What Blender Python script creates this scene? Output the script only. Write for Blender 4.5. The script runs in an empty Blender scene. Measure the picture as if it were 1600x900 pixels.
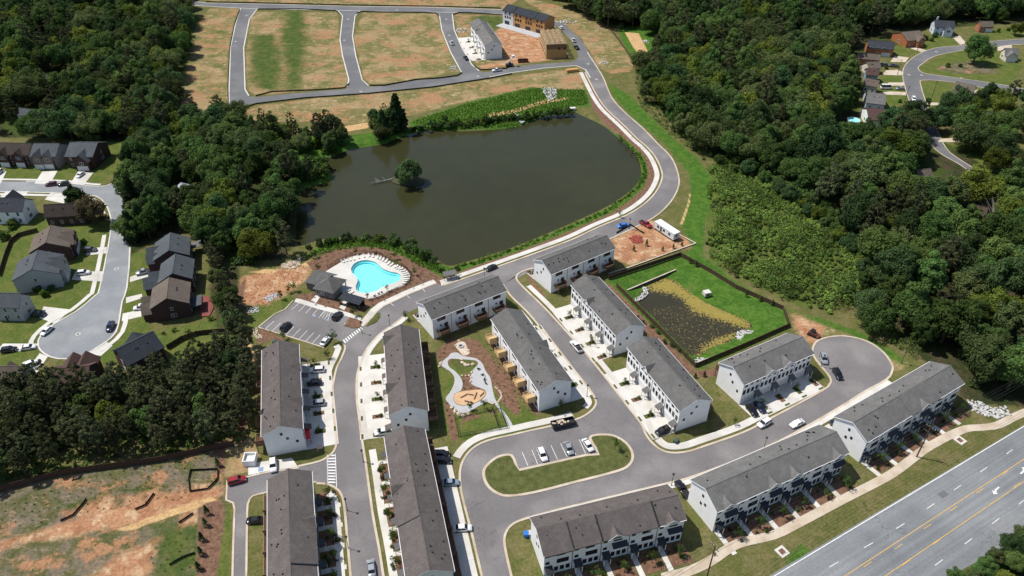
import bpy, bmesh, math, random
import numpy as np
from mathutils import Vector, Matrix
from mathutils.geometry import tessellate_polygon

# ------------------------------------------------------------------ camera, sky, sun, exposure
SC = bpy.context.scene
COL = SC.collection
PITCH = math.radians(37.0); FPX = 1180.0; CAMH = 159.2
cam_d = bpy.data.cameras.new("camera"); cam = bpy.data.objects.new("camera", cam_d); COL.objects.link(cam)
cam.location = (0, 0, CAMH); cam.rotation_euler = (math.pi/2 - PITCH, 0, 0)
cam_d.sensor_width = 36.0; cam_d.lens = 36.0*FPX/1600.0; cam_d.clip_start = 1.0; cam_d.clip_end = 9000.0
SC.camera = cam
SUN_EL = math.radians(59.5); SHADOW_AZ = math.radians(-17.0)     # direction the shadows fall, from +x
world = bpy.data.worlds.new("World"); SC.world = world; world.use_nodes = True
wn = world.node_tree; bg = wn.nodes["Background"]
sky = wn.nodes.new("ShaderNodeTexSky"); sky.sky_type = 'NISHITA'; sky.sun_disc = False
sky.sun_elevation = SUN_EL; sky.altitude = 300; sky.air_density = 1.0; sky.dust_density = 1.2; sky.ozone_density = 1.0
sd = Vector((-math.cos(SHADOW_AZ)*math.cos(SUN_EL), -math.sin(SHADOW_AZ)*math.cos(SUN_EL), math.sin(SUN_EL)))
sky.sun_rotation = math.atan2(sd.x, sd.y)
wn.links.new(sky.outputs[0], bg.inputs[0]); bg.inputs[1].default_value = 0.108
sun_d = bpy.data.lights.new("sun", 'SUN'); sun_d.energy = 4.6; sun_d.angle = math.radians(0.53); sun_d.color = (1.0, 0.955, 0.88)
sun = bpy.data.objects.new("sun", sun_d); COL.objects.link(sun); sun.rotation_euler = (-sd).to_track_quat('-Z', 'Y').to_euler()
sun.location = (0, 200, 300)
SC.view_settings.view_transform = 'Standard'; SC.view_settings.look = 'None'
SC.view_settings.exposure = 0.17; SC.view_settings.gamma = 1.0; SC.view_settings.use_curve_mapping = False
SC.cycles.max_bounces = 6; SC.cycles.diffuse_bounces = 3; SC.cycles.transparent_max_bounces = 8

# ------------------------------------------------------------------ helpers
RNG = random.Random(7)
_cp, _sp = math.cos(PITCH), math.sin(PITCH)
def G(px, py, z=0.0):
    """ground position (at height z) of a point surveyed in the photograph"""
    a, b = (px-800)/FPX, -(py-450)/FPX
    dx, dy, dz = a, _cp+b*_sp, -_sp+b*_cp
    t = (z-CAMH)/dz
    return (dx*t, dy*t)
def PX(x, y, z=0.0):
    zz = z-CAMH; d = y*_cp-zz*_sp; u = y*_sp+zz*_cp
    return (800+x/d*FPX, 450-u/d*FPX)
def GP(pts, z=0.0): return [G(p[0], p[1], z) for p in pts]
def smooth(pts, n=5, closed=False):
    """Catmull-Rom through the points"""
    P = [np.array(p, float) for p in pts]; out = []; m = len(P)
    rng = range(m) if closed else range(m-1)
    for i in rng:
        p0 = P[(i-1) % m] if (closed or i > 0) else P[i]*2-P[i+1]
        p1 = P[i]; p2 = P[(i+1) % m]
        p3 = P[(i+2) % m] if (closed or i+2 < m) else p2*2-p1
        for k in range(n):
            t = k/n
            out.append(tuple(0.5*((2*p1)+(-p0+p2)*t+(2*p0-5*p1+4*p2-p3)*t*t+(-p0+3*p1-3*p2+p3)*t**3)))
    if not closed: out.append(tuple(P[-1]))
    return out
def offset(line, d, closed=False):
    """shift a polyline sideways: positive d goes to the left of its direction"""
    L = [np.array(p, float) for p in line]; n = len(L); out = []
    for i in range(n):
        a = L[i-1] if (i > 0 or closed) else L[i]; b = L[(i+1) % n] if (i < n-1 or closed) else L[i]
        t = b-a; t /= (np.hypot(*t)+1e-9); out.append(tuple(L[i]+d*np.array([-t[1], t[0]])))
    return out
def area(p):
    return 0.5*sum(p[i-1][0]*p[i][1]-p[i][0]*p[i-1][1] for i in range(len(p)))

class MB:
    """collects faces for one mesh object"""
    def __init__(s): s.v = []; s.f = []; s.m = []
    def add(s, vs, fs, m=0):
        o = len(s.v); s.v += [tuple(map(float, v)) for v in vs]
        for f in fs: s.f.append(tuple(i+o for i in f)); s.m.append(m)
        return s
    def box(s, x0, x1, y0, y1, z0, z1, m=0):
        return s.add([(x0,y0,z0),(x1,y0,z0),(x1,y1,z0),(x0,y1,z0),(x0,y0,z1),(x1,y0,z1),(x1,y1,z1),(x0,y1,z1)],
                     [(3,2,1,0),(4,5,6,7),(0,1,5,4),(1,2,6,5),(2,3,7,6),(3,0,4,7)], m)
    def hexa(s, p, m=0):
        return s.add(p, [(3,2,1,0),(4,5,6,7),(0,1,5,4),(1,2,6,5),(2,3,7,6),(3,0,4,7)], m)
    def quad(s, a, b, c, d, m=0): return s.add([a,b,c,d], [(0,1,2,3)], m)
    def tri(s, a, b, c, m=0): return s.add([a,b,c], [(0,1,2)], m)
    def slab(s, pts, t, m=0):
        """planar polygon pts (top, ccw from above) thickened downwards by t"""
        n = len(pts); lo = [(p[0],p[1],p[2]-t) for p in pts]
        s.add(list(pts)+lo, [tuple(range(n)), tuple(range(2*n-1, n-1, -1))]+[(i,i+n,(i+1) % n+n,(i+1) % n) for i in range(n)], m); return s
    def prism(s, poly, z0, z1, m=0, bottom=False):
        if area(poly) < 0: poly = poly[::-1]
        n = len(poly); tri = tessellate_polygon([[Vector((p[0],p[1],0)) for p in poly]])
        fs = []
        for t in tri:
            a, b, c = (poly[i] for i in t)
            if (b[0]-a[0])*(c[1]-a[1])-(b[1]-a[1])*(c[0]-a[0]) < 0: t = t[::-1]
            fs.append(tuple(i+n for i in t))
            if bottom: fs.append(tuple(t[::-1]))
        if z1 > z0+1e-6: fs += [(i,(i+1) % n,(i+1) % n+n,i+n) for i in range(n)]
        s.add([(p[0],p[1],z0) for p in poly]+[(p[0],p[1],z1) for p in poly], fs, m); return s
    def strip(s, line, w, z0, z1, m=0, closed=False, joints=False):
        """a raised band from the line to w left of it"""
        A = list(line); B = offset(line, w, closed); n = len(A)
        vs = []; fs = []
        for a, b in zip(A, B): vs += [(a[0],a[1],z0),(a[0],a[1],z1),(b[0],b[1],z1),(b[0],b[1],z0)]
        for i in range(n if closed else n-1):
            j = (i+1) % n; p, q = 4*i, 4*j
            f3 = [(p,q,q+1,p+1),(p+1,q+1,q+2,p+2),(p+2,q+2,q+3,p+3)]
            if w < 0: f3 = [x[::-1] for x in f3]
            fs += f3
        s.add(vs, fs, m); return s
    def cyl(s, a, b, r0, r1=None, n=8, m=0, cap=True):
        r1 = r0 if r1 is None else r1; a = Vector(a); b = Vector(b); d = (b-a).normalized()
        u = d.orthogonal().normalized(); w = d.cross(u)
        vs = [a+(u*math.cos(2*math.pi*i/n)+w*math.sin(2*math.pi*i/n))*r0 for i in range(n)]+\
             [b+(u*math.cos(2*math.pi*i/n)+w*math.sin(2*math.pi*i/n))*r1 for i in range(n)]
        fs = [(i,(i+1) % n,(i+1) % n+n,i+n) for i in range(n)]
        if cap: fs += [tuple(range(n-1,-1,-1)), tuple(range(n,2*n))]
        s.add(vs, fs, m); return s
    def loft(s, rings, m=0, cap=True):
        n = len(rings[0]); vs = [p for r in rings for p in r]; fs = []
        for k in range(len(rings)-1):
            fs += [(k*n+i,k*n+(i+1) % n,(k+1)*n+(i+1) % n,(k+1)*n+i) for i in range(n)]
        if cap: fs += [tuple(range(n-1,-1,-1)), tuple(range((len(rings)-1)*n,len(rings)*n))]
        s.add(vs, fs, m); return s
    def mesh(s, name, mats, smooth_shade=False):
        me = bpy.data.meshes.new(name); me.from_pydata(s.v, [], s.f)
        for x in (mats if isinstance(mats, (list, tuple)) else [mats]): me.materials.append(x)
        me.polygons.foreach_set("material_index", s.m)
        if smooth_shade: me.polygons.foreach_set("use_smooth", [True]*len(s.f))
        me.update(); return me
    def build(s, name, mats, parent=None, smooth_shade=False, loc=None, rz=None):
        return put(name, s.mesh(name, mats, smooth_shade), parent, loc, rz)
def put(name, me, parent=None, loc=None, rz=None, scale=None):
    o = bpy.data.objects.new(name, me); COL.objects.link(o)
    if parent is not None: o.parent = parent
    if loc is not None: o.location = loc
    if rz is not None: o.rotation_euler = (0, 0, rz)
    if scale is not None: o.scale = scale
    return o
def empty(name, loc, rz=0.0):
    o = bpy.data.objects.new(name, None); COL.objects.link(o); o.location = loc; o.rotation_euler = (0,0,rz); o.empty_display_size = 0.5
    return o
LABELS = {}
def tag(o, label, cat, group=None, kind=None):
    o["label"] = label; o["category"] = cat
    if group: o["group"] = group
    if kind: o["kind"] = kind
    return o
def structure(o, label=None, cat=None):
    o["kind"] = "structure"
    if label: o["label"] = label
    if cat: o["category"] = cat
    return o

# ------------------------------------------------------------------ materials
def srgb(r, g, b):
    f = lambda c: (c/255/12.92) if c <= 10 else ((c/255+0.055)/1.055)**2.4
    return (f(r), f(g), f(b))
MATS = {}
def mat(name, col, rough=0.85, var=0.12, scale=0.6, fine=0.10, fscale=6.0, spec=0.25, bump=0.0, bscale=8.0, metal=0.0, col2=None, c2scale=0.15, c2amt=0.5, rnd=0.0):
    """base colour broken up by two octaves of noise, an optional second colour in soft patches"""
    m = bpy.data.materials.new(name); m.use_nodes = True; nt = m.node_tree; N = nt.nodes; L = nt.links
    b = N["Principled BSDF"]; b.inputs["Roughness"].default_value = rough; b.inputs["Metallic"].default_value = metal
    b.inputs["Specular IOR Level"].default_value = spec
    tc = N.new("ShaderNodeTexCoord"); out = None
    rgb = N.new("ShaderNodeRGB"); rgb.outputs[0].default_value = (*col, 1); out = rgb.outputs[0]
    def noise(sc, det=3):
        n = N.new("ShaderNodeTexNoise"); n.inputs["Scale"].default_value = sc; n.inputs["Detail"].default_value = det
        L.new(tc.outputs["Object"], n.inputs["Vector"]); return n.outputs["Fac"]
    if col2:
        r = N.new("ShaderNodeMapRange"); L.new(noise(c2scale, 5), r.inputs[0]); r.inputs[1].default_value = 0.62-0.3*c2amt; r.inputs[2].default_value = 0.78-0.3*c2amt
        mx = N.new("ShaderNodeMix"); mx.data_type = 'RGBA'; L.new(r.outputs[0], mx.inputs[0]); L.new(out, mx.inputs[6]); mx.inputs[7].default_value = (*col2, 1); out = mx.outputs[2]
    def modulate(out, fac, amt):
        r = N.new("ShaderNodeMapRange"); L.new(fac, r.inputs[0]); r.inputs[1].default_value = 0.3; r.inputs[2].default_value = 0.7
        r.inputs[3].default_value = 1-amt; r.inputs[4].default_value = 1+amt
        v = N.new("ShaderNodeVectorMath"); v.operation = 'SCALE'; L.new(out, v.inputs[0]); L.new(r.outputs[0], v.inputs["Scale"]); return v.outputs[0]
    if var: out = modulate(out, noise(scale), var)
    if fine: out = modulate(out, noise(fscale, 2), fine)
    if rnd:
        oi = N.new("ShaderNodeObjectInfo"); r = N.new("ShaderNodeMapRange"); L.new(oi.outputs["Random"], r.inputs[0]); r.inputs[3].default_value = 1-rnd; r.inputs[4].default_value = 1+rnd
        v = N.new("ShaderNodeVectorMath"); v.operation = 'SCALE'; L.new(out, v.inputs[0]); L.new(r.outputs[0], v.inputs["Scale"]); out = v.outputs[0]
    L.new(out, b.inputs["Base Color"])
    if bump:
        bp = N.new("ShaderNodeBump"); bp.inputs["Strength"].default_value = bump; bp.inputs["Distance"].default_value = 0.1
        L.new(noise(bscale), bp.inputs["Height"]); L.new(bp.outputs[0], b.inputs["Normal"])
    MATS[name] = m; return m
def siding(name, col, rough=0.6, lap=0.2, var=0.05):
    """painted lap boards: saw-tooth relief every lap metres of height"""
    m = mat(name, col, rough=rough, var=var, scale=0.5, fine=0.03, fscale=3); nt = m.node_tree; N = nt.nodes; L = nt.links
    tc = N.new("ShaderNodeTexCoord"); w = N.new("ShaderNodeTexWave"); w.wave_type = 'BANDS'; w.bands_direction = 'Z'; w.wave_profile = 'SAW'
    w.inputs["Scale"].default_value = 0.3142/lap; L.new(tc.outputs["Object"], w.inputs["Vector"])
    bp = N.new("ShaderNodeBump"); bp.inputs["Strength"].default_value = 0.35; bp.inputs["Distance"].default_value = 0.02
    L.new(w.outputs["Fac"], bp.inputs["Height"]); L.new(bp.outputs[0], N["Principled BSDF"].inputs["Normal"]); return m
def brickmat(name, c1, c2, mortar):
    m = bpy.data.materials.new(name); m.use_nodes = True; N = m.node_tree.nodes; L = m.node_tree.links; b = N["Principled BSDF"]; b.inputs["Roughness"].default_value = 0.9
    b.inputs["Specular IOR Level"].default_value = 0.2
    g = N.new("ShaderNodeNewGeometry"); tc = N.new("ShaderNodeTexCoord"); sx = N.new("ShaderNodeSeparateXYZ"); L.new(tc.outputs["Object"], sx.inputs[0])
    ad = N.new("ShaderNodeMath"); L.new(sx.outputs[0], ad.inputs[0]); L.new(sx.outputs[1], ad.inputs[1])
    cx = N.new("ShaderNodeCombineXYZ"); L.new(ad.outputs[0], cx.inputs[0]); L.new(sx.outputs[2], cx.inputs[1])
    t = N.new("ShaderNodeTexBrick"); t.inputs["Color1"].default_value = (*c1,1); t.inputs["Color2"].default_value = (*c2,1); t.inputs["Mortar"].default_value = (*mortar,1)
    t.inputs["Scale"].default_value = 1.0; t.inputs["Brick Width"].default_value = 0.22; t.inputs["Row Height"].default_value = 0.1085; t.inputs["Mortar Size"].default_value = 0.008
    L.new(cx.outputs[0], t.inputs["Vector"]); L.new(t.outputs["Color"], b.inputs["Base Color"]); MATS[name] = m; return m
def shingle(name, col, var=0.09, fine=0.16):
    col = tuple(c*0.87 for c in col)
    """asphalt shingles: blotchy granule colour in short courses"""
    m = mat(name, col, rough=0.95, var=var, scale=0.9, fine=fine, fscale=3.6, spec=0.12, bump=0.15, bscale=9.0, col2=tuple(c*1.14 for c in col), c2scale=0.35, c2amt=0.5)
    return m
WHITE = siding("white_siding", (0.80,0.80,0.795)); CREAM = siding("cream_siding", (0.60,0.55,0.45)); TAUPE = siding("taupe_siding", (0.33,0.31,0.28))
GREYS = siding("grey_siding", (0.36,0.37,0.38)); BLUES = siding("pale_blue_siding", (0.55,0.62,0.70)); TEAL = siding("teal_siding", (0.22,0.32,0.35)); ORANGE = siding("cedar_siding", (0.36,0.13,0.055))
BRICK = brickmat("brown_brick", (0.085,0.042,0.033), (0.055,0.028,0.024), (0.10,0.08,0.075)); BRICKG = brickmat("grey_brick", (0.20,0.15,0.13), (0.15,0.115,0.10), (0.2,0.18,0.17))
ROOF_BR = shingle("warm_grey_shingles", (0.118,0.103,0.097)); ROOF_GR = shingle("grey_shingles", (0.125,0.122,0.118)); ROOF_LG = shingle("light_grey_shingles", (0.15,0.147,0.142))
ROOF_BL = shingle("blue_grey_shingles", (0.085,0.095,0.105)); ROOF_DK = shingle("dark_brown_shingles", (0.062,0.050,0.044)); ROOF_SL = shingle("slate_shingles", (0.040,0.045,0.055))
ROOF_RD = shingle("red_brown_shingles", (0.092,0.058,0.050)); ROOF_TN = shingle("tan_shingles", (0.14,0.115,0.095)); ROOF_CH = shingle("charcoal_shingles", (0.048,0.052,0.062))
TRIM = mat("white_trim", (0.72,0.72,0.72), rough=0.5, var=0.03, fine=0)
DARKM = mat("black_metal", (0.018,0.02,0.024), rough=0.45, var=0.1, fine=0, spec=0.5); BRONZE = mat("dark_bronze", (0.03,0.028,0.027), rough=0.5, var=0.05, fine=0, spec=0.4)
GLASS = mat("window_glass", (0.012,0.014,0.017), rough=0.08, var=0.3, scale=0.8, fine=0, spec=0.6)
GARAGE = mat("garage_paint", (0.62,0.62,0.61), rough=0.55, var=0.04, fine=0); DOORM = mat("door_paint", (0.05,0.055,0.065), rough=0.4, var=0.05, fine=0)
WOODN = mat("new_deck_lumber", (0.52,0.36,0.18), rough=0.8, var=0.12, scale=1.5, fine=0.12, fscale=9, rnd=0.06); WOODB = mat("stained_deck_lumber", (0.125,0.068,0.043), rough=0.8, var=0.15, scale=1.2, fine=0.15, fscale=9, rnd=0.1)
WOODF = mat("weathered_fence_wood", (0.075,0.045,0.032), rough=0.9, var=0.25, scale=0.5, fine=0.2, fscale=5); WOODR = mat("railing_lumber", (0.33,0.21,0.12), rough=0.8, var=0.15, scale=1.2, fine=0.1, fscale=9)
OSB = mat("sheathing_board", (0.47,0.26,0.105), rough=0.9, var=0.12, scale=0.4, fine=0.25, fscale=4); WRAP = mat("house_wrap", (0.62,0.64,0.66), rough=0.6, var=0.06)
LUMBER = mat("framing_lumber", (0.70,0.54,0.33), rough=0.85, var=0.15, scale=1)
CONC = mat("pale_concrete", (0.56,0.54,0.50), rough=0.9, var=0.07, scale=0.25, fine=0.05, fscale=3, col2=(0.47,0.445,0.40), c2scale=0.09, c2amt=0.45, spec=0.2)
CONCT = mat("tan_concrete", (0.50,0.43,0.345), rough=0.9, var=0.09, scale=0.3, fine=0.06, fscale=3, col2=(0.42,0.34,0.25), c2scale=0.2, c2amt=0.5, spec=0.2)
CONCG = mat("grey_path_concrete", (0.40,0.405,0.41), rough=0.9, var=0.06, scale=0.4, fine=0.05, fscale=3)
RETAIN = mat("retaining_concrete", (0.07,0.07,0.072), rough=0.9, var=0.2, scale=0.4, fine=0.1)
ASPH = mat("aged_asphalt", (0.160,0.151,0.152), rough=0.93, var=0.10, scale=0.10, fine=0.07, fscale=1.6, col2=(0.205,0.193,0.190), c2scale=0.07, c2amt=0.5, spec=0.2)
ASPHN = mat("fresh_asphalt", (0.132,0.133,0.138), rough=0.93, var=0.09, scale=0.08, fine=0.06, fscale=1.2, col2=(0.172,0.171,0.173), c2scale=0.05, c2amt=0.45, spec=0.2)
ASPHL = mat("pale_old_asphalt", (0.215,0.228,0.24), rough=0.93, var=0.08, scale=0.12, fine=0.06, fscale=1.5, col2=(0.26,0.27,0.275), c2scale=0.1, c2amt=0.5, spec=0.2)
ASPHH = mat("highway_asphalt", (0.175,0.186,0.195), rough=0.92, var=0.08, scale=0.10, fine=0.08, fscale=1.5, col2=(0.212,0.220,0.225), c2scale=0.045, c2amt=0.5, spec=0.2)
PAINTW = mat("white_road_paint", (0.66,0.66,0.65), rough=0.7, var=0.12, scale=1.2, fine=0.08); PAINTY = mat("yellow_road_paint", (0.60,0.36,0.09), rough=0.7, var=0.12, scale=1, fine=0.08)
PAINTB = mat("blue_road_paint", (0.20,0.30,0.45), rough=0.7, var=0.1)
MULCH = mat("bark_mulch", (0.165,0.094,0.062), rough=1, var=0.25, scale=0.7, fine=0.35, fscale=4, spec=0.05, bump=0.5)
SOD = mat("planted_bed_turf", (0.085,0.095,0.032), rough=1, var=0.25, scale=0.6, fine=0.3, fscale=4, spec=0.05, bump=0.4)
ROCK = mat("pale_rip_rap", (0.46,0.45,0.44), rough=0.95, var=0.25, scale=1.5, fine=0.2, rnd=0.15); ROCKT = mat("tan_boulders", (0.50,0.41,0.31), rough=0.95, var=0.2, scale=1.5, fine=0.2, rnd=0.1)
SILT = mat("black_silt_fabric", (0.012,0.013,0.015), rough=0.8, var=0.2, fine=0)
BARK = mat("tree_bark", (0.085,0.062,0.045), rough=0.95, var=0.3, scale=1.5, fine=0.2); BARKG = mat("grey_dead_wood", (0.30,0.28,0.26), rough=0.95, var=0.2)
RUBBER = mat("tyre_rubber", (0.015,0.015,0.016), rough=0.8, var=0, fine=0); ALLOY = mat("alloy_rim", (0.35,0.35,0.36), rough=0.35, var=0, fine=0, metal=0.8)
LAMPC = mat("headlight_lens", (0.7,0.72,0.75), rough=0.15, var=0, fine=0, spec=0.6); LAMPR = mat("tail_light_lens", (0.35,0.01,0.01), rough=0.2, var=0, fine=0, spec=0.6)
PLASTIC = mat("black_plastic", (0.02,0.02,0.022), rough=0.6, var=0, fine=0)
def paint(name, col, metal=0.0):
    m = mat(name, col, rough=0.22, var=0, fine=0, spec=0.5, metal=metal); m.node_tree.nodes["Principled BSDF"].inputs["Coat Weight"].default_value = 0.6; return m
CARC = dict(white=paint("white_car_paint",(0.72,0.72,0.72)), black=paint("black_car_paint",(0.008,0.008,0.01)), silver=paint("silver_car_paint",(0.40,0.42,0.44),0.4), grey=paint("grey_car_paint",(0.12,0.125,0.13),0.3),
            red=paint("red_car_paint",(0.26,0.015,0.02)), blue=paint("blue_car_paint",(0.03,0.17,0.55)), navy=paint("navy_car_paint",(0.012,0.02,0.05)), maroon=paint("maroon_car_paint",(0.09,0.02,0.02)), steel=paint("steel_blue_car_paint",(0.28,0.35,0.42),0.3), brown=paint("brown_equipment_paint",(0.16,0.055,0.03)))
def leafmat(name, col, trans=0.34, var=0.35, rnd=0.42, nsc=0.45):
    m = bpy.data.materials.new(name); m.use_nodes = True; N = m.node_tree.nodes; L = m.node_tree.links; N.remove(N["Principled BSDF"])
    tc = N.new("ShaderNodeTexCoord"); n = N.new("ShaderNodeTexNoise"); n.inputs["Scale"].default_value = nsc; n.inputs["Detail"].default_value = 3; L.new(tc.outputs["Object"], n.inputs["Vector"])
    oi = N.new("ShaderNodeObjectInfo"); r = N.new("ShaderNodeMapRange"); L.new(n.outputs[0], r.inputs[0]); r.inputs[1].default_value = 0.3; r.inputs[2].default_value = 0.7; r.inputs[3].default_value = 1-var; r.inputs[4].default_value = 1+var
    r2 = N.new("ShaderNodeMapRange"); L.new(oi.outputs["Random"], r2.inputs[0]); r2.inputs[3].default_value = 1-rnd; r2.inputs[4].default_value = 1+rnd
    mu = N.new("ShaderNodeMath"); mu.operation = 'MULTIPLY'; L.new(r.outputs[0], mu.inputs[0]); L.new(r2.outputs[0], mu.inputs[1])
    hs = N.new("ShaderNodeHueSaturation"); hs.inputs["Color"].default_value = (*col,1); L.new(mu.outputs[0], hs.inputs["Value"])
    m3 = N.new("ShaderNodeMath"); m3.operation = 'MULTIPLY_ADD'; L.new(oi.outputs["Random"], m3.inputs[0]); m3.inputs[1].default_value = 7.31; m3.inputs[2].default_value = 0.17
    fr = N.new("ShaderNodeMath"); fr.operation = 'FRACT'; L.new(m3.outputs[0], fr.inputs[0])
    r3 = N.new("ShaderNodeMapRange"); L.new(fr.outputs[0], r3.inputs[0]); r3.inputs[3].default_value = 0.5-rnd*.06; r3.inputs[4].default_value = 0.5+rnd*.03; L.new(r3.outputs[0], hs.inputs["Hue"])
    d = N.new("ShaderNodeBsdfDiffuse"); t = N.new("ShaderNodeBsdfTranslucent"); mx = N.new("ShaderNodeMixShader"); mx.inputs[0].default_value = trans
    L.new(hs.outputs[0], d.inputs[0]); L.new(hs.outputs[0], t.inputs[0]); L.new(d.outputs[0], mx.inputs[1]); L.new(t.outputs[0], mx.inputs[2]); L.new(mx.outputs[0], N["Material Output"].inputs[0])
    MATS[name] = m; return m
LEAF = leafmat("broad_leaves", (0.084,0.142,0.040)); LEAFD = leafmat("dark_leaves", (0.060,0.108,0.040)); LEAFY = leafmat("yellow_green_leaves", (0.118,0.158,0.030)); LEAFP = leafmat("pine_needles", (0.080,0.094,0.044), trans=0.22)
LEAFS = leafmat("shrub_leaves", (0.070,0.115,0.028)); LEAFB = leafmat("bright_shrub_leaves", (0.085,0.160,0.024), rnd=0.12); LEAFR = leafmat("purple_leaves", (0.115,0.080,0.050)); LEAFT = leafmat("thicket_leaves", (0.150,0.225,0.050), var=0.6, rnd=0.0, nsc=0.13)
LEAFO = leafmat("olive_leaves", (0.092,0.128,0.046)); LEAFM = leafmat("bronze_leaves", (0.115,0.098,0.052), rnd=0.1)
# ------------------------------------------------------------------ surveyed outlines (photo pixels -> ground)
POND = [(893,172),(882,170),(870,175),(848,184),(825,192),(800,200),(725,205),(687,204),(650,207),(612,220),(600,225),(575,229),(542,235),(520,245),(490,248),(507,259),(522,275),(507,286),(480,294),(463,302),(460,312),(464,330),(462,370),(470,384),(495,376),(525,371),(560,373),(600,376),(630,379),(660,389),(677,401),(700,415),(725,410),(760,400),(800,387),(850,367),(910,341),(950,322),(980,302),(997,285),(1002,270),(997,247),(982,230),(962,212),(940,195),(912,182)]
BAS_F = [(950.5,436),(1062.5,399),(1110,425),(1150,450),(1223,483),(1232,511),(1086,574),(963,448)]
BAS_W = [(996,471),(1012,446.5),(1038,435),(1057,441),(1080,459),(1108,476),(1145,492),(1171,504),(1173,513),(1150,520),(1145,532),(1113,543),(1089,557),(1071,548),(1043,520),(1017,492)]
PONDZ, BASZ = -1.0, -1.5
POOL = smooth(GP([(549,419),(554,412),(563,408),(574.4,407),(586,410),(592,415),(599,420.6),(610.5,425),(620.6,427),(625.7,432),(623.5,438.6),(612,443.7),(599,448),(590,454),(578.7,457.4),(567,458),(558.5,455),(556,448),(559,439),(555.6,432),(550,426)]), 3, True)
pond_w = smooth(GP(POND, PONDZ), 3, True); basin_w = smooth(GP(BAS_W, BASZ), 3, True); basin_f = GP(BAS_F)
Z = dict(rough=[], weed=[], lush=[], lawn=[], straw=[], dirt=[], mulch=[], sand=[], forest=[])
Z['straw'] = [
 [(393,18),(527,20),(530,60),(545,125),(540,137),(500,140),(400,149),(386,140),(384,80)], [(567,20),(682,22),(690,50),(718,114),(650,123),(580,133),(568,120),(553,60)],
 [(328,13),(372,13),(357,75),(355,135),(358,172),(330,185),(285,195),(285,120),(300,50)], [(318,-10),(820,-10),(790,14),(330,3)],
 [(708,22),(785,24),(850,50),(895,90),(790,103),(750,108),(722,75)], [(375,178),(400,165),(500,153),(650,141),(800,119),(905,106),(918,125),(925,140),(880,141),(830,136),(780,148),(700,165),(640,180),(540,195),(480,190),(400,190)],
 [(810,-5),(860,5),(930,30),(965,60),(992,102),(985,112),(955,115),(935,105),(910,62),(872,33)],
 [(385,540),(405,545),(402,600),(385,610)], [(340,690),(400,680),(405,735),(350,745)], [(1235,485),(1300,508),(1370,540),(1420,570),(1400,585),(1375,547),(1330,524),(1285,528),(1268,545),(1240,520)],
 [(480,408),(500,402),(475,440),(440,460),(425,468),(440,440)]]
Z['lush'] = [[(430,216),(480,213),(540,212),(600,204),(652,198),(650,208),(612,222),(575,230),(540,236),(500,245),(505,262),(522,275),(500,286),(470,290),(455,262)],
 [(640,190),(720,163),(800,143),(830,136),(860,140),(915,140),(924,166),(893,168),(870,173),(800,199),(700,202),(650,205)],
 [(950,128),(985,150),(1040,205),(1092,250),(1118,290),(1104,340),(1098,400),(1150,440),(1220,480),(1290,500),(1340,517),(1400,552),(1420,575),(1390,560),(1330,523),(1240,490),(1180,470),(1110,432),(1085,395),(1062,345),(1080,300),(1076,270),(1036,222),(985,180),(958,150)],
 [(962,40),(1010,42),(1055,52),(1040,75),(1010,100),(996,104),(975,70)], [(478,400),(500,383),(560,372),(630,379),(665,400),(700,418),(725,412),(760,402),(800,389),(850,369),(910,343),(950,324),(980,304),(999,285),(1004,270),(1000,247),(985,232),(964,214),(942,197),(944,192),(985,222),(1008,245),(1014,270),(1006,292),(985,312),(955,332),(910,352),(850,377),(800,396),(760,409),(720,424),(690,432),(655,412),(600,388),(550,384),(515,390)],
 [(948,437),(1064,400),(1085,385),(1090,392),(1150,440),(1226,482),(1236,512),(1088,578),(958,450)], [(1062,60),(1040,52),(1090,70),(1080,85)],
 [(1228,875),(1250,850),(1270,865),(1235,895)]]
Z['weed'] = [[(446,18),(472,14),(480,60),(470,138),(450,142),(440,60)], [(390,60),(430,50),(440,90),(435,140),(395,140)], [(232,858),(258,832),(326,804),(312,880),(306,910),(232,910)], [(275,20),(310,15),(300,80),(285,130),(270,150)], [(730,24),(790,26),(800,40),(770,50)]]
Z['rough'] = [[(1462,108),(1480,98),(1520,96),(1562,110),(1555,116),(1490,115)],[(-40,775),(180,728),(340,694),(354,790),(335,915),(-40,930)]]
Z['lawn'] = [[(1100,262),(1190,245),(1300,320),(1380,420),(1340,480),(1250,480),(1110,410)],
 [(-20,260),(60,250),(180,215),(220,230),(195,262),(160,285),(100,284),(-20,282)], [(110,345),(172,345),(165,450),(150,462),(110,500),(-20,520),(-20,360),(60,340)], [(-20,520),(90,500),(62,530),(62,560),(-20,600)], [(200,395),(240,395),(230,520),(330,500),(385,520),(350,560),(260,570),(130,570),(190,520)],
 [(1375,120),(1412,110),(1422,160),(1370,170)], [(1436,105),(1500,75),(1570,70),(1600,100),(1580,135),(1500,122),(1440,112)], [(1440,127),(1500,132),(1570,145),(1560,185),(1450,190)], [(1390,62),(1500,55),(1510,68),(1430,85),(1400,90)], [(1470,225),(1540,225),(1600,285),(1535,270)], [(1540,48),(1600,40),(1600,58),(1540,62)],
 [(1500,395),(1530,370),(1545,380),(1520,400)], [(680,540),(800,600),(840,680),(700,690)], [(762,600),(775,600),(850,660),(835,668)], [(350,785),(362,795),(358,905),(338,905)],
 [(400,475),(455,462),(470,470),(400,515),(385,520)]]
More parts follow.
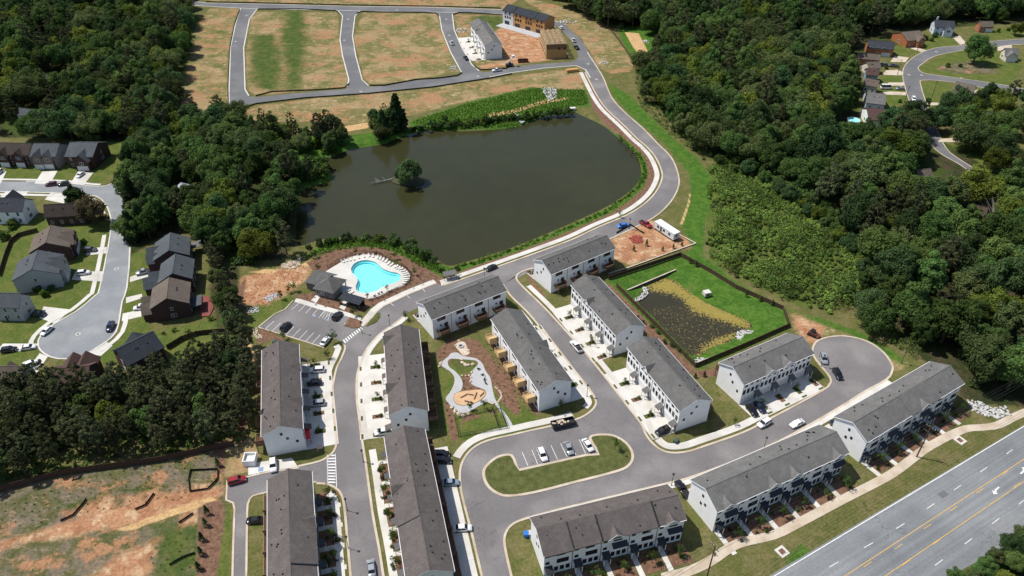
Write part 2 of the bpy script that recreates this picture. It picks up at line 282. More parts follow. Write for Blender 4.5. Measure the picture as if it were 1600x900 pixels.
Z['dirt'] = [
 [(378,432),(470,413),(487,419),(474,440),(450,458),(420,478),(380,476)], [(950,378),(985,356),(1015,343),(1078,374),(1084,383),(985,414),(958,402)], [(790,40),(855,62),(850,96),(800,98),(765,60),(785,40)], [(750,100),(795,98),(798,103),(752,107)],
 [(-20,852),(130,806),(200,786),(320,755),(345,765),(340,782),(200,822),(60,846),(-20,864)], [(190,865),(248,842),(236,905),(130,905)], [(95,800),(170,775),(180,800),(110,812)], [(190,775),(240,765),(235,785),(195,790)], [(286,800),(312,795),(310,815),(286,820)], [(1238,492),(1290,510),(1270,540),(1243,522)], [(683,184),(720,178),(745,180),(762,188),(745,190),(720,183),(690,187)]
 ]
Z['mulch'] = [
 [(500,420),(520,398),(560,386),(600,388),(650,410),(690,434),(694,443),(640,456),(600,474),(575,480),(560,470),(600,455),(640,440),(620,405),(560,402),(515,425)], [(478,410),(520,392),(560,388),(540,402),(505,425),(495,430)],
 [(455,462),(500,455),(540,475),(560,470),(575,485),(545,490),(500,480)], [(680,552),(700,530),(745,530),(770,560),(800,600),(815,640),(805,650),(780,625),(770,600),(740,560),(720,555),(690,575)], [(693,622),(706,628),(716,690),(704,690)], [(706,690),(730,645),(760,650),(775,640),(780,645),(720,660)],
 [(724,545),(742,545),(735,560),(728,570)], [(722,585),(760,580),(765,610),(720,620)], [(762,528),(776,528),(850,640),(838,650),(800,600)], [(916,455),(955,445),(1090,580),(1140,572),(1230,520),(1238,514),(1150,585),(1095,590),(1062,575),(1010,520)],
 [(310,790),(345,780),(352,800),(338,905),(306,905)], [(335,700),(352,697),(352,735),(340,745)], [(918,126),(928,142),(950,172),(997,220),(1016,245),(1026,267),(1026,283),(1014,301),(995,317),(960,335),(910,359),(850,384),(800,402),(760,416),(700,438),(720,424),(760,410),(800,397),(850,378),(910,353),(955,333),(985,313),(1006,293),(1014,271),(1008,246),(985,223),(944,193),(926,170)],
 [(380,435),(385,434),(378,478),(372,500),(360,480)], [(375,520),(385,530),(384,600),(385,690),(370,690)], [(405,510),(445,530),(440,540),(425,530),(402,540)], [(820,428),(832,436),(850,460),(845,470)]]
Z['sand'] = [[(415,204),(480,203),(540,197),(576,191),(576,200),(540,206),(480,209),(418,211)], [(763,177),(800,172),(850,156),(886,152),(888,155),(850,162),(805,176),(766,184)], [(388,425),(420,420),(450,425),(480,408),(490,405),(500,402),(492,416),(470,416),(420,428)], [(976,50),(998,52),(1012,80),(1005,92),(990,75)], [(385,200),(420,205),(440,215),(400,212)],
 [(180,828),(270,795),(330,775),(345,785),(290,800),(200,830)], [(376,540),(392,535),(400,560),(395,580),(382,570)], [(1062,350),(1074,318),(1077,300),(1073,285),(1079,300),(1078,318),(1066,352)]]
FOREST = dict(
 upper_left=[(-40,-40),(285,-40),(290,15),(285,70),(272,130),(262,170),(215,205),(170,205),(80,200),(-40,190)],
 lake_west=[(192,245),(235,190),(300,180),(345,165),(372,180),(395,195),(428,235),(470,255),(505,262),(495,280),(462,290),(450,340),(455,375),(425,390),(385,385),(350,350),(330,370),(300,345),(262,335),(232,360),(205,365),(192,325)],
 house_row=[(322,375),(345,360),(362,400),(362,430),(372,500),(365,510),(340,470),(335,430),(330,400)],
 pines=[(-40,608),(60,596),(150,586),(215,582),(270,572),(330,545),(362,515),(382,520),(388,600),(384,660),(300,675),(180,690),(60,715),(-40,740)],
 right=[(820,-40),(1640,-40),(1640,10),(1440,25),(1380,45),(1340,70),(1328,110),(1335,165),(1290,180),(1295,200),(1345,190),(1400,180),(1440,190),(1452,230),(1420,265),(1400,270),(1470,290),(1545,290),(1640,300),(1640,610),(1530,605),(1500,545),(1440,525),(1380,505),(1340,470),(1375,415),(1330,355),(1275,305),(1225,262),(1160,240),(1110,225),(1060,185),(1010,140),(1000,95),(1012,80),(1060,55),(1000,30),(950,30),(890,5)],
 right_yards=[(1450,170),(1500,160),(1560,160),(1640,140),(1640,270),(1560,250),(1530,220),(1470,215)],
 corner=[(1470,925),(1495,900),(1540,866),(1580,846),(1640,815),(1640,940),(1470,940)])
Z['forest'] = [[(-60,-60),(285,-60),(285,70),(270,135),(265,200),(240,230),(180,222),(80,215),(-60,215)], [(190,262),(240,205),(300,185),(360,190),(400,200),(460,270),(500,285),(465,300),(465,380),(440,405),(388,408),(350,385),(320,390),(300,365),(250,370),(205,400),(195,350)], [(330,390),(372,400),(382,520),(340,520),(328,450)], FOREST['pines']+[(-40,770)],
 [(850,-60),(1700,-60),(1700,30),(1450,45),(1345,100),(1340,210),(1440,200),(1640,320),(1640,640),(1515,630),(1440,560),(1340,480),(1370,420),(1250,310),(1120,255),(1020,160),(1005,105),(1060,60),(960,40)], FOREST['corner']]
XR, YR, STEP = 396.0, (78.0, 582.0), 1.2

def pinside(P, poly):
    x, y = P[:,0], P[:,1]; ins = np.zeros(len(P), bool); A = np.array(poly); n = len(A)
    for i in range(n):
        x1, y1 = A[i-1]; x2, y2 = A[i]
        c = (y1 > y) != (y2 > y)
        if y1 != y2: ins ^= c & (x < (x2-x1)*(y-y1)/(y2-y1)+x1)
    return ins
def sdist(P, poly, margin=9.0):
    """signed distance to a polygon, + inside, clipped to the margin"""
    A = np.array(poly); margin = float(margin); out = np.full(len(P), -margin)
    sel = np.where((P[:,0] > A[:,0].min()-margin) & (P[:,0] < A[:,0].max()+margin) & (P[:,1] > A[:,1].min()-margin) & (P[:,1] < A[:,1].max()+margin))[0]
    Q = P[sel]; d = np.full(len(Q), 1e9)
    for i in range(len(A)):
        a, b = A[i-1], A[i]; e = b-a; L2 = e@e+1e-12
        t = np.clip(((Q-a)@e)/L2, 0, 1); d = np.minimum(d, np.hypot(*(Q-a-t[:,None]*e).T))
    out[sel] = np.clip(np.where(pinside(Q, poly), d, -d), -margin, margin); return out
def terrain(P):
    z = np.zeros(len(P)); s = sdist(P, pond_w, 12)
    z = np.where(s > -2.2, np.clip(PONDZ-0.45*s, -4, 0), z)
    f = sdist(P, basin_f, 60); w = sdist(P, basin_w, 60)
    t = np.clip(-w, 0, None)/(np.clip(-w, 0, None)+np.clip(f, 0.01, None))
    z = np.where(f > 0, np.where(w > 0, np.clip(BASZ-0.3*w, -3, 0), BASZ*(1-t)), z); return np.where(sdist(P, POOL, 4) > -1.0, -3.2, z)

# ------------------------------------------------------------------ ground: one sheet, its cover mixed by distance to the surveyed outlines
xs = np.arange(-XR, XR+0.01, STEP); ys = np.arange(YR[0], YR[1]+0.01, STEP); nx, ny = len(xs), len(ys)
gx, gy = np.meshgrid(xs, ys); P = np.stack([gx.ravel(), gy.ravel()], 1); gz = terrain(P)
verts = np.column_stack([P, gz]); idx = np.arange(nx*ny).reshape(ny, nx)
quads = np.stack([idx[:-1,:-1].ravel(), idx[:-1,1:].ravel(), idx[1:,1:].ravel(), idx[1:,:-1].ravel()], 1)
FAR = 4000.0   # coarse skirt to the horizon, sharing the rim vertices
x0, x1, y0, y1 = xs[0], xs[-1], ys[0], ys[-1]
sk = np.array([(-FAR,-FAR,0),(FAR,-FAR,0),(FAR,FAR,0),(-FAR,FAR,0)]); base = len(verts); verts = np.vstack([verts, sk])
c00, c10, c11, c01 = idx[0,0], idx[0,-1], idx[-1,-1], idx[-1,0]
faces = quads.tolist()+[[base,base+1]+idx[0,::-1].tolist(), [base+1,base+2]+idx[::-1,-1].tolist(), [base+2,base+3]+idx[-1,:].tolist(), [base+3,base]+idx[:,0].tolist()]
gme = bpy.data.meshes.new("ground"); gme.from_pydata(verts.tolist(), [], faces); gme.update()
Pall = verts[:,:2]
for k, polys in Z.items():
    s = np.full(len(Pall), -9.0)
    for poly in polys: s = np.maximum(s, sdist(Pall, GP(poly)))
    if k == 'forest': s[base:] = 9.0; s[:base] = np.where((P[:,1] > 560) | (np.abs(P[:,0]) > 385), 9.0, s[:base])
    gme.attributes.new("sd_"+k, 'FLOAT', 'POINT').data.foreach_set("value", s.astype(np.float32))
ground = put("ground", gme); structure(ground)
def ground_material():
    m = bpy.data.materials.new("ground_cover"); m.use_nodes = True; nt = m.node_tree; N = nt.nodes; L = nt.links; b = N["Principled BSDF"]
    b.inputs["Roughness"].default_value = 1.0; b.inputs["Specular IOR Level"].default_value = 0.05
    tc = N.new("ShaderNodeTexCoord")
    def noise(sc, det=4, rough=0.55, off=0.0, vec=None):
        n = N.new("ShaderNodeTexNoise"); n.inputs["Scale"].default_value = sc; n.inputs["Detail"].default_value = det; n.inputs["Roughness"].default_value = rough
        mp = N.new("ShaderNodeMapping"); mp.inputs["Location"].default_value = (off, off*1.7, 0)
        if vec: mp.inputs["Rotation"].default_value = (0,0,vec[2]); mp.inputs["Scale"].default_value = (vec[0],vec[1],1)
        L.new(tc.outputs["Object"], mp.inputs[0]); L.new(mp.outputs[0], n.inputs["Vector"]); return n.outputs["Fac"]
    def ramp(f, a, b_, lo=0.0, hi=1.0, smooth_=True):
        r = N.new("ShaderNodeMapRange"); r.interpolation_type = 'SMOOTHSTEP' if smooth_ else 'LINEAR'; L.new(f, r.inputs[0])
        for i, v in enumerate((a, b_, lo, hi)): r.inputs[i+1].default_value = v
        return r.outputs[0]
    def mix(f, A, B):
        x = N.new("ShaderNodeMix"); x.data_type = 'RGBA'; L.new(f, x.inputs[0])
        for s_, i in ((A,6),(B,7)):
            if isinstance(s_, tuple): x.inputs[i].default_value = (*s_,1)
            else: L.new(s_, x.inputs[i])
        return x.outputs[2]
    def blend(c1, c2, sc, lo=0.42, hi=0.60, off=0.0, vec=None): return mix(ramp(noise(sc, 5, 0.6, off, vec), lo, hi), c1, c2)
    big = noise(0.09, 5, 0.6); mid = noise(0.5, 4, 0.6, 31.0)
    def zone(prev, key, colour, amp, width, bamp=0.0):
        at = N.new("ShaderNodeAttribute"); at.attribute_name = "sd_"+key
        a1 = N.new("ShaderNodeMath"); a1.operation = 'MULTIPLY_ADD'; L.new(mid, a1.inputs[0]); a1.inputs[1].default_value = amp*2
        a0 = N.new("ShaderNodeMath"); a0.operation = 'MULTIPLY_ADD'; L.new(big, a0.inputs[0]); a0.inputs[1].default_value = bamp*2; L.new(at.outputs["Fac"], a0.inputs[2]); L.new(a0.outputs[0], a1.inputs[2])
        return mix(ramp(a1.outputs[0], amp+bamp-width, amp+bamp+width), prev, colour)
    c = blend((0.105,0.108,0.036), (0.145,0.128,0.055), 0.16)                                                # tired lawn
    c = mix(ramp(noise(0.30, 5, 0.65, 5.0), 0.48, 0.70), c, (0.080,0.096,0.026))
    c = zone(c, 'lawn', blend((0.078,0.108,0.024), (0.112,0.125,0.034), 0.2, off=3.0), 0.5, 0.5)
    fl = blend((0.030,0.040,0.014), (0.060,0.050,0.028), 0.2, off=9.0); c = zone(c, 'forest', mix(ramp(noise(0.05,3,0.5,77.0),0.5,0.62), fl, (0.05,0.075,0.018)), 2.0, 1.0)
    st = blend((0.280,0.205,0.105), (0.140,0.132,0.048), 0.06, 0.40, 0.56, 12.0)
    st = mix(ramp(noise(0.30, 6, 0.75, 20.0, (0.85,1.1,0.15)), 0.50, 0.66), st, (0.38,0.285,0.165)); st = mix(ramp(noise(0.055, 6, 0.72, 41.0, (0.8,1.3,0.1)), 0.48, 0.62), st, (0.32,0.180,0.095))
    st = mix(ramp(noise(0.30, 5, 0.7, 58.0), 0.56, 0.66), st, (0.150,0.130,0.075))
    st = mix(ramp(noise(0.07, 6, 0.7, 66.0), 0.56, 0.68), st, (0.085,0.112,0.030)); c = zone(c, 'straw', st, 1.6, 0.8, 2.0)
    ro = blend((0.088,0.090,0.036), (0.150,0.125,0.088), 0.16, 0.42, 0.60, 33.0); ro = mix(ramp(noise(0.45, 6, 0.8, 19.0, (0.7,1.4,0.35)), 0.52, 0.66), ro, (0.25,0.200,0.135)); ro = mix(ramp(noise(0.09, 6, 0.75, 52.0), 0.52, 0.62), ro, (0.33,0.175,0.095)); ro = mix(ramp(noise(0.14, 6, 0.75, 71.0), 0.54, 0.63), ro, (0.055,0.075,0.022)); ro = mix(ramp(noise(0.8, 6, 0.8, 81.0), 0.58, 0.70), ro, (0.070,0.058,0.040))
    c = zone(c, 'rough', ro, 0.8, 0.5)
    c = zone(c, 'weed', blend((0.052,0.082,0.020), (0.085,0.105,0.028), 0.25, off=27.0), 3.0, 4.5, 9.0)
    c = zone(c, 'dirt', mix(ramp(noise(0.25, 5, 0.65, 61.0), 0.48, 0.66), blend((0.38,0.205,0.112), (0.29,0.140,0.075), 0.2, off=15.0), (0.47,0.325,0.20)), 2.0, 1.4, 3.0)
    c = zone(c, 'lush', mix(ramp(noise(0.11, 4, 0.6, 90.0), 0.60, 0.76), blend((0.046,0.108,0.016), (0.072,0.140,0.022), 0.35, off=7.0), (0.115,0.125,0.034)), 1.6, 1.1)
    c = zone(c, 'sand', blend((0.50,0.335,0.165), (0.42,0.27,0.13), 0.3, off=2.0), 0.5, 0.3)
    c = zone(c, 'mulch', blend((0.185,0.108,0.072), (0.135,0.078,0.052), 0.8, off=8.0), 0.5, 0.35)
    v = N.new("ShaderNodeVectorMath"); v.operation = 'SCALE'; L.new(c, v.inputs[0]); L.new(ramp(noise(1.3, 5, 0.7, 4.0), 0.28, 0.72, 0.62, 1.38, False), v.inputs["Scale"])
    L.new(v.outputs[0], b.inputs["Base Color"])
    bp = N.new("ShaderNodeBump"); bp.inputs["Strength"].default_value = 0.55; bp.inputs["Distance"].default_value = 0.25; L.new(noise(1.6, 5, 0.7), bp.inputs["Height"]); L.new(bp.outputs[0], b.inputs["Normal"])
    return m
gme.materials.append(ground_material())

# ------------------------------------------------------------------ water
def water_mat(name, col, rough=0.12, spec=0.35):
    m = mat(name, col, rough=rough, var=0.10, scale=0.02, fine=0.05, fscale=0.12, spec=spec, bump=0.06, bscale=1.2); return m
pw = MB().prism(offset(pond_w, -1.6 if area(pond_w) > 0 else 1.6, True), PONDZ, PONDZ).build("pond_water", water_mat("murky_pond_water", (0.033,0.034,0.0135), 0.16, 0.22)); structure(pw)
def basin_material():
    m = water_mat("algae_water", (0.036,0.032,0.017), 0.12); N = m.node_tree.nodes; L = m.node_tree.links; b = N["Principled BSDF"]; src = b.inputs["Base Color"].links[0].from_socket
    at = N.new("ShaderNodeAttribute"); at.attribute_name = "sd_algae"; tc = N.new("ShaderNodeTexCoord")
    n = N.new("ShaderNodeTexNoise"); n.inputs["Scale"].default_value = 1.5; n.inputs["Detail"].default_value = 5; n.inputs["Roughness"].default_value = 0.62; L.new(tc.outputs["Object"], n.inputs["Vector"])
    a = N.new("ShaderNodeMath"); a.operation = 'MULTIPLY_ADD'; L.new(at.outputs["Fac"], a.inputs[0]); a.inputs[1].default_value = 0.042; L.new(n.outputs[0], a.inputs[2])
    r = N.new("ShaderNodeMapRange"); L.new(a.outputs[0], r.inputs[0]); r.inputs[1].default_value = 0.47; r.inputs[2].default_value = 0.60
    n2 = N.new("ShaderNodeTexNoise"); n2.inputs["Scale"].default_value = 1.7; n2.inputs["Detail"].default_value = 4; L.new(tc.outputs["Object"], n2.inputs["Vector"])
    c = N.new("ShaderNodeMix"); c.data_type = 'RGBA'; L.new(n2.outputs[0], c.inputs[0]); c.inputs[6].default_value = (0.15,0.115,0.025,1); c.inputs[7].default_value = (0.34,0.27,0.06,1)
    x = N.new("ShaderNodeMix"); x.data_type = 'RGBA'; L.new(r.outputs[0], x.inputs[0]); L.new(src, x.inputs[6]); L.new(c.outputs[2], x.inputs[7]); L.new(x.outputs[2], b.inputs["Base Color"])
    rr = N.new("ShaderNodeMapRange"); L.new(r.outputs[0], rr.inputs[0]); rr.inputs[3].default_value = 0.2; rr.inputs[4].default_value = 0.95; L.new(rr.outputs[0], b.inputs["Roughness"]); return m
B = np.array(basin_w); bx = np.arange(B[:,0].min()-3, B[:,0].max()+3, 0.8); by = np.arange(B[:,1].min()-3, B[:,1].max()+3, 0.8)
ax, ay = np.meshgrid(bx, by); Q = np.stack([ax.ravel(), ay.ravel()], 1); ok = (sdist(Q, basin_w, 4) > -2.2).reshape(ax.shape)
bi = np.arange(ax.size).reshape(ax.shape); keep = ok[:-1,:-1] & ok[1:,:-1] & ok[:-1,1:] & ok[1:,1:]
bq = np.stack([bi[:-1,:-1][keep], bi[:-1,1:][keep], bi[1:,1:][keep], bi[1:,:-1][keep]], 1)
bme = bpy.data.meshes.new("basin_water"); bme.from_pydata(np.column_stack([Q, np.full(len(Q), BASZ)]).tolist(), [], bq.tolist())
ALG = [[(1012,446),(1038,434),(1057,440),(1080,459),(1110,475),(1145,491),(1173,504),(1165,512),(1131,502),(1085,487),(1070,468),(1052,459),(1017,452)], [(1090,556),(1110,545),(1145,530),(1150,522),(1120,530),(1098,545)]]
SCAT = [(1025,490),(1050,485),(1085,490),(1120,500),(1150,512),(1140,530),(1100,545),(1075,548),(1045,520)]
al = np.maximum(np.max([sdist(Q, GP(a, BASZ), 6) for a in ALG], 0)*1.6+1.0, np.clip(sdist(Q, GP(SCAT, BASZ), 6), -6, -2.2))
bme.attributes.new("sd_algae", 'FLOAT', 'POINT').data.foreach_set("value", al.astype(np.float32)); bme.materials.append(basin_material()); structure(put("basin_water", bme))

# ------------------------------------------------------------------ roads
def sheet(name, px, z, m, sm=0, world=False, label=None):
    p = px if world else GP(px); return structure(MB().prism(p, z, z).build(name, m))
mainL = smooth(GP([(915,113),(927,137),(937,155),(950,172),(975,195),(997,217),(1010,228),(1025,245),(1035,267),(1035,282),(1025,302),(1007,320),(980,337),(935,356),(895,375),(850,392),(800,410),(757,425),(694,447)]), 3)
poolL = GP([(683,443),(640,460),(600,479),(590,487),(577,503),(567,511)])
mainR = smooth(GP([(868,37),(888,48),(907,61),(917,82),(930,102),(942,122),(952,147),(962,162),(980,180),(1005,202),(1027,225),(1047,245),(1057,267),(1060,285),(1055,302),(1042,321),(1020,340),(985,358),(945,376),(900,394),(840,417)]), 3)
jctR = smooth(GP([(840,417),(822,421),(808,428),(806,437),(817,450)]), 3)
rowF = smooth(GP([(787,444),(772,438),(740,448),(690,467),(640,487),(615,506),(592,522),(572,545),(562,567),(556,590),(556,625),(559,650),(562,675),(570,725),(580,800),(590,855),(597,900),(602,925)]), 3)
lowL2 = smooth(GP([(495,754),(510,755),(525,761),(535,772),(540,792),(545,845),(550,900),(553,925)]), 3)
lowL1 = smooth(GP([(536,535),(541,543),(535,560),(527,577),(522,605),(522,637),(526,675),(528,688),(525,702),(517,712),(500,722),(466,730)]), 3)
sheet("main_road", mainR[6:]+[G(800,440)]+rowF+lowL2[::-1]+lowL1[::-1]+poolL[::-1]+mainL[::-1], 0.020, ASPH, world=True)
bR = smooth(GP([(817,450),(850,482),(885,520),(920,560),(950,597),(975,630),(1000,662),(1007,678),(1017,692),(1032,704),(1050,709),(1075,707),(1100,699),(1162,677),(1205,655),(1285,612),(1297,602),(1300,595),(1295,585),(1277,563),(1271,550),(1275,537),(1287,530),(1312,526),(1337,529),(1360,537),(1380,552),(1392,570),(1392,580),(1384,592),(1350,611),(1310,636),(1258,666),(1215,689),(1145,720),(1080,744),(1050,752),(1000,764),(930,781),(880,793),(842,803),(815,811),(800,818),(790,829),(786,845),(790,870),(797,900),(803,925)]), 3)
bL = smooth(GP([(787,444),(800,463),(825,487),(850,517),(875,547),(900,580),(920,605),(931,622),(932,634),(920,647),(900,657),(862,667),(830,674),(800,681),(762,690),(737,704),(722,728),(721,757),(727,787),(740,837),(755,900),(764,925)]), 3)
sheet("loop_street", jctR[2:]+bR+bL[::-1], 0.026, ASPH, world=True)
sheet("pool_parking_lot", [(405,511),(430,492),(447,484),(460,471),(503,483),(548,496),(540,503),(538,510),(556,514),(566,511),(536,534),(520,528),(515,530),(506,542)], 0.032, ASPH)
lotE = GP([(467,730),(417,737),(388,744),(354,751),(352,782),(363,787),(365,796),(363,850),(361,925)])
lotI = smooth(GP([(386,925),(387,880),(388,800),(390,785),(396,776),(417,771),(460,762),(495,754)]), 2)
sheet("rear_parking_lane", lotE+lotI, 0.030, ASPH, world=True)
# unfinished lots, far side of the pond
tU = GP([(300,2),(322,5),(400,6.5),(540,10),(680,12),(785,15.5),(840,22),(872,35)]); tL = GP([(868,42),(835,30),(785,22),(730,19.5),(680,19),(565,17),(527,16),(400,14),(325,10),(300,8)])
sheet("upper_lot_street", tU+tL, 0.020, ASPHN, world=True)
v1 = [(359,172),(359,135),(361,75),(369,37),(377,13),(402,13),(389,30),(380,75),(382,140),(388,150),(400,152),(403,161),(386,163),(371,180)]
sheet("lot_street_west", v1, 0.026, ASPHN)
sheet("lot_street_middle", [(527,15),(536,25),(532,62),(536,87),(546,125),(543,137),(535,142),(590,138),(575,134),(565,125),(555,87),(550,57),(554,25),(566,16)], 0.026, ASPHN)
sheet("lot_street_east", [(680,18),(687,24),(691,47),(705,82),(722,113),(722,122),(765,117),(748,111),(737,102),(722,77),(709,47),(706,24),(712,18)], 0.026, ASPHN)
sU = GP([(397,152),(500,142.5),(582,136),(650,126),(722,116.5),(765,112),(800,105),(842,100),(896,96.5),(904,89),(900,75),(887,57),(872,42),(866,36)])
sLo = GP([(880,36),(907,61),(935,105),(922,122),(914,109),(900,103),(850,107),(800,114),(765,121),(675,135),(575,145),(475,152),(397,161)])
sheet("lower_lot_street", sU+sLo, 0.032, ASPHN, world=True)
# old subdivision, left
oldr = smooth(GP([(-40,283),(40,284),(100,286),(140,291),(165,291),(185,283),(205,277),(208,285),(190,297),(188,304),(193,318),(195,345),(202,387),(197,450),(190,470),(186,495),(180,519),(162,536),(135,552),(105,560),(80,557),(65,547),(61,537),(65,525),(85,507),(120,487),(150,462),(157,450),(170,387),(175,350),(172,332),(165,318),(150,306),(105,302),(40,300),(-40,299)]), 2)
sheet("old_subdivision_street", oldr, 0.020, ASPHL, world=True)
# old subdivision, right
rr1 = smooth(GP([(1640,57),(1600,61),(1547,65),(1507,71),(1462,75),(1432,87),(1415,102),(1411,117),(1415,137),(1424,165),(1440,200),(1457,228),(1475,243),(1500,257),(1535,280),(1590,303),(1640,325)]), 3)
rr2 = smooth(GP([(1640,305),(1560,282),(1537,272),(1500,250),(1478,232),(1462,200),(1448,165),(1438,133),(1442,125),(1487,128),(1562,142),(1640,155)]), 3)
rr3 = smooth(GP([(1640,147),(1562,132),(1487,121),(1445,115),(1434,107),(1440,100),(1462,87),(1507,78),(1547,73),(1640,66)]), 3)
sheet("hillside_street", rr1+rr2+rr3, 0.020, ASPHN, world=True)
# highway
sheet("highway", [(1700,615),(1600,664),(1575,679),(1400,783),(1215,892),(1160,926),(1400,945),(1560,860),(1700,770)], 0.020, ASPHH)

# ------------------------------------------------------------------ kerbs, pavements
def kerb(line, side=1, w=0.55, z=0.14, m=None, world=True, parent=None, name="kerb", z0=-0.05, closed=False):
    o = MB().strip(line if world else GP(line), w*side, z0, z, closed=closed).build(name, m or CONCT); return structure(o)
def walk(line, off, w, side=1, z=0.12, m=None, name="pavement"):
    return structure(MB().strip(offset(line, off*side), w*side, -0.05, z).build(name, m or CONC))
kerb(mainL, -1, 0.7); walk(mainL, 1.6, 2.1, -1); kerb(poolL, -1, 0.5); walk(poolL, 0.55, 2.2, -1)
kerb(mainR[9:], 1, 0.6); kerb(jctR, 1, 0.6); kerb(rowF[13:], 1, 0.6); kerb(lowL2, -1, 0.6); kerb(lowL1, -1, 0.6); kerb(bR, 1, 0.6); kerb(bL, -1, 0.6)
walk(lowL2[6:], 1.5, 1.9, -1); walk(lowL1[:12], 1.5, 1.9, -1); walk(rowF[38:], 1.6, 1.9, 1); walk(rowF[13:38], 0.62, 1.6, 1)
walk(bR[:24], 1.5, 1.8, 1); walk(bR[24:43], 1.4, 2.2, 1, z=0.13); walk(bR[87:112], 0.62, 1.5, 1)
walk(bL[6:27], 1.5, 1.8, -1); walk(bL[30:48], 1.3, 2.2, -1)
kerb(lotE, 1, 0.5); kerb(lotI, 1, 0.5)
hwpath = smooth(GP([(1700,612),(1600,645),(1560,664),(1535,668),(1510,670),(1485,680),(1462,692),(1445,702),(1425,717),(1400,736),(1375,751),(1312,783),(1250,816),(1209,836),(1162,847),(1139,857),(1110,877),(1075,893),(1035,903)]), 3)
structure(MB().strip(offset(hwpath, -1.2), 2.4, -0.05, 0.1).build("highway_footpath", CONCT))
for ln, s in ((tU,1),(tL,1),(GP(v1[:5]),1),(GP(v1[5:10]),1),(GP([(529,17),(536,25),(532,62),(536,87),(546,125),(543,136)]),-1),(GP([(575,134),(565,125),(555,87),(550,57),(554,25),(562,17)]),-1),(GP([(687,22),(691,47),(705,82),(722,113)]),-1),(GP([(748,111),(737,102),(722,77),(709,47),(706,22)]),-1),(sLo[3:9],-1)):
    kerb(ln, s if area(list(ln)+[ln[0]]) or True else 1, 0.6, 0.13, CONC)
k0 = smooth(GP([(140,291),(165,291),(185,283)]), 3)
kerb(oldr[2:10], 1, 0.5, 0.12, CONC); kerb(oldr[24:], 1, 0.5, 0.12, CONC)
walk(oldr[30:36], 1.6, 1.5, 1); walk(oldr[44:58], 1.6, 1.5, 1); walk(oldr[60:70], 1.6, 1.5, 1); walk(oldr[:8], 1.0, 1.4, 1)
kerb(rr1, -1, 0.4, 0.1); kerb(rr2, -1, 0.4, 0.1); kerb(rr3, -1, 0.4, 0.1)

# oval island with parking bay
isl = smooth(GP([(811,733),(801,711),(782,711),(767,719),(755,732),(754,746),(761,761),(775,772),(795,777),(837,771),(900,755),(955,741),(980,732),(990,719),(989,705),(980,692),(965,682),(950,678),(928,679),(920,686),(934,709)]), 3)
isl_k = isl+[G(914,710)]
o = structure(MB().prism(isl_k, 0.0, 0.16).build("island_kerb", CONCT)); o["kind"] = "structure"
structure(MB().prism(offset(isl_k, 0.75 if area(isl_k) > 0 else -0.75, True), 0.10, 0.19).build("island_lawn", SOD))

# ------------------------------------------------------------------ painted markings
def paint_line(a, b, w, m=None, z=0.045, name="painted_stripe"):
    a, b = np.array(G(*a)), np.array(G(*b)); t = (b-a)/np.hypot(*(b-a)); n = np.array([-t[1], t[0]])*w/2
    return structure(MB().prism([tuple(a-n), tuple(b-n), tuple(b+n), tuple(a+n)], z, z).build(name, m or PAINTW))
for a, b in [((816,707),(825,728)),((831,703),(840,725)),((846,700),(856,722)),((861,696),(871,718)),((876,693),(886,714)),((890,690),(900,711)),((905,687),(915,709))]: paint_line(a, b, 0.14)
for i in range(5): paint_line((467+i*10.3,474+i*2.55), (455.5+i*10.9,484+i*2.9), 0.14)
for i in range(4): paint_line((508.5+i*2.6,487+i*0.3-1), (498+i*5.0,497+i*0.6), 0.12)
for a, b in [((518,488),(506,499)),((537.5,494),(527,505)),((548,497),(538,507))]: paint_line(a, b, 0.14)
for i in range(8): paint_line((428.5+i*10.3,501.5+i*3.05), (415+i*10.4,514+i*3.25), 0.14)
for i in range(9):
    t = i/8; paint_line((536.5+t*27,531-t*20), (540+t*26,536-t*21), 0.45)
for a, b in [((610,474),(616,478)),((636,462),(641,466)),((661,452),(664,456))]: paint_line(a, b, 0.15)
for i in range(10): paint_line((511,712+i*4.6), (524,711.5+i*4.7), 0.42)
paint_line((511,711),(512,757),0.18); paint_line((524,709),(526,761),0.18)
for i in range(6): paint_line((391+i*2.5,731.5), (392+i*2.5,743), 0.13, z=0.165)
def poly_line(px, w, m, z=0.045, name="painted_line"):
    l = GP(px); return structure(MB().strip(offset(l, -w/2), w, z-0.001, z).build(name, m))
poly_line([(1700,607),(1620,654),(1585,675),(1225,891),(1180,918)], 0.22, PAINTW)
poly_line([(1700,660),(1600,717.5),(1461,808),(1322,899),(1290,920)], 0.16, PAINTY); poly_line([(1700,692),(1600,752.5),(1385,899),(1350,923)], 0.16, PAINTY)
def along(a, b, length): # a painted dash of the given length starting at a
    A, Bv = np.array(G(*a)), np.array(G(*b)); t = (Bv-A)/np.hypot(*(Bv-A)); e = A+t*length; return tuple(A), tuple(e)
def dash(a, d, w, length, m):
    A, Bv = np.array(G(*a)), np.array(G(*d)); t = (Bv-A)/np.hypot(*(Bv-A)); n = np.array([-t[1],t[0]])*w/2; p = A-t*length/2; q = A+t*length/2
    structure(MB().prism([tuple(p-n),tuple(q-n),tuple(q+n),tuple(p+n)], 0.050, 0.050).build("painted_dash", m))
dl = [(1577,706),(1537,734),(1496,762),(1454,791),(1407,822),(1357,852),(1303,882)]
for i, p in enumerate(dl): dash(p, dl[i+1] if i < 6 else (1250,913), 0.16, 3.0, PAINTW)
for i, p in enumerate([(1570,739),(1531,767),(1490,795),(1449,823),(1404,854),(1356,882)]): dash(p, (p[0]-42,p[1]+27.5), 0.16, 2.8, PAINTY)
for p in [(1589,758),(1549,787),(1507,816),(1463,847),(1416,879)]: dash(p, (p[0]-43,p[1]+30), 0.16, 2.8, PAINTY)
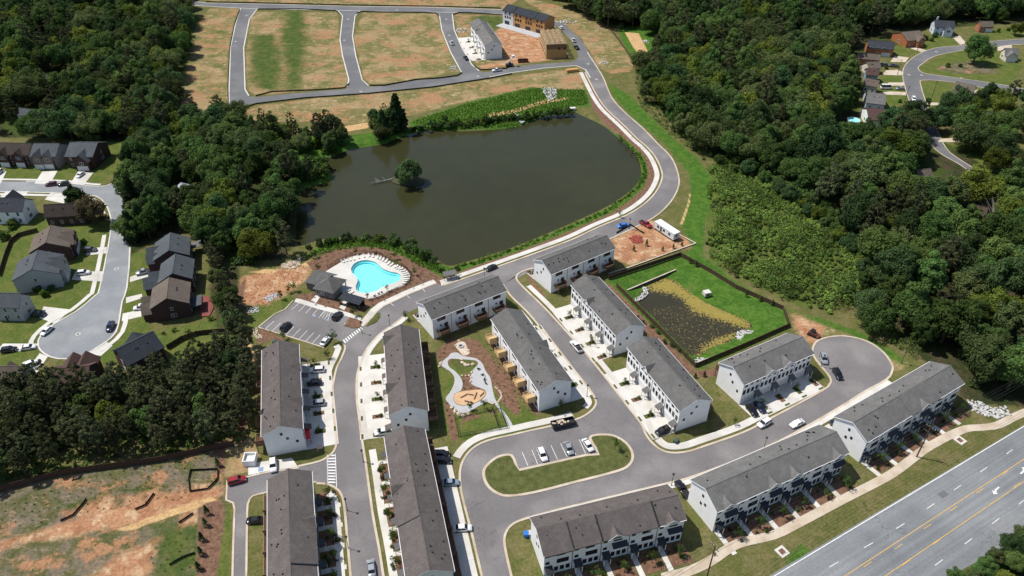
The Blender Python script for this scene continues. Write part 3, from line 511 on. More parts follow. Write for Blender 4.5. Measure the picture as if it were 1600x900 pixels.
for p in [(1597,784),(1556,814),(1513,846),(1467,879)]: dash(p, (p[0]-42,p[1]+32), 0.16, 3.0, PAINTW)
def arrow(p, d, flip=1):
    A, D = np.array(G(*p)), np.array(G(*d)); t = (D-A)/np.hypot(*(D-A)); n = np.array([-t[1],t[0]])*flip
    f = lambda u, v: tuple(A+t*u+n*v)
    structure(MB().prism([f(-1.6,-0.35),f(-1.6,0.0),f(-0.2,0.1),f(0.6,0.55),f(0.6,1.0),f(1.7,0.5),f(0.9,-0.5),f(0.75,0.05),f(0.1,-0.3)], 0.052, 0.052).build("turn_arrow", PAINTW))
arrow((1556,766), (1530,783)); arrow((1599,736), (1625,719), 1)
# accessible bays
structure(MB().prism(GP([(404,731),(412,730),(411.5,736.5),(403.5,737.5)]), 0.17, 0.17).build("blue_bay_symbol", PAINTB)); structure(MB().prism(GP([(490,491.5),(494,492.5),(492,495),(488,494)]), 0.045, 0.045).build("blue_bay_symbol", PAINTB)); structure(MB().prism(GP([(511,498),(515,499),(513,501.5),(509,500.5)]), 0.045, 0.045).build("blue_bay_symbol", PAINTB))
structure(MB().prism(GP([(1464,772),(1474,766),(1483,772),(1473,779)]), 0.036, 0.036).build("asphalt_patch", ASPHN))

def add_streaks(m, ang, amt=0.10, across=1.1):
    """wheel-path wear along the carriageway"""
    N = m.node_tree.nodes; L = m.node_tree.links; b = N["Principled BSDF"]; src = b.inputs["Base Color"].links[0].from_socket; tc = N.new("ShaderNodeTexCoord"); m0 = N.new("ShaderNodeMapping"); m0.inputs["Rotation"].default_value = (0,0,-ang); mp = N.new("ShaderNodeMapping"); mp.inputs["Scale"].default_value = (0.012,across,1)
    n = N.new("ShaderNodeTexNoise"); n.inputs["Scale"].default_value = 1.0; n.inputs["Detail"].default_value = 4; L.new(tc.outputs["Object"], m0.inputs[0]); L.new(m0.outputs[0], mp.inputs[0]); L.new(mp.outputs[0], n.inputs["Vector"])
    r = N.new("ShaderNodeMapRange"); L.new(n.outputs[0], r.inputs[0]); r.inputs[1].default_value = 0.3; r.inputs[2].default_value = 0.7; r.inputs[3].default_value = 1-amt; r.inputs[4].default_value = 1+amt
    v = N.new("ShaderNodeVectorMath"); v.operation = 'SCALE'; L.new(src, v.inputs[0]); L.new(r.outputs[0], v.inputs["Scale"]); L.new(v.outputs[0], b.inputs["Base Color"])
_a, _b = G(1585,675), G(1225,891); add_streaks(ASPHH, math.atan2(_b[1]-_a[1], _b[0]-_a[0]), 0.16)
def add_cracks(m, scale=0.16, amt=0.22):
    """thin sealed cracks and faint patches"""
    N = m.node_tree.nodes; L = m.node_tree.links; b = N["Principled BSDF"]; src = b.inputs["Base Color"].links[0].from_socket; tc = N.new("ShaderNodeTexCoord"); no = N.new("ShaderNodeTexNoise"); no.inputs["Scale"].default_value = 0.5; no.inputs["Detail"].default_value = 4; L.new(tc.outputs["Object"], no.inputs["Vector"])
    mx = N.new("ShaderNodeMix"); mx.data_type = 'VECTOR'; mx.inputs[0].default_value = 0.08; L.new(tc.outputs["Object"], mx.inputs[4]); 
    sc = N.new("ShaderNodeVectorMath"); sc.operation = 'SCALE'; L.new(no.outputs["Color"], sc.inputs[0]); sc.inputs["Scale"].default_value = 5.0; ad = N.new("ShaderNodeVectorMath"); L.new(tc.outputs["Object"], ad.inputs[0]); L.new(sc.outputs[0], ad.inputs[1])
    vo = N.new("ShaderNodeTexVoronoi"); vo.feature = 'DISTANCE_TO_EDGE'; vo.inputs["Scale"].default_value = scale; L.new(ad.outputs[0], vo.inputs["Vector"])
    gate = N.new("ShaderNodeTexNoise"); gate.inputs["Scale"].default_value = 0.06; gate.inputs["Detail"].default_value = 3; L.new(tc.outputs["Object"], gate.inputs["Vector"])
    r = N.new("ShaderNodeMapRange"); L.new(vo.outputs[0], r.inputs[0]); r.inputs[1].default_value = 0.006; r.inputs[2].default_value = 0.022; r.inputs[3].default_value = 1.0; r.inputs[4].default_value = 0.0
    g = N.new("ShaderNodeMapRange"); L.new(gate.outputs[0], g.inputs[0]); g.inputs[1].default_value = 0.48; g.inputs[2].default_value = 0.62; g.inputs[3].default_value = 0; g.inputs[4].default_value = amt
    mu = N.new("ShaderNodeMath"); mu.operation = 'MULTIPLY'; L.new(r.outputs[0], mu.inputs[0]); L.new(g.outputs[0], mu.inputs[1]); su = N.new("ShaderNodeMath"); su.operation = 'SUBTRACT'; su.inputs[0].default_value = 1.0; L.new(mu.outputs[0], su.inputs[1])
    v = N.new("ShaderNodeVectorMath"); v.operation = 'SCALE'; L.new(src, v.inputs[0]); L.new(su.outputs[0], v.inputs["Scale"]); L.new(v.outputs[0], b.inputs["Base Color"])
add_cracks(ASPH); add_cracks(ASPHL, 0.2, 0.3); add_cracks(ASPHH, 0.12, 0.25)
# ------------------------------------------------------------------ vegetation prototypes
NR = np.random.default_rng(11)
def leaf_cloud(centers, radii, n, size, jitter=0.55, squash=1.0, up=0.15, aspect=1.0):
    """leaf sprays on the outside of many small clumps -> (verts, faces)"""
    C = np.repeat(np.array(centers, float), n, 0); R = np.repeat(np.array(radii, float), n); k = len(C)
    d = NR.normal(size=(k,3)); d[:,2] += up; d /= np.linalg.norm(d, axis=1)[:,None]
    pos = C+d*(R*NR.uniform(0.62,1.08,k))[:,None]*np.array([1,1,squash])
    nrm = d+jitter*NR.normal(size=(k,3)); nrm[:,2] += 0.25; nrm /= np.linalg.norm(nrm, axis=1)[:,None]
    t = np.cross(nrm, NR.normal(size=(k,3))); t /= np.linalg.norm(t, axis=1)[:,None]; b = np.cross(nrm, t)
    s = (size*NR.uniform(0.55,1.35,k))[:,None]
    q = np.stack([pos-t*s*aspect, pos-b*s*0.62, pos+t*s*aspect*1.1, pos+b*s*0.62], 1)
    return q.reshape(-1,3), np.arange(4*k).reshape(-1,4)
def cloud_mesh(name, parts, m):
    V = np.vstack([p[0] for p in parts]); F = []; o = 0
    for p in parts: F.append(p[1]+o); o += len(p[0])
    F = np.vstack(F); me = bpy.data.meshes.new(name)
    me.vertices.add(len(V)); me.vertices.foreach_set("co", V.astype(np.float32).ravel())
    me.loops.add(F.size); me.loops.foreach_set("vertex_index", F.astype(np.int32).ravel())
    me.polygons.add(len(F)); me.polygons.foreach_set("loop_start", np.arange(0, F.size, 4, dtype=np.int32)); me.polygons.foreach_set("loop_total", np.full(len(F), 4, dtype=np.int32))
    me.materials.append(m); me.update(); me.validate(); return me
def broad_crown(R, H, zc, nc, n, size):
    ph = NR.uniform(0, 6.28, 4); cs, rs = [], []
    for i in range(nc):
        d = NR.normal(size=3); d[2] = abs(d[2])*1.05-0.55; d /= np.linalg.norm(d); a = math.atan2(d[1], d[0])
        f = 1+0.16*math.sin(2*a+ph[0])+0.13*math.sin(3*a+ph[1])+0.12*math.sin(5*d[2]+ph[2])
        u = NR.uniform(0.60,0.92)*f; cs.append((d[0]*R*u, d[1]*R*u, zc+d[2]*H*u)); rs.append(R*NR.uniform(0.22,0.40))
    for i in range(nc//5): cs.append((NR.uniform(-.3,.3)*R, NR.uniform(-.3,.3)*R, zc+NR.uniform(-.2,.35)*H)); rs.append(R*0.42)
    return leaf_cloud(cs, rs, n, size)
def trunk_mesh(name, h, r, limbs, reach, z0, m=BARK):
    b = MB(); bend = (RNG.uniform(-.25,.25), RNG.uniform(-.25,.25)); prev = (0,0,-0.3); pr = r*1.25
    for k in range(1, 5):
        t = k/4; q = (bend[0]*t*t, bend[1]*t*t, h*t); rr = r*(1-0.72*t); b.cyl(prev, q, pr, rr, 7); prev, pr = q, rr
    for k in range(limbs):
        a = 6.283*k/limbs+RNG.uniform(-.4,.4); z = z0+(h-z0)*RNG.uniform(0.0,0.7); L = reach*RNG.uniform(0.6,1)
        b.cyl((bend[0]*.4,bend[1]*.4,z), (math.cos(a)*L, math.sin(a)*L, z+L*0.75), r*0.42, r*0.1, 5)
    return b.mesh(name, m)
BROAD = []
for i, (R, H, m) in enumerate([(5.0,5.2,LEAF),(5.6,4.8,LEAFD),(4.6,5.6,LEAF),(5.2,5.0,LEAFY),(6.0,5.4,LEAFO),(4.4,6.0,LEAFD),(5.3,5.5,LEAF),(3.6,6.6,LEAF),(4.0,5.2,LEAFO)]):
    zc = H*0.95+1.6; BROAD.append((cloud_mesh("crown", [broad_crown(R, H, zc, 46, 210, 0.29)], m), trunk_mesh("trunk", zc+1.5, 0.32, 5, 3.2, zc*0.45), R, zc+H))
def pine_crown(h, z0, R, nl, n, size, ragged=0.35, cone=False):
    cs, rs = [], []
    for k in range(nl):
        t = k/(nl-1); z = z0+(h-z0)*t; rad = R*((1-t)**0.75*(0.55+0.45*min(1, t*5+0.3)) if cone else math.sqrt(max(0.05, 1-((t-.38)/.68)**2))); m_ = max(3, int(8*(1-t)+2)); a0 = NR.uniform(0,6.28)
        for j in range(m_):
            if NR.random() < ragged*0.5: continue
            a = a0+6.283*j/m_+NR.uniform(-.3,.3); L = rad*NR.uniform(0.55,1.0); cs.append((math.cos(a)*L, math.sin(a)*L, z+NR.uniform(-.5,.5))); rs.append((NR.uniform(0.75,1.25) if cone else NR.uniform(0.5,0.95))*(0.6+0.5*(1-t)))
    cs.append((0,0,h-0.3)); rs.append(0.6 if cone else 1.0); return leaf_cloud(cs, rs, n, size, 0.8, 0.7, 0.2, 1.3)
PINE = [(cloud_mesh("crown", [pine_crown(h, z0, R, 10, 90, 0.21)], LEAFP), trunk_mesh("trunk", h-0.5, 0.24, 4, 1.5, h*0.5), R, h) for h, z0, R in ((15.0,7.5,2.9),(17.0,8.0,3.1),(14.0,6.0,2.7),(16.0,6.5,3.3))]
FIR = [(cloud_mesh("crown", [pine_crown(h, 1.2, R, 15, 110, 0.30, 0.05, True)], m), trunk_mesh("trunk", h-0.8, 0.22, 4, 1.0, h*0.4), R, h) for h, R, m in ((12.0,3.2,LEAFD),(10.0,2.8,LEAFD))]
YOUNG = [(cloud_mesh("crown", [leaf_cloud(NR.normal(size=(12,3))*np.array([.5,.5,.7])*s+np.array([0,0,2.9*s]), NR.uniform(.35,.65,12)*s, 34, 0.15)], m), trunk_mesh("trunk", 2.9*s, 0.06*s, 3, 0.7, 1.4), 1.2*s, 4*s) for s, m in ((1.0,LEAF),(1.2,LEAFS),(0.85,LEAFS))]
SHRUB = [cloud_mesh("shrub", [leaf_cloud(NR.normal(size=(7,3))*np.array([.22,.22,.12])+np.array([0,0,.42]), NR.uniform(.22,.38,7), 26, 0.11)], m) for m in (LEAFS, LEAFD, LEAFB, LEAFR)]
CONE = cloud_mesh("conifer_shrub", [leaf_cloud([(0,0,0.35+0.22*k) for k in range(9)], [0.62*(1-k/9.5) for k in range(9)], 40, 0.12, 0.5, 0.8)], LEAFD)
BUSH = [cloud_mesh("bush", [broad_crown(1.7, 1.5, 1.0, 14, 60, 0.24)], m) for m in (LEAFS, LEAF, LEAFB, LEAFD)]
MAPLE = [(cloud_mesh("crown", [broad_crown(4.2, 3.6, 4.6, 30, 130, 0.30)], LEAFM), trunk_mesh("trunk", 5.6, 0.28, 5, 2.6, 1.8), 4.2, 8.2), (cloud_mesh("crown", [broad_crown(3.6, 3.8, 4.8, 30, 130, 0.30)], LEAFD), trunk_mesh("trunk", 5.6, 0.26, 5, 2.4, 1.8), 3.6, 8.6)]
def tree(proto, x, y, s, name, label, cat="tree", group=None, rz=None, sz=None, z=0.0):
    e = empty(name, (x,y,z), RNG.uniform(0,6.28) if rz is None else rz); e.scale = (s,s,sz or s); tag(e, label, cat, group)
    put("trunk", proto[1], e); put("crown", proto[0], e); return e
def shrub(me, x, y, s, label, group=None, name="shrub", z=0.0, cat="shrub"):
    o = put(name, me, None, (x,y,z), RNG.uniform(0,6.28), (s,s,s*RNG.uniform(.85,1.15))); return tag(o, label, cat, group)
def scatter(polys, spacing, seed, z=0.0, jit=None):
    """dart throwing inside outlines"""
    r = np.random.default_rng(seed); out = []
    for poly in polys:
        W_ = GP(poly, z); A = np.array(W_); lo, hi = A.min(0), A.max(0); cell = spacing/1.4142; grid = {}
        n = int((hi-lo).prod()/(spacing**2)*7); Q = r.uniform(lo, hi, (n,2)); Q = Q[pinside(Q, W_)]
        for q in Q:
            k = (int(q[0]//cell), int(q[1]//cell)); bad = False
            for i in (-2,-1,0,1,2):
                for j in (-2,-1,0,1,2):
                    for p in grid.get((k[0]+i,k[1]+j), ()):
                        if (p[0]-q[0])**2+(p[1]-q[1])**2 < spacing**2: bad = True
            if not bad: grid.setdefault(k, []).append(q); out.append((float(q[0]), float(q[1])))
    return out
# ------------------------------------------------------------------ townhouse rows
HW, WW, EAVE, RISE, UNIT = 5.4, 5.05, 8.4, 2.65, 7.0
PITCHR = RISE/HW
_cache = {}
def cached(key, fn):
    if key not in _cache: _cache[key] = fn()
    return _cache[key]
def win_mesh(w, h, n=1, frame=None):
    def f():
        b = MB()
        for i in range(n):
            x = (i-(n-1)/2)*(w+0.12)
            b.box(x-w/2-.07,x+w/2+.07,-0.05,0.02,-h/2-.09,-h/2,0); b.box(x-w/2-.07,x+w/2+.07,-0.05,0.02,h/2,h/2+.08,0)
            b.box(x-w/2-.07,x-w/2,-0.045,0.02,-h/2,h/2,0); b.box(x+w/2,x+w/2+.07,-0.045,0.02,-h/2,h/2,0); b.box(x-w/2,x+w/2,-0.02,0.01,-h/2,h/2,1); b.box(x-w/2,x+w/2,-0.035,-0.02,-.025,.025,0)
        return b.mesh("window", [frame or BRONZE, GLASS])
    return cached(("win",w,h,n,(frame or BRONZE).name), f)
def box_mesh(key, dims, m, name):
    return cached((key,)+tuple(dims), lambda: MB().box(*dims).mesh(name, m))
FACE = dict(F=0.0, B=math.pi, L=-math.pi/2, R=math.pi/2)
def garage_mesh(w, h):
    def f():
        b = MB().box(-w/2,w/2,-0.03,0.02,0,h,0)
        for k in range(1,4): b.box(-w/2,w/2,-0.045,-0.03,h*k/4-.02,h*k/4+.02,1)
        b.box(-w/2-.12,-w/2,-0.06,0.02,0,h+.12,1); b.box(w/2,w/2+.12,-0.06,0.02,0,h+.12,1); b.box(-w/2,w/2,-0.06,0.02,h,h+.12,1)
        return b.mesh("garage_door", [GARAGE, TRIM])
    return cached(("gar",w,h), f)
def door_mesh(m=None):
    m = m or DOORM
    return cached(("door",m.name), lambda: MB().box(-.48,.48,-.04,.02,0,2.1,0).box(-.58,-.48,-.06,.02,0,2.2,1).box(.48,.58,-.06,.02,0,2.2,1).box(-.48,.48,-.06,.02,2.1,2.2,1).box(-.3,.3,-.055,-.04,1.2,1.9,2).mesh("door", [m, TRIM, GLASS]))
def porch_roof_mesh(w, d, m):
    def f():
        b = MB(); b.slab([(-w/2,-d,-0.55),(w/2,-d,-0.55),(w/2,0,0.12),(-w/2,0,0.12)], 0.14); b.box(-w/2+.05,w/2-.05,-d+.08,-d+.2,-0.85,-0.66,0); return b.mesh("porch_roof", m)
    return cached(("porch",w,d,m.name), f)
def deck_parts(w, d, m, screen=True):
    def floor():
        b = MB(); n = int(w/0.29)
        for i in range(n): b.box(-w/2+i*w/n+.012,-w/2+(i+1)*w/n-.012,-d,0,-.04,0)
        b.box(-w/2,w/2,-d-.05,-d,-.28,-.02); b.box(-w/2-.05,-w/2,-d,0,-.28,-.02); b.box(w/2,w/2+.05,-d,0,-.28,-.02); return b.mesh("deck", m)
    def rail():
        b = MB()
        for z in (0.12,0.98): b.box(-w/2,w/2,-d-.03,-d+.05,z,z+.07); b.box(-w/2-.03,-w/2+.05,-d,0,z,z+.07)
        for i in range(int(w/0.22)+1): x = -w/2+i*w/int(w/0.22); b.box(x-.02,x+.02,-d-.01,-d+.03,.12,1.0)
        for i in range(int(d/0.22)+1): y = -d+i*d/int(d/0.22); b.box(-w/2-.01,-w/2+.03,y-.02,y+.02,.12,1.0)
        return b.mesh("railing", WOODR if m is WOODB else m)
    fl = cached(("dk",w,d,m.name), floor); ra = cached(("dr",w,d,m.name), rail)
    sc = cached(("ds",d,m.name), lambda: MB().box(-.05,.05,-d,0,0,1.75).box(-.09,.09,-d-.05,-d+.07,0,1.85).box(-.09,.09,-.08,.0,0,1.85).box(-.08,.08,-d,0,1.75,1.83).mesh("privacy_screen", m))
    po = cached(("dp",m.name), lambda: MB().box(-.08,.08,-.08,.08,-2.95,-.04).mesh("deck_post", m))
    return fl, ra, sc, po
def add_deck(e, x, yb, z, face, w, d, m, screen=True, posts=True, sx=1):
    fl, ra, sc, po = deck_parts(w, d, m)
    o = put("deck", fl, e, (x, yb, z), FACE[face], (sx,1,1)); put("railing", ra, o)
    if screen: put("privacy_screen", sc, o, (w/2-.06,0,0))
    if posts:
        for px in (-w/2+.12, w/2-.12): put("deck_post", po, o, (px,-d+.12,0))
def gable_roof_mesh(L, hw, eave, rise, over_end=0.2, t=0.24, steps=None):
    b = MB(); k = rise/hw
    b.slab([(-L-over_end,0,eave+rise),(-L-over_end,-hw,eave),(L+over_end,-hw,eave),(L+over_end,0,eave+rise)], t)
    b.slab([(L+over_end,0.0,eave+rise),(L+over_end,hw,eave),(-L-over_end,hw,eave),(-L-over_end,0.0,eave+rise)], t)
    b.box(-L-over_end,L+over_end,-.14,.14,eave+rise-.05,eave+rise+.05)
    return b.mesh("roof", ROOF_GR)
def frame_of(p1, p2, z, front):
    """row frame from its two ridge ends (photo) and a point on its front side"""
    a, b = np.array(G(*p1, z)), np.array(G(*p2, z)); c = (a+b)/2; u = (b-a)/np.hypot(*(b-a)); f = np.array(G(*front, 0))-c
    if u[1]*f[0]-u[0]*f[1] < 0: u = -u
    return c, u, math.atan2(u[1], u[0]), np.hypot(*(b-a))/2
def loc2w(c, rz, x, y): return (c[0]+x*math.cos(rz)-y*math.sin(rz), c[1]+x*math.sin(rz)+y*math.cos(rz))
def cross_gable(e, roof, x, w, rise, side, rm, wm, proj=0.25, eave=EAVE, hw=HW, pitch=PITCHR, ext=0.0):
    """small gable on the front (-1) or back (+1) slope"""
    yb = hw-rise/pitch; s = side; b = MB(); y0 = hw+proj; o = 0.3
    A = (x-w/2-o, s*y0, eave-o*rise/(w/2)+.06); Bp = (x+w/2+o, s*y0, eave-o*rise/(w/2)+.06); C = (x, s*y0, eave+rise+.06); D = (x, s*max(yb-.3,0.1), eave+rise+.06)
    yl = hw+0.0; Al = (x-w/2-o, s*(yl-0.6), A[2]); 
    for P_, Q_ in ((A,C),(C,Bp)):
        e_ = A if P_ is A else Bp; back = (e_[0], s*(hw-max(0,(e_[2]-eave))/pitch-.4), e_[2])
        top = [e_, C, D, back]
        if ((top[1][0]-top[0][0])*(top[2][1]-top[0][1])-(top[1][1]-top[0][1])*(top[2][0]-top[0][0])) < 0: top = top[::-1]
        b.slab(top, 0.14)
    g = b.build("gable_roof", rm, roof); tb = MB()
    for e_ in (A, Bp): tb.hexa([(e_[0],s*(y0+.02),e_[2]-.28),(C[0],s*(y0+.02),C[2]-.28),(C[0],s*(y0+.07),C[2]-.28),(e_[0],s*(y0+.07),e_[2]-.28),(e_[0],s*(y0+.02),e_[2]),(C[0],s*(y0+.02),C[2]),(C[0],s*(y0+.07),C[2]),(e_[0],s*(y0+.07),e_[2])])
    tb.build("gable_trim", TRIM, g)
    wb = MB(); yw = s*(hw-0.02); z0 = eave-0.75
    f = [(x-w/2,yw,z0),(x+w/2,yw,z0),(x+w/2,yw,eave),(x,yw,eave+rise),(x-w/2,yw,eave)]; bk = [(p[0], s*(WW-.3), p[2]) for p in f]
    wb.add(f+bk, [(0,1,2,3,4) if s < 0 else (4,3,2,1,0)]+[((i+1) % 5,i,i+5,(i+1) % 5+5) for i in range(5)]); wb.build("gable_wall", wm, e)
def townhouse_row(name, p1, p2, front, n, kind, label, roof, gables=(), drive=6.5, deckm=None, deckless=(), steps=(), bays=(), flip=False, yard=None, red=None, walkl=9.0, short="row", seams=(), sdz=0.0):
    c, u, rz, L = frame_of(p1, p2, EAVE+RISE, front); e = empty(name, (c[0],c[1],0), rz); tag(e, label, "townhouses", "rows of white townhouses")
    un = 2*L/n; lw = L-0.18
    w = MB(); pts = [(-WW,-0.3),(WW,-0.3),(WW,EAVE-.1),(0,EAVE+WW*PITCHR-.12),(-WW,EAVE-.1)]
    w.add([(-lw,y,z) for y,z in pts]+[(lw,y,z) for y,z in pts], [(4,3,2,1,0),(5,6,7,8,9),(0,1,6,5),(1,2,7,6),(2,3,8,7),(3,4,9,8),(4,0,5,9)])
    w.build("wall", WHITE, e)
    r = put("roof", gable_roof_mesh(L, HW, EAVE, RISE), e); r.data.materials[0] = roof
    for s0, s1, dz in steps:   # units whose roof and front stand a little higher
        b = MB(); xa, xb = -L+s0*un, -L+s1*un
        b.slab([(xa,-.02,EAVE+RISE+dz),(xa,-HW-dz*1.6,EAVE-0.8*dz+dz),(xb,-HW-dz*1.6,EAVE-0.8*dz+dz),(xb,-.02,EAVE+RISE+dz)], 0.1+dz)
        b.build("roof_section", roof, r)
    for sx in (-1,1):
        for sy in (-1,1): MB().hexa([(sx*(L+.2)-.03,sy*HW,EAVE-.36),(sx*(L+.2)+.03,sy*HW,EAVE-.36),(sx*(L+.2)+.03,0,EAVE+RISE-.36),(sx*(L+.2)-.03,0,EAVE+RISE-.36),(sx*(L+.2)-.03,sy*HW,EAVE-.03),(sx*(L+.2)+.03,sy*HW,EAVE-.03),(sx*(L+.2)+.03,0,EAVE+RISE-.03),(sx*(L+.2)-.03,0,EAVE+RISE-.03)]).build("rake_board", TRIM, r)
    for sy in (-1,1): MB().box(-L-.1,L+.1,sy*HW-.07+sy*.07,sy*HW+.07+sy*.07,EAVE-.2,EAVE-.06).build("gutter", TRIM, r)
    for fl_ in seams:          # dark strip where a unit's roof steps: flashing plus the step's shadow line, coloured in
        xf = -L+fl_*un; MB().hexa([(xf-.13,-HW-.1,EAVE-.1),(xf+.13,-HW-.1,EAVE-.1),(xf+.13,-.1,EAVE+RISE-.15),(xf-.13,-.1,EAVE+RISE-.15),(xf-.13,-HW-.1,EAVE+.16+sdz),(xf+.13,-HW-.1,EAVE+.16+sdz),(xf+.13,-.1,EAVE+RISE+.12+sdz),(xf-.13,-.1,EAVE+RISE+.12+sdz)]).build("flashing_shadow_strip", DARKM, r)
    for k in range(n*3):       # plumbing vents, mostly on the slope away from the front
        x = RNG.uniform(-L+1, L-1); y = RNG.choice([1,1,-1])*RNG.uniform(1.0,4.4); z = EAVE+RISE-abs(y)*PITCHR
        put("roof_vent", box_mesh("vent", (-.14,.14,-.14,.14,-.1,.34), PLASTIC, "roof_vent"), r, (x,y,z))
    for ui in range(n):
        cx = -L+(ui+0.5)*un; m_ = -1 if flip else 1
        if ui: 
            for y in (-WW, WW): put("downspout", box_mesh("spout", (-.06,.06,-.07,.07,0.1,EAVE-.15), BRONZE, "downspout"), e, (-L+ui*un, y, 0))
        W_ = lambda face, x, z, w_, h_, n_=1: put("window", win_mesh(w_, h_, n_), e, (cx+m_*x, -WW if face == 'F' else WW, z), FACE[face])
        if kind == 'A':
            for x in (-2.4,-.8,.8,2.4): W_('F', x, 4.55, .85, 1.55)
            for x in (-2.1,0,2.1): W_('F', x, 7.35, .95, 1.25)
            put("garage_door", garage_mesh(4.6,2.2), e, (cx-m_*0.85,-WW,0.1)); put("door", door_mesh(), e, (cx+m_*2.5,-WW,0.1))
            po = put("porch_roof", porch_roof_mesh(2.0,1.9,roof), e, (cx+m_*2.5,-WW,3.15)); 
            for x in (-.85,.85): put("porch_post", box_mesh("ppost", (-.08,.08,-.08,.08,-2.95,-.62), TRIM, "porch_post"), po, (x,-1.75,0))
            W_('B', 0.1, 7.2, .85, 1.35, 3); W_('B', -1.5, 4.25, 1.15, 1.25); W_('B', -1.4, 1.5, 1.0, 1.4); put("door", door_mesh(TRIM), e, (cx+m_*.45,WW,2.95), math.pi); put("door", door_mesh(TRIM), e, (cx+m_*1.1,WW,0.05), math.pi)
            if ui not in deckless: add_deck(e, cx+m_*0.3, WW, 2.92, 'B', 3.5, 2.7, deckm or WOODB)
        else:
            bay = ui in bays
            W_('F', -2.5, 7.3, .85, .95); W_('F', .75 if not bay else .6, 7.25, .95, 1.25, 2 if not bay else 2); W_('F', -2.5, 4.55, .85, .85); W_('F', 1.2, 4.5, .85, 1.45, 3)
            for x in (-.35,1.1,2.5): W_('F', x, 1.65, .85, 1.4)
            put("door", door_mesh(), e, (cx-m_*2.3,-WW,0.15)); po = put("porch_roof", porch_roof_mesh(1.9,1.8,DARKM), e, (cx-m_*2.3,-WW,3.3))
            for x in (-.8,.8): put("porch_post", box_mesh("ppost", (-.08,.08,-.08,.08,-2.95,-.62), TRIM, "porch_post"), po, (x,-1.65,0))
            if bay: put("awning", cached("awn", lambda: MB().slab([(-1.9,-1.15,-.5),(1.9,-1.15,-.5),(1.9,.05,.35),(-1.9,.05,.35)], .1).mesh("awning", DARKM)), e, (cx+m_*1.0,-WW,5.75))
            W_('B', 0, 7.2, .85, 1.3, 2); W_('B', -1.9, 4.3, 1.0, 1.4); W_('B', 1.9, 7.2, .8, 1.2); put("door", door_mesh(TRIM), e, (cx+m_*.8,WW,2.95), math.pi)
            put("garage_door", garage_mesh(4.7,2.2), e, (cx,WW,0.1), math.pi)
            if deckm: add_deck(e, cx, WW, 2.9, 'B', un-.16, 2.1, deckm, True, True)
    for s in (-1,1):
        for y, z in ((0.4,7.6),(-0.9,5.6),(-3.2,4.0) if kind == 'A' else (0.6,4.6)): put("window", win_mesh(.55,.75), e, (s*lw, y, z), FACE['R' if s > 0 else 'L'])
    for ui, side, w_, ri in gables: cross_gable(e, r, -L+(ui+.5)*un, w_, ri, side, roof, WHITE)
    # paving that belongs to the row
    if kind == 'A':
        for ui in range(n):
            cx = -L+(ui+0.5)*un; m_ = -1 if flip else 1
            q = [(cx-un/2+.02,-WW-drive),(cx+un/2-.02,-WW-drive),(cx+un/2-.02,-WW),(cx-un/2+.02,-WW)]
            structure(put("driveway", MB().prism(q, -.05, 0.10).mesh("driveway", CONC), None, (c[0],c[1],0), rz))
            bx = cx+m_*(un/2-1.15); bed = [(bx-.75,-WW-5.4),(bx+.75,-WW-5.4),(bx+.75,-WW-2.4),(bx-.75,-WW-2.4)]
            structure(put("planting_bed", MB().prism(bed, 0, 0.17).mesh("planting_bed", MULCH if ui % 2 else SOD), None, (c[0],c[1],0), rz))
            if drive > 7: structure(put("verge_patch", MB().prism([(bx-.9,-WW-drive+.35),(bx+.9,-WW-drive+.35),(bx+.9,-WW-drive+.95),(bx-.9,-WW-drive+.95)], 0, 0.155).mesh("verge_patch", SOD), None, (c[0],c[1],0), rz))
            yield_sh.append((loc2w(c, rz, bx, -WW-3.0), 1.0, short)); yield_sh.append((loc2w(c, rz, bx, -WW-4.1), 0.75, short))
            if ui % 2 == 0: yield_yt.append((loc2w(c, rz, bx, -WW-3.6), 0.62, short))
    else:
        for ui in range(n):
            cx = -L+(ui+0.5)*un; m_ = -1 if flip else 1
            if drive: structure(put("driveway", MB().prism([(cx-un/2+.02,WW),(cx+un/2-.02,WW),(cx+un/2-.02,WW+drive),(cx-un/2+.02,WW+drive)], -.05, 0.10).mesh("driveway", CONC), None, (c[0],c[1],0), rz))
            x = cx-m_*2.3; b = MB()
            b.prism([(x-.65,-WW-walkl),(x+.65,-WW-walkl),(x+.65,-WW),(x-.65,-WW)], -.05, .082)
            structure(put("front_walk", b.mesh("front_walk", CONC), None, (c[0],c[1],0), rz))
            bed = [(x+.8*m_,-WW-walkl*.9),(x+m_*(un-1.0),-WW-walkl*.9),(x+m_*(un-1.0),-WW-.6),(x+.8*m_,-WW-.6)]
            structure(put("planting_bed", MB().prism(bed, -.02, 0.05).mesh("planting_bed", MULCH), None, (c[0],c[1],0), rz))
            for k in range(5): yield_sh.append((loc2w(c, rz, x+m_*RNG.uniform(1.2,un-1.4), -WW-RNG.uniform(.9,walkl*.8)), RNG.uniform(.7,1.15), short))
            yield_yt.append((loc2w(c, rz, x+m_*(un*.5), -WW-walkl*.55), 0.9, short))
    ROWS[name+label] = (c, rz, L, un); return e, c, rz, L, un
ROWS = {}; yield_sh = []; yield_yt = []
TR = townhouse_row
TR("townhouse_row", (435.7,532), (438,664.8), (560,610), 5, 'A', "white townhouse row with a red entry awning, left of the curving street", ROOF_BR, gables=[(1,-1,3.4,1.5),(3,-1,3.4,1.5)], drive=8.6, deckm=WOODB, short="left row with the red awning")
TR("townhouse_row", (449.7,732.7), (455.3,939), (560,820), 6, 'B', "white townhouse row at the bottom left edge beside the red parked car", ROOF_BR, gables=[(0,-1,3.2,1.5),(3,-1,3.2,1.5)], drive=2.6, deckm=WOODB, steps=[(1.5,3.4,0.16)], seams=(1.5,), sdz=.1, walkl=6.0, flip=False, short="bottom left row")
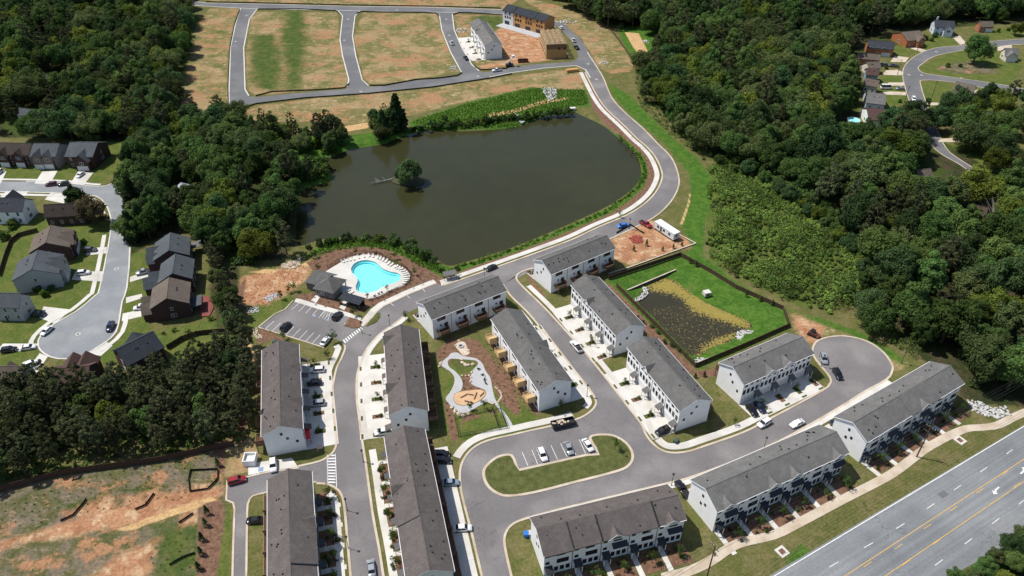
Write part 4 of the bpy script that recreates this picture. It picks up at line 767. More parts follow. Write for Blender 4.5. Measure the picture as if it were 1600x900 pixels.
TR("townhouse_row", (625.5,507), (637.3,634), (560,590), 5, 'A', "white townhouse row between the curving street and the playground lawn", ROOF_BR, gables=[(0,-1,4.2,1.7),(3,-1,4.2,1.7)], drive=9.0, deckm=WOODB, short="row between street and playground")
TR("townhouse_row", (630.7,665.3), (671.2,889.3), (560,790), 6, 'B', "long white townhouse row at the bottom with a brown deck strip on its right", ROOF_BR, gables=[(2,-1,4.0,1.7)], drive=6.0, deckm=WOODB, walkl=3.6, steps=[(1.98,4.0,0.18)], seams=(4.0,), sdz=.05, short="long bottom row")
TR("townhouse_row", (662,475.3), (778,431.7), (690,430), 4, 'A', "white townhouse row across the street from the pool, brown decks facing the playground", ROOF_GR, gables=[], drive=4.6, deckm=WOODB, short="row facing the pool")
TR("townhouse_row", (791,481.4), (869,593), (930,540), 5, 'A', "white townhouse row with five new pale timber decks above the playground", ROOF_GR, gables=[(2,-1,3.4,1.5)], drive=7.3, deckm=WOODN, short="row with pale timber decks")
TR("townhouse_row", (847.8,407), (947.8,367.8), (870,370), 4, 'A', "white townhouse row nearest the pond, its end beside the bare dirt lot", ROOF_GR, drive=4.2, deckm=WOODB, short="row nearest the pond")
TR("townhouse_row", (914.4,428.9), (986.7,506.7), (860,500), 4, 'A', "white townhouse row along the upper left fence of the algae basin", ROOF_GR, gables=[(1,-1,3.0,1.6)], drive=7.5, short="upper basin row")
TR("townhouse_row", (1005.6,525.6), (1090,623), (950,600), 4, 'A', "white townhouse row with a black car on its nearest driveway", ROOF_GR, gables=[(1,-1,3.0,1.6)], drive=7.6, short="lower basin row")
TR("townhouse_row", (1145.8,572.8), (1254,525.8), (1260,630), 4, 'A', "white townhouse row beside the round turning circle, two dark cars on its drive", ROOF_LG, gables=[(1,-1,4.2,1.4),(2,-1,4.2,1.7)], drive=7.4, short="turning circle row")
TR("townhouse_row", (1333.8,659.4), (1484.8,571), (1460,690), 6, 'B', "white townhouse row at the right edge of the wood above the highway", ROOF_LG, gables=[(3,-1,4.0,1.3)], drive=3.4, bays=(1,3), walkl=6.0, steps=[(2.6,4.4,0.12)], short="row by the right wood")
TR("townhouse_row", (1306.5,674.3), (1102.8,763), (1250,800), 6, 'B', "longest white townhouse row above the highway footpath, middle of the three", ROOF_LG, gables=[(0,-1,3.6,1.3),(2,-1,3.6,1.3),(3,-1,3.4,1.4),(5,-1,3.6,1.3)], drive=3.0, bays=(0,2,3,5), walkl=7.4, short="longest highway row")
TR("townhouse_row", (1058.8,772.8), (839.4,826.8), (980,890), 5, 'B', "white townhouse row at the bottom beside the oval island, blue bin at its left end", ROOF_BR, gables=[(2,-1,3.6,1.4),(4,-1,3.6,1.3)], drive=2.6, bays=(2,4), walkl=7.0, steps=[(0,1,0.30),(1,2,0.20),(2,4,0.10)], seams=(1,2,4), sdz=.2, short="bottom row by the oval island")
# ------------------------------------------------------------------ detached houses
def hip_gable(L, hw, ze, zr, hip=(0,0), t=0.22):
    """roof with optional hips: hip = length by which the ridge is shortened at each end"""
    b = MB(); a, c = -L+hip[0], L-hip[1]
    F = [(-L,-hw,ze),(L,-hw,ze),(c,0,zr),(a,0,zr)]; Bk = [(L,hw,ze),(-L,hw,ze),(a,0,zr),(c,0,zr)]; b.slab(F, t); b.slab(Bk, t)
    if hip[0]: b.slab([(-L,hw,ze),(-L,-hw,ze),(a,0,zr)], t)
    if hip[1]: b.slab([(L,-hw,ze),(L,hw,ze),(c,0,zr)], t)
    b.box(a,c,-.13,.13,zr-.06,zr+.05); return b
def house(label, p1, p2, front, eave_px, ze=5.8, zr=9.2, roof=None, wall=None, hip=(0,0), wings=(), frontm=None, drive=None, name="house", cat="house", hw=None, chimney=None, garage=True, ext=(0,0), group=None):
    c, u, rz, L = frame_of(p1, p2, zr, front)
    if hw is None:
        q = np.array(G(*eave_px, ze))-c; hw = min(max(abs(-u[1]*q[0]+u[0]*q[1]), 3.2), 7.5)
    L = L+max(hip); e = empty(name, (c[0],c[1],0), rz); tag(e, label, cat, group); o = 0.35; w = hw-o; l = L-o; k = (zr-ze)/hw
    b = MB(); zt = ze-0.12
    zp0 = zt if hip[0] else zt+w*k; zp1 = zt if hip[1] else zt+w*k
    b.add([(-l,-w,-.3),(-l,w,-.3),(-l,w,zt),(-l,0,zp0),(-l,-w,zt),(l,-w,-.3),(l,w,-.3),(l,w,zt),(l,0,zp1),(l,-w,zt)], [(4,3,2,1,0),(5,6,7,8,9),(0,5,9,4),(6,1,2,7)])
    b.build("wall", wall, e)
    if frontm: MB().box(-l,l,-w-.04,-w+.02,0,zt-.05).build("front_facing", frontm, e)
    r = hip_gable(L, hw, ze, zr, hip).build("roof", roof, e)
    nfl = 2 if ze > 4.5 else 1; nw = max(2, int(2*l/3.2))
    for s, face in ((-1,'F'),(1,'B')):
        for fl in range(nfl):
            for i in range(nw):
                x = -l+(i+.5)*2*l/nw
                if fl == 0 and s < 0 and abs(x-l*.5) < 2.6 and garage: continue
                put("window", win_mesh(.9,1.4,1,TRIM), e, (x, s*(w+(.045 if s < 0 and frontm else 0)), 1.7+fl*2.8), FACE[face])
    for s, face in ((-1,'L'),(1,'R')):
        for fl in range(nfl): put("window", win_mesh(.8,1.3,1 if fl else 2,TRIM), e, (s*l, 0.4, 1.7+fl*2.8), FACE[face])
    if garage and not any(wg[0] > 0 and wg[1] < 0 for wg in wings): put("garage_door", garage_mesh(4.6,2.2), e, (l*.5,-w-.05,.08))
    put("door", door_mesh(), e, (-l*.15,-w-.05,.08))
    for fx, side, ww, proj, rise, zew in wings:
        x = fx*(l-ww/2); b = MB(); y0, y1 = w+proj, w-.4; zr_w = zew+rise; s = side
        pts = [(x-ww/2,-.3),(x+ww/2,-.3),(x+ww/2,zew-.1),(x,zr_w-.12),(x-ww/2,zew-.1)]; V = [(px,s*y0,pz) for px,pz in pts]+[(px,s*y1,pz) for px,pz in pts]
        b.add(V, [(0,1,2,3,4) if s < 0 else (4,3,2,1,0)]+[((i+1) % 5,i,i+5,(i+1) % 5+5) for i in range(5)]); wobj = b.build("wing_wall", frontm or wall, e)
        b = MB(); yi = max(hw-(zr_w-ze)/k, .15) if zr_w > ze else w-.2; kk = rise/(ww/2); ov = .35
        for q in (-1,1):
            xe = x+q*(ww/2+ov); zl = zew-ov*kk; yb = max(hw-max(zl-ze,0)/k-.5, .2) if zl > ze-.5 else w-.3
            top = [(xe,s*(y0+ov),zl+.06),(x,s*(y0+ov),zr_w+.06),(x,s*(yi-.35),zr_w+.06),(xe,s*yb,zl+.06)]
            if (top[1][0]-top[0][0])*(top[2][1]-top[0][1])-(top[1][1]-top[0][1])*(top[2][0]-top[0][0]) < 0: top = top[::-1]
            b.slab(top, .16)
        b.build("wing_roof", roof, e)
        if zew < 4: put("garage_door", garage_mesh(min(4.6,ww-.8),2.15), wobj, (x,s*y0,.08), FACE['F' if s < 0 else 'B'])
        else:
            put("window", win_mesh(.9,1.3,2,TRIM), wobj, (x,s*y0,zew-1.1), FACE['F' if s < 0 else 'B'])
            if zew > 4.5: put("garage_door", garage_mesh(min(4.6,ww-.8),2.15), wobj, (x,s*y0,.08), FACE['F' if s < 0 else 'B'])
    if chimney: MB().box(chimney*l-.5,chimney*l+.5,w-.2,w+.6,0,zr+.6).build("chimney", wall, e)
    for i in range(3): put("roof_vent", box_mesh("vent", (-.14,.14,-.14,.14,-.1,.34), PLASTIC, "roof_vent"), r, (RNG.uniform(-l*.6,l*.6), hw*.4, zr-hw*.4*k))
    return e
W2 = lambda a, w1=5.0, b=None, w2=4.5: [(a,-1,w1,1.2,2.4,5.6)]+([(b,-1,w2,1.0,2.2,5.6)] if b is not None else [])
house("brown-roofed house with olive side wall and white porch at the left edge", (-25,222), (49,224), (15,285), (15,242), roof=ROOF_DK, wall=TAUPE, frontm=BRICK, wings=W2(-.1,4.6,.75,4.4))
house("grey-roofed house with two front gables between the brown and the dark brick house", (52,224), (93,224), (70,285), (70,245), roof=ROOF_BL, wall=GREYS, frontm=BRICKG, wings=W2(-.75,4.4,.55,4.6))
house("dark brick house with slate roof at the end of the top left street", (109,222), (153,222.5), (130,285), (130,246), roof=ROOF_BL, wall=BRICK, wings=[(.55,-1,6.2,2.4,3.2,4.6)])
house("white house with dark grey roof below the top left street, at the left edge", (-12,309.5), (39,309.5), (20,285), (20,331), roof=ROOF_CH, wall=WHITE, wings=[(.9,-1,6.0,3.2,3.0,5.6)])
house("brown brick house with dark hipped roof at the street corner by two trees", (81,319), (118,317), (95,290), (100,337), ze=4.2, zr=8.2, roof=ROOF_DK, wall=BRICK, hip=(3.2,0))
house("brick house with taupe roof and dark car on its drive, upper of the pair", (79.4,351.5), (71,379), (170,385), (112,374), roof=ROOF_TN, wall=BRICK, wings=W2(-.3,5.2,.6,4.6))
house("pale grey house with blue-grey roof and white car on its drive", (59,390.5), (49,421), (165,425), (95,418), roof=ROOF_BL, wall=GREYS, wings=W2(-.3,5.0,.55,4.4))
house("brick-fronted house with blue-grey roof above the turning circle at the left edge", (-18,457), (33,458), (15,530), (15,481), roof=ROOF_BL, wall=GREYS, garage=False)
house("grey-brown roofed house at the left edge just above the pine wood", (-25,572), (40,572), (20,545), (20,590), roof=ROOF_TN, wall=GREYS, wings=[(.6,-1,5,1.5,2.4,4.6)])
house("red-brown roofed house with two gables, half hidden behind the pines", (76,577), (140,571), (100,540), (110,590), roof=ROOF_RD, wall=BRICK, ze=5.2, zr=8.4, hw=5.2, wings=[(-.85,-1,6.0,3.0,2.8,4.6),(.7,-1,6.0,3.0,2.8,4.6)])
house("slate-roofed brick house at the bottom of the turning circle", (180.6,546.7), (239.4,517.3), (170,510), (262,540), roof=ROOF_SL, wall=BRICK, wings=[(-.95,-1,6.0,3.5,2.6,3.4)])
house("blue-grey roofed brick house, farthest of three beside the pond trees", (266,363), (263.7,391), (205,395), (297,386), roof=ROOF_BL, wall=BRICK, wings=[(-.5,-1,5.0,2.6,2.6,4.4),(.75,-1,4.6,2.6,2.4,4.4)])
house("blue-grey roofed house, middle of three beside the pond trees", (274,396), (269,427), (205,430), (302.5,420), roof=ROOF_BL, wall=BRICK, wings=[(-.6,-1,4.6,4.0,2.4,3.2),(.6,-1,5.0,5.2,2.6,3.4)])
house("taupe-roofed brick house with red back terrace, nearest of three beside the pond trees", (264,433), (260,466), (205,470), (297,458), roof=ROOF_TN, wall=BRICK, wings=[(-.6,-1,4.6,3.4,2.4,3.2),(.6,-1,5.0,3.2,2.4,3.2)])
house("pale blue two-storey house with charcoal roof at the top of the hillside street", (1460,31), (1492,33), (1490,70), (1476,43), ze=5.2, zr=8.0, roof=ROOF_CH, wall=BLUES, chimney=-.5, wings=[(.7,-1,5,2.2,2.4,4.6)])
house("cedar house with brown roof, right of the dark-roofed cedar house", (1408,50), (1437,47.5), (1440,85), (1420.6,64), ze=4.2, zr=7.2, roof=ROOF_TN, wall=ORANGE, wings=[(.6,-1,4.6,2.0,2.4,4.0)])
house("cedar house with charcoal roof and deck on the hillside street", (1356,62.5), (1398,66), (1420,100), (1374,76), ze=4.6, zr=7.4, roof=ROOF_CH, wall=ORANGE)
house("low brown-roofed house wedged below the charcoal-roofed cedar house", (1340,82), (1376,85), (1410,110), (1357,93), ze=3.6, zr=6.0, roof=ROOF_TN, wall=ORANGE)
house("small tan-roofed house behind the dark vehicles on the hillside street", (1354,97), (1374,96), (1410,105), (1364,104), ze=3.6, zr=6.0, roof=ROOF_TN, wall=CREAM, hw=4)
house("teal-walled house on the left of the hillside street", (1354,106), (1374,108), (1410,118), (1364,115), ze=4.4, zr=6.8, roof=ROOF_RD, wall=TEAL, hw=4)
house("brown-roofed house beside the white camper van", (1352,121.5), (1375,126), (1410,130), (1360,134), ze=4.0, zr=6.6, roof=ROOF_TN, wall=CREAM, wings=[(.4,-1,4,1.5,1.8,3.2)])
house("plain grey-roofed house below the camper van", (1354,143.6), (1384.5,147), (1415,155), (1367,163), ze=4.0, zr=6.8, roof=ROOF_LG, wall=BLUES)
house("red-brown roofed house with white wall above the backyard pool", (1354,169), (1384.5,170.5), (1420,180), (1367,188), ze=4.2, zr=7.0, roof=ROOF_RD, wall=WHITE)
house("beige house with tan roof and white chimney in the fork of the hillside street", (1494,127), (1525.6,134), (1490,165), (1508,144), ze=3.4, zr=6.2, roof=ROOF_TN, wall=CREAM, wings=[(.8,-1,6,4.0,2.4,3.2)], chimney=-.8)
house("white gabled house at the right edge above the oval green", (1570,75), (1592,76), (1570,105), (1579,85), ze=3.6, zr=6.4, roof=ROOF_LG, wall=CREAM, wings=[(-.8,-1,5.5,2.5,2.4,3.4)])
house("charcoal-roofed low house under the trees right of the hillside street", (1537,171.6), (1562,181), (1520,190), (1547,186), ze=3.2, zr=5.6, roof=ROOF_CH, wall=GREYS)
house("brown-roofed house among trees at the top right", (1530,33), (1552,33), (1540,60), (1541,40), ze=3.6, zr=6.2, roof=ROOF_TN, wall=ORANGE)
house("maroon-roofed house hidden in the right-hand wood", (1517,318), (1545,325), (1515,350), (1528,337), ze=4.6, zr=7.4, roof=ROOF_RD, wall=WHITE)
house("tan-roofed house in the wood below the hillside street", (1432,266), (1455,263), (1470,285), (1442,276), ze=3.6, zr=6.2, roof=ROOF_TN, wall=CREAM)
house("grey-roofed house in a clearing of the top left wood", (64,117), (110,119), (90,150), (86,134), ze=3.6, zr=6.4, roof=ROOF_LG, wall=GREYS)
house("pale-walled house under tall trees at the left, lower of the wood's houses", (30,168), (56,172), (50,195), (42,182), ze=3.8, zr=6.2, roof=ROOF_BL, wall=BLUES)
house("pale house at the very top edge of the left wood", (160,2), (180,0), (170,20), (170,10), ze=4, zr=6.6, roof=ROOF_LG, wall=BLUES)
def shed(label, p1, p2, zr, ze, hw, roof, wall):
    c, u, rz, L = frame_of(p1, p2, zr, (p1[0]+5,p1[1]+40)); e = empty("shed", (c[0],c[1],0), rz); tag(e, label, "shed")
    b = MB(); w, l = hw-.15, L-.15; k = (zr-ze)/hw
    b.add([(-l,-w,-.2),(-l,w,-.2),(-l,w,ze-.1),(-l,0,ze-.1+w*k),(-l,-w,ze-.1),(l,-w,-.2),(l,w,-.2),(l,w,ze-.1),(l,0,ze-.1+w*k),(l,-w,ze-.1)], [(4,3,2,1,0),(5,6,7,8,9),(0,5,9,4),(6,1,2,7)]); b.build("wall", wall, e)
    hip_gable(L, hw, ze, zr).build("roof", roof, e); put("door", door_mesh(TRIM), e, (0,-w-.03,.05))
METR = mat("pale_metal_roof", (0.30,0.33,0.37), rough=0.5, var=0.05, metal=0.2)
shed("pale metal-roofed shed between trees left of the pond", (283,285), (286,300), 5.5, 3.8, 3.4, METR, GREYS); shed("small white shed in the trees right of the dark brick house", (238,252), (248,250), 3.4, 2.5, 2.2, METR, WHITE)
shed("grey backyard shed beside the blue pool on the hillside", (1300,197), (1322,197), 3.4, 2.5, 2.4, ROOF_LG, GREYS)
# backyard pieces of the nearest taupe-roofed house
t = tag(empty("patio_cover", (*G(309,481),0), math.radians(-72)), "grey patio roof at the back of the nearest taupe-roofed house", "patio roof")
MB().slab([(-3,-2,2.6),(3,-2,2.6),(3,2,3.3),(-3,2,3.3)], .15).build("roof", ROOF_BL, t)
for x in (-2.8,2.8): MB().box(x-.08,x+.08,-1.9,-1.7,0,2.55).build("post", TRIM, t)
t = tag(empty("patio_cover", (*G(308,392),0), math.radians(-72)), "pale patio roof at the back of the farthest blue-grey roofed house", "patio roof")
MB().slab([(-2.2,-2,2.6),(2.2,-2,2.6),(2.2,2,3.2),(-2.2,2,3.2)], .15).build("roof", ROOF_LG, t)
for x in (-2,2): MB().box(x-.08,x+.08,-1.9,-1.7,0,2.55).build("post", TRIM, t)
REDD = mat("red_stained_deck", (0.20,0.062,0.052), rough=0.85, var=0.15, fine=0.15)
structure(MB().prism(GP([(312,462),(330,466),(334,482),(328,494),(313,496)]), 0, .35).build("red_terrace", REDD))

# drives and walks of the detached houses
for q in [[(54,287),(66,268),(90,267),(78,288)],[(110,287),(122,268),(146,270),(131,289)],[(135,399),(135,388),(167,386),(166,396)],[(112,437),(118,425),(163,424),(160,440)],[(62,497),(68,479),(112,484),(86,506)],[(-10,553),(5,537),(62,537),(58,546)],[(42,580),(62,552),(75,557),(58,582)],[(203,433),(232,423),(232,432),(203,441)],[(197,465),(222,459),(222,466),(197,474)],[(192,490),(230,482),(231,492),(190,502)],[(135,553),(165,533),(176,540),(158,556)],[(0,308),(10,299),(45,299),(35,310)],[(70,312),(80,300),(105,303),(100,318)],[(-10,300),(0,265),(10,268),(-5,300)],
          [(1377,117),(1385,110),(1402,109),(1412,113),(1410,118)],[(1391,97),(1398,87),(1420,90),(1415,97)],[(1413,72),(1425,72),(1448,79),(1440,82)],[(1487,57),(1500,56),(1510,68),(1500,70)],[(1388,134),(1388,129),(1412,129),(1414,134)],[(1375,145),(1390,143),(1415,144),(1416,149),(1380,148)],[(1446,164),(1447,160),(1480,161),(1480,166)],[(1500,150),(1528,140),(1530,160),(1500,165)],[(1555,74),(1580,70),(1582,76),(1560,80)],[(1465,222),(1470,217),(1510,214),(1510,222)]]:
    structure(MB().prism(GP(q), -.05, 0.06).build("house_drive", CONCT if q[0][0] > 1300 else CONC))

# ------------------------------------------------------------------ construction site
e, c, rz, L, un = townhouse_row("townhouse_row", (747.7,28.8), (771,63), (715,60), 4, 'A', "finished white townhouse row on the far construction site", ROOF_LG, gables=[(1,-1,3.4,1.5)], drive=9.0, deckless=(0,1,2,3), steps=[(0,1,0.2),(1,2,0.1)], short="finished far row")
def unfinished_row():
    c, u, rz, L = frame_of((793.5,6.5), (859.5,24), EAVE+RISE, (830,80)); e = empty("unfinished_townhouse_row", (c[0],c[1],0), rz); tag(e, "unfinished townhouse row in orange sheathing with dark roof, one end wrapped white", "townhouses")
    lw = L-.2; w = MB(); pts = [(-WW,-0.3),(WW,-0.3),(WW,EAVE-.1),(0,EAVE+WW*PITCHR-.12),(-WW,EAVE-.1)]
    w.add([(-lw,y,z) for y,z in pts]+[(lw,y,z) for y,z in pts], [(4,3,2,1,0),(5,6,7,8,9),(0,1,6,5),(1,2,7,6),(2,3,8,7),(3,4,9,8),(4,0,5,9)]); w.build("wall", OSB, e)
    s = -1 if PX(*loc2w(c,rz,-L,0),0)[0] < PX(*loc2w(c,rz,L,0),0)[0] else 1; n = 4; un = 2*L/n
    xa, xb = (-lw-.05, -lw+un) if s < 0 else (lw-un, lw+.05)
    MB().box(xa,xb,-WW-.06,-WW+.4,0,EAVE-.15).build("white_wrap", WRAP, e)
    r = put("roof", gable_roof_mesh(L, HW, EAVE, RISE), e); r.data.materials[0] = ROOF_SL
    for i in range(n):
        if i % 2 == 0:
            x0, x1 = -L+i*un, -L+(i+1)*un
            MB().slab([(x0,0,EAVE+RISE+.25),(x0,-HW-.3,EAVE+.1),(x1,-HW-.3,EAVE+.1),(x1,0,EAVE+RISE+.25)], .3).build("roof_section", ROOF_SL, r)
    xs_ = s*(L-un*1.9); MB().slab([(xs_-3.4,1.6,EAVE+RISE-1.6*PITCHR+.06),(xs_-3.4,0.15,EAVE+RISE+.06),(xs_+3.4,.15,EAVE+RISE+.06),(xs_+3.4,1.6,EAVE+RISE-1.6*PITCHR+.06)][::-1], .04).build("roof_underlay", WRAP, r)
    hole = cached("hole", lambda: MB().box(-.6,.6,-.04,.02,-.75,.75,0).mesh("window_opening", GLASS)); gh = cached("ghole", lambda: MB().box(-2.0,2.0,-.04,.02,0,2.2,0).mesh("garage_opening", GLASS))
    for i in range(n):
        cx = -L+(i+.5)*un
        for x in (-2,0,2): put("window_opening", hole, e, (cx+x,-WW-.06,4.7)); 
        for x in (-1.7,1.7): put("window_opening", hole, e, (cx+x,-WW-.06,7.3))
        put("garage_opening", gh, e, (cx-.6,-WW-.06,.1))
    structure(put("driveway", MB().prism([(-L,-WW-7),(L,-WW-7),(L,-WW),(-L,-WW)], -.05, .07).mesh("driveway", CONCG), None, (c[0],c[1],0), rz))
unfinished_row()
def framed_building():
    a, b = np.array(G(853.5,92.3)), np.array(G(885,91)); u = (b-a)/np.hypot(*(b-a)); far = np.array(G(844.5,45,8.5)); n = np.array([-u[1],u[0]]); D = max(12, min(26, (far-a)@n)); Wd = np.hypot(*(b-a)); rz = math.atan2(u[1],u[0])
    e = empty("framed_building", (a[0],a[1],0), rz); tag(e, "townhouse block still bare timber framing with open roof trusses", "townhouses")
    MB().box(0,Wd,0,.15,0,8.4).build("end_wall", OSB, e); MB().box(0,Wd,-.05,.17,5.6,8.4).build("end_wall_band", mat("dark_sheathing",(0.20,0.115,0.06)), e)  # darker board band across the top storey of the end wall
    hole = _cache["hole"]
    for x in (Wd*.62,Wd*.9): put("window_opening", hole, e, (x,-.07,5.9))
    for k in range(2): MB().box(.1,Wd-.1,.3,D,2.8*k,2.8*k+.16).build("floor_deck", LUMBER, e)
    for side, x in (("L",0.08),("R",Wd-.08)):
        for f in range(3):
            b_ = MB()
            for i in range(int(D/.6)+1): b_.box(x-.06,x+.06,i*.6+.2,i*.6+.3,2.8*f,2.8*f+2.6)
            b_.box(x-.07,x+.07,.2,D,2.8*f+2.6,2.8*f+2.8); b_.build("stud_wall", LUMBER, e)
    for p_ in range(1,4): MB().box(.2,Wd-.2,D*p_/4,D*p_/4+.15,0,8.3).build("party_wall", mat("party_board%d"%p_,(0.38,0.25,0.13)), e)
    for i in range(int(D/.85)):
        y = .4+i*.85; b_ = MB(); t = .09
        b_.box(0,Wd,y-t,y+t,8.42,8.6); h = 0.9+.5*math.sin(i*1.7)
        for k in range(4): x0 = Wd*k/4; b_.cyl((x0,y,8.5),(x0+Wd/8,y,8.5+h),.07,n=4); b_.cyl((x0+Wd/8,y,8.5+h),(x0+Wd/4,y,8.5),.07,n=4)
        b_.build("roof_truss", LUMBER, e)
framed_building()
def pile(label, px, r, h, m, n=16, name="rubble_pile"):
    x, y = G(*px); e = empty(name, (x,y,0)); tag(e, label, "pile")
    for i in range(n):
        a, d = RNG.uniform(0,6.28), r*math.sqrt(RNG.random()); s = RNG.uniform(.25,.6)*(r/2)**.5; q = put("stone", rock_mesh(i % 4, m), e, (math.cos(a)*d, math.sin(a)*d, h*(1-d/r)*.6), RNG.uniform(0,6), (s,s*RNG.uniform(.6,1),s*.7))
def rock_mesh(i, m):
    def f():
        r = np.random.default_rng(50+i); bm = bmesh.new(); bmesh.ops.create_icosphere(bm, subdivisions=1, radius=1)
        for v in bm.verts: v.co *= float(r.uniform(.7,1.15))
        me = bpy.data.meshes.new("stone"); bm.to_mesh(me); bm.free(); me.materials.append(m); return me
    return cached(("rock",i,m.name), f)
for lb, p, r, h, m in [("grey gravel pile left of the finished far row", (724,48), 4.5, 1.2, ROCK), ("pale gravel pile at the bend above the framed building", (889,35), 6, 1.3, ROCK), ("pale gravel pile right of the upper pond road", (943,98), 3, .8, ROCK), ("grey gravel patch at the corner of the middle lot", (709,106), 3, .6, ROCK), ("pale stone pile by the muddy pool at the top right field", (1010,65), 2.5, .6, ROCK)]: pile(lb, p, r, h, m, 24)
t = tag(empty("lumber_stack", (*G(894,112),0), .3), "stack of yellow lumber beside the pond road junction", "lumber")
for k in range(3): MB().box(-3.5,3.5,-1.2,1.2,k*.55,k*.55+.5).build("bundle", OSB, t)
t = tag(empty("dumpster", (*G(817,97),0), .12), "red dumpster at the front of the construction site", "dumpster")
MB().box(-3,3,-1.2,1.2,.15,.3).build("floor", CARC['maroon'], t)
for d in ((-3,3,-1.2,-1.1),(-3,3,1.1,1.2),(-3,-2.9,-1.1,1.1),(2.9,3,-1.1,1.1)): MB().box(*d,.3,1.7).build("side_panel", CARC['maroon'], t)

# ------------------------------------------------------------------ fences and retaining walls
def panel_fence(label, px, h, m, name="fence", span=2.4, thick=.08, gap=.0, z=0.0, posts=True, cat="fence", group=None, world=False, kind=None):
    line = px if world else GP(px); e = empty(name, (*line[0],0)); tag(e, label, cat, group); ox, oy = line[0]
    for a, b in zip(line[:-1], line[1:]):
        a, b = np.array(a), np.array(b); D = np.hypot(*(b-a)); n = max(1, round(D/span)); rz = math.atan2(*(b-a)[::-1]); w = D/n
        for i in range(n):
            p = a+(b-a)*i/n
            def f(w=w):
                mb = MB(); k = max(2, int(w/.3))
                for j in range(k): mb.box(j*w/k+.008,(j+1)*w/k-.008,-thick/2,thick/2,.05,h-.03*((j*7) % 3))
                mb.box(0,w,-thick/2-.04,-thick/2,.4,.5); mb.box(0,w,-thick/2-.04,-thick/2,h-.45,h-.35); return mb.mesh("panel", m)
            put("panel", cached(("pf",round(w,1),h,m.name,thick), f), e, (p[0]-ox,p[1]-oy,z), rz)
            if posts: put("post", cached(("pp",h,m.name), lambda: MB().box(-.07,.07,-.07,.07,-.3,h+.08).mesh("post", m)), e, (p[0]-ox,p[1]-oy,z), rz)
    return e
panel_fence("long brown board fence along the foot of the pine wood", [(-20,775),(0,769),(100,742),(250,722),(330,704),(367,697)], 2.2, WOODF, "board_fence")
panel_fence("brown board fence around the algae basin", [(951,437),(1062.5,400),(1110,426),(1150,451),(1223,484),(1232,511),(1160,543),(1086,574),(1030,515),(963,448)], 1.7, WOODF, "basin_fence")
panel_fence("dark board fence behind the slate-roofed house", [(262,546),(285,532),(308,524),(335,521),(362,520)], 1.9, WOODF, "yard_fence")
panel_fence("dark yard fence behind the pale grey house at the left", [(0,432),(10,400),(18,380),(30,370),(60,362)], 1.8, WOODF, "yard_fence")
panel_fence("dark fence on the hill edge right of the upper field", [(932,32),(955,48),(975,75),(994,103)], 1.2, WOODF, "field_fence")
panel_fence("dark fence across the top of the green hollow", [(1005,43),(1030,48),(1058,53)], 1.2, WOODF, "field_fence")
def wall_run(label, px, h, m, name, z0=-2.0, thick=.35, cap=True):
    l = GP(px); e = empty(name, (*l[0],0)); tag(e, label, "retaining wall"); o = np.array(l[0]); q = [tuple(np.array(p)-o) for p in l]
    MB().strip(offset(q,-thick/2), thick, z0, h).build("wall_body", m, e)
    if cap: MB().strip(offset(q,-thick/2-.06), thick+.12, h, h+.1).build("coping", CONCT, e)
wall_run("tall dark retaining wall between the dirt lot and the algae basin", [(950,429),(985,418),(1087,381)], .35, RETAIN, "retaining_wall", -2.6); wall_run("low dark wall inside the basin above the algae", [(980,452),(1020,435),(1056,420)], -.35, RETAIN, "low_wall", -2.6)
wall_run("short dark wall returning along the right end of the dirt lot", [(1087,381),(1062,368),(1030,352)], .3, RETAIN, "lot_wall", -1.0)
for i, (lb, px) in enumerate([("black silt fence on the lower edge of the west and middle far lots", [(400,150.5),(425,144),(500,141),(538,138),(546,131)]), ("black silt fence on the lower edge of the middle far lot", [(578,134),(600,134.5),(640,127),(650,125),(685,123),(715,119),(722,114)]), ("black silt fence above the top far street", [(322,3.5),(400,5),(540,8.5),(680,10.5),(783,13.5)]), ("black silt fence below the lower far street", [(372,181),(385,168),(400,163),(475,154),(575,147),(675,137),(765,123),(800,116)]), ("black silt fence along the top of the west far lot", [(403,15),(470,14.8),(525,17.5),(531,22)]), ("black silt fence along the top of the middle far lot", [(556,22),(566,18.5),(600,19.5),(660,20),(680,21),(687,25)]), ("black silt fence left of the finished far row's lot", [(708,24),(716,20.5),(735,20.8),(785,24)]), ("black silt fence on the left edge of the west far lot", [(357,170),(356,135),(359,75),(366,40),(375,16)]), ("black silt fence beside the dirt road, left piece", [(95,815),(115,806),(133,785),(135,780)]), ("black silt fence beside the dirt road, middle piece", [(212,797),(228,790),(241,772)]), ("black silt fence beside the dirt road, right piece", [(280,818),(302,803)]), ("black silt fence in the green patch at the bottom", [(265,884),(285,872),(305,865)]), ("black silt fence ring round the drain in the rough field", [(298,736),(320,735),(341,734),(340,750),(325,765),(297,769),(295,750),(298,736)]), ("black silt fence on the edge of the dirt lot above the parked blue car", [(963,365),(985,352),(1000,362),(1007,366)]), ("black silt fence under the finished far row", [(741,101),(742,106),(752,110),(790,108),(797,104)])]):
    panel_fence(lb, px, .8, SILT, "silt_fence", span=3.0, thick=.03, posts=False)
def metal_fence(label, px, h, name="metal_fence"):
    l = GP(px); e = empty(name, (*l[0],0)); tag(e, label, "fence"); o = np.array(l[0])
    for a, b in zip(l[:-1], l[1:]):
        a, b = np.array(a)-o, np.array(b)-o; D = np.hypot(*(b-a)); n = max(1, round(D/2.0)); rz = math.atan2(*(b-a)[::-1]); w = D/n
        for i in range(n):
            p = a+(b-a)*i/n
            def f():
                mb = MB().box(0,w,-.03,.03,.12,.18).box(0,w,-.03,.03,h-.1,h-.03).box(-.05,.05,-.05,.05,0,h+.05)
                for j in range(1,int(w/.16)): mb.box(j*.16-.012,j*.16+.012,-.012,.012,.18,h-.1)
                return mb.mesh("rail_panel", DARKM)
            put("rail_panel", cached(("mf",round(w,2),h), f), e, (p[0],p[1],0), rz)
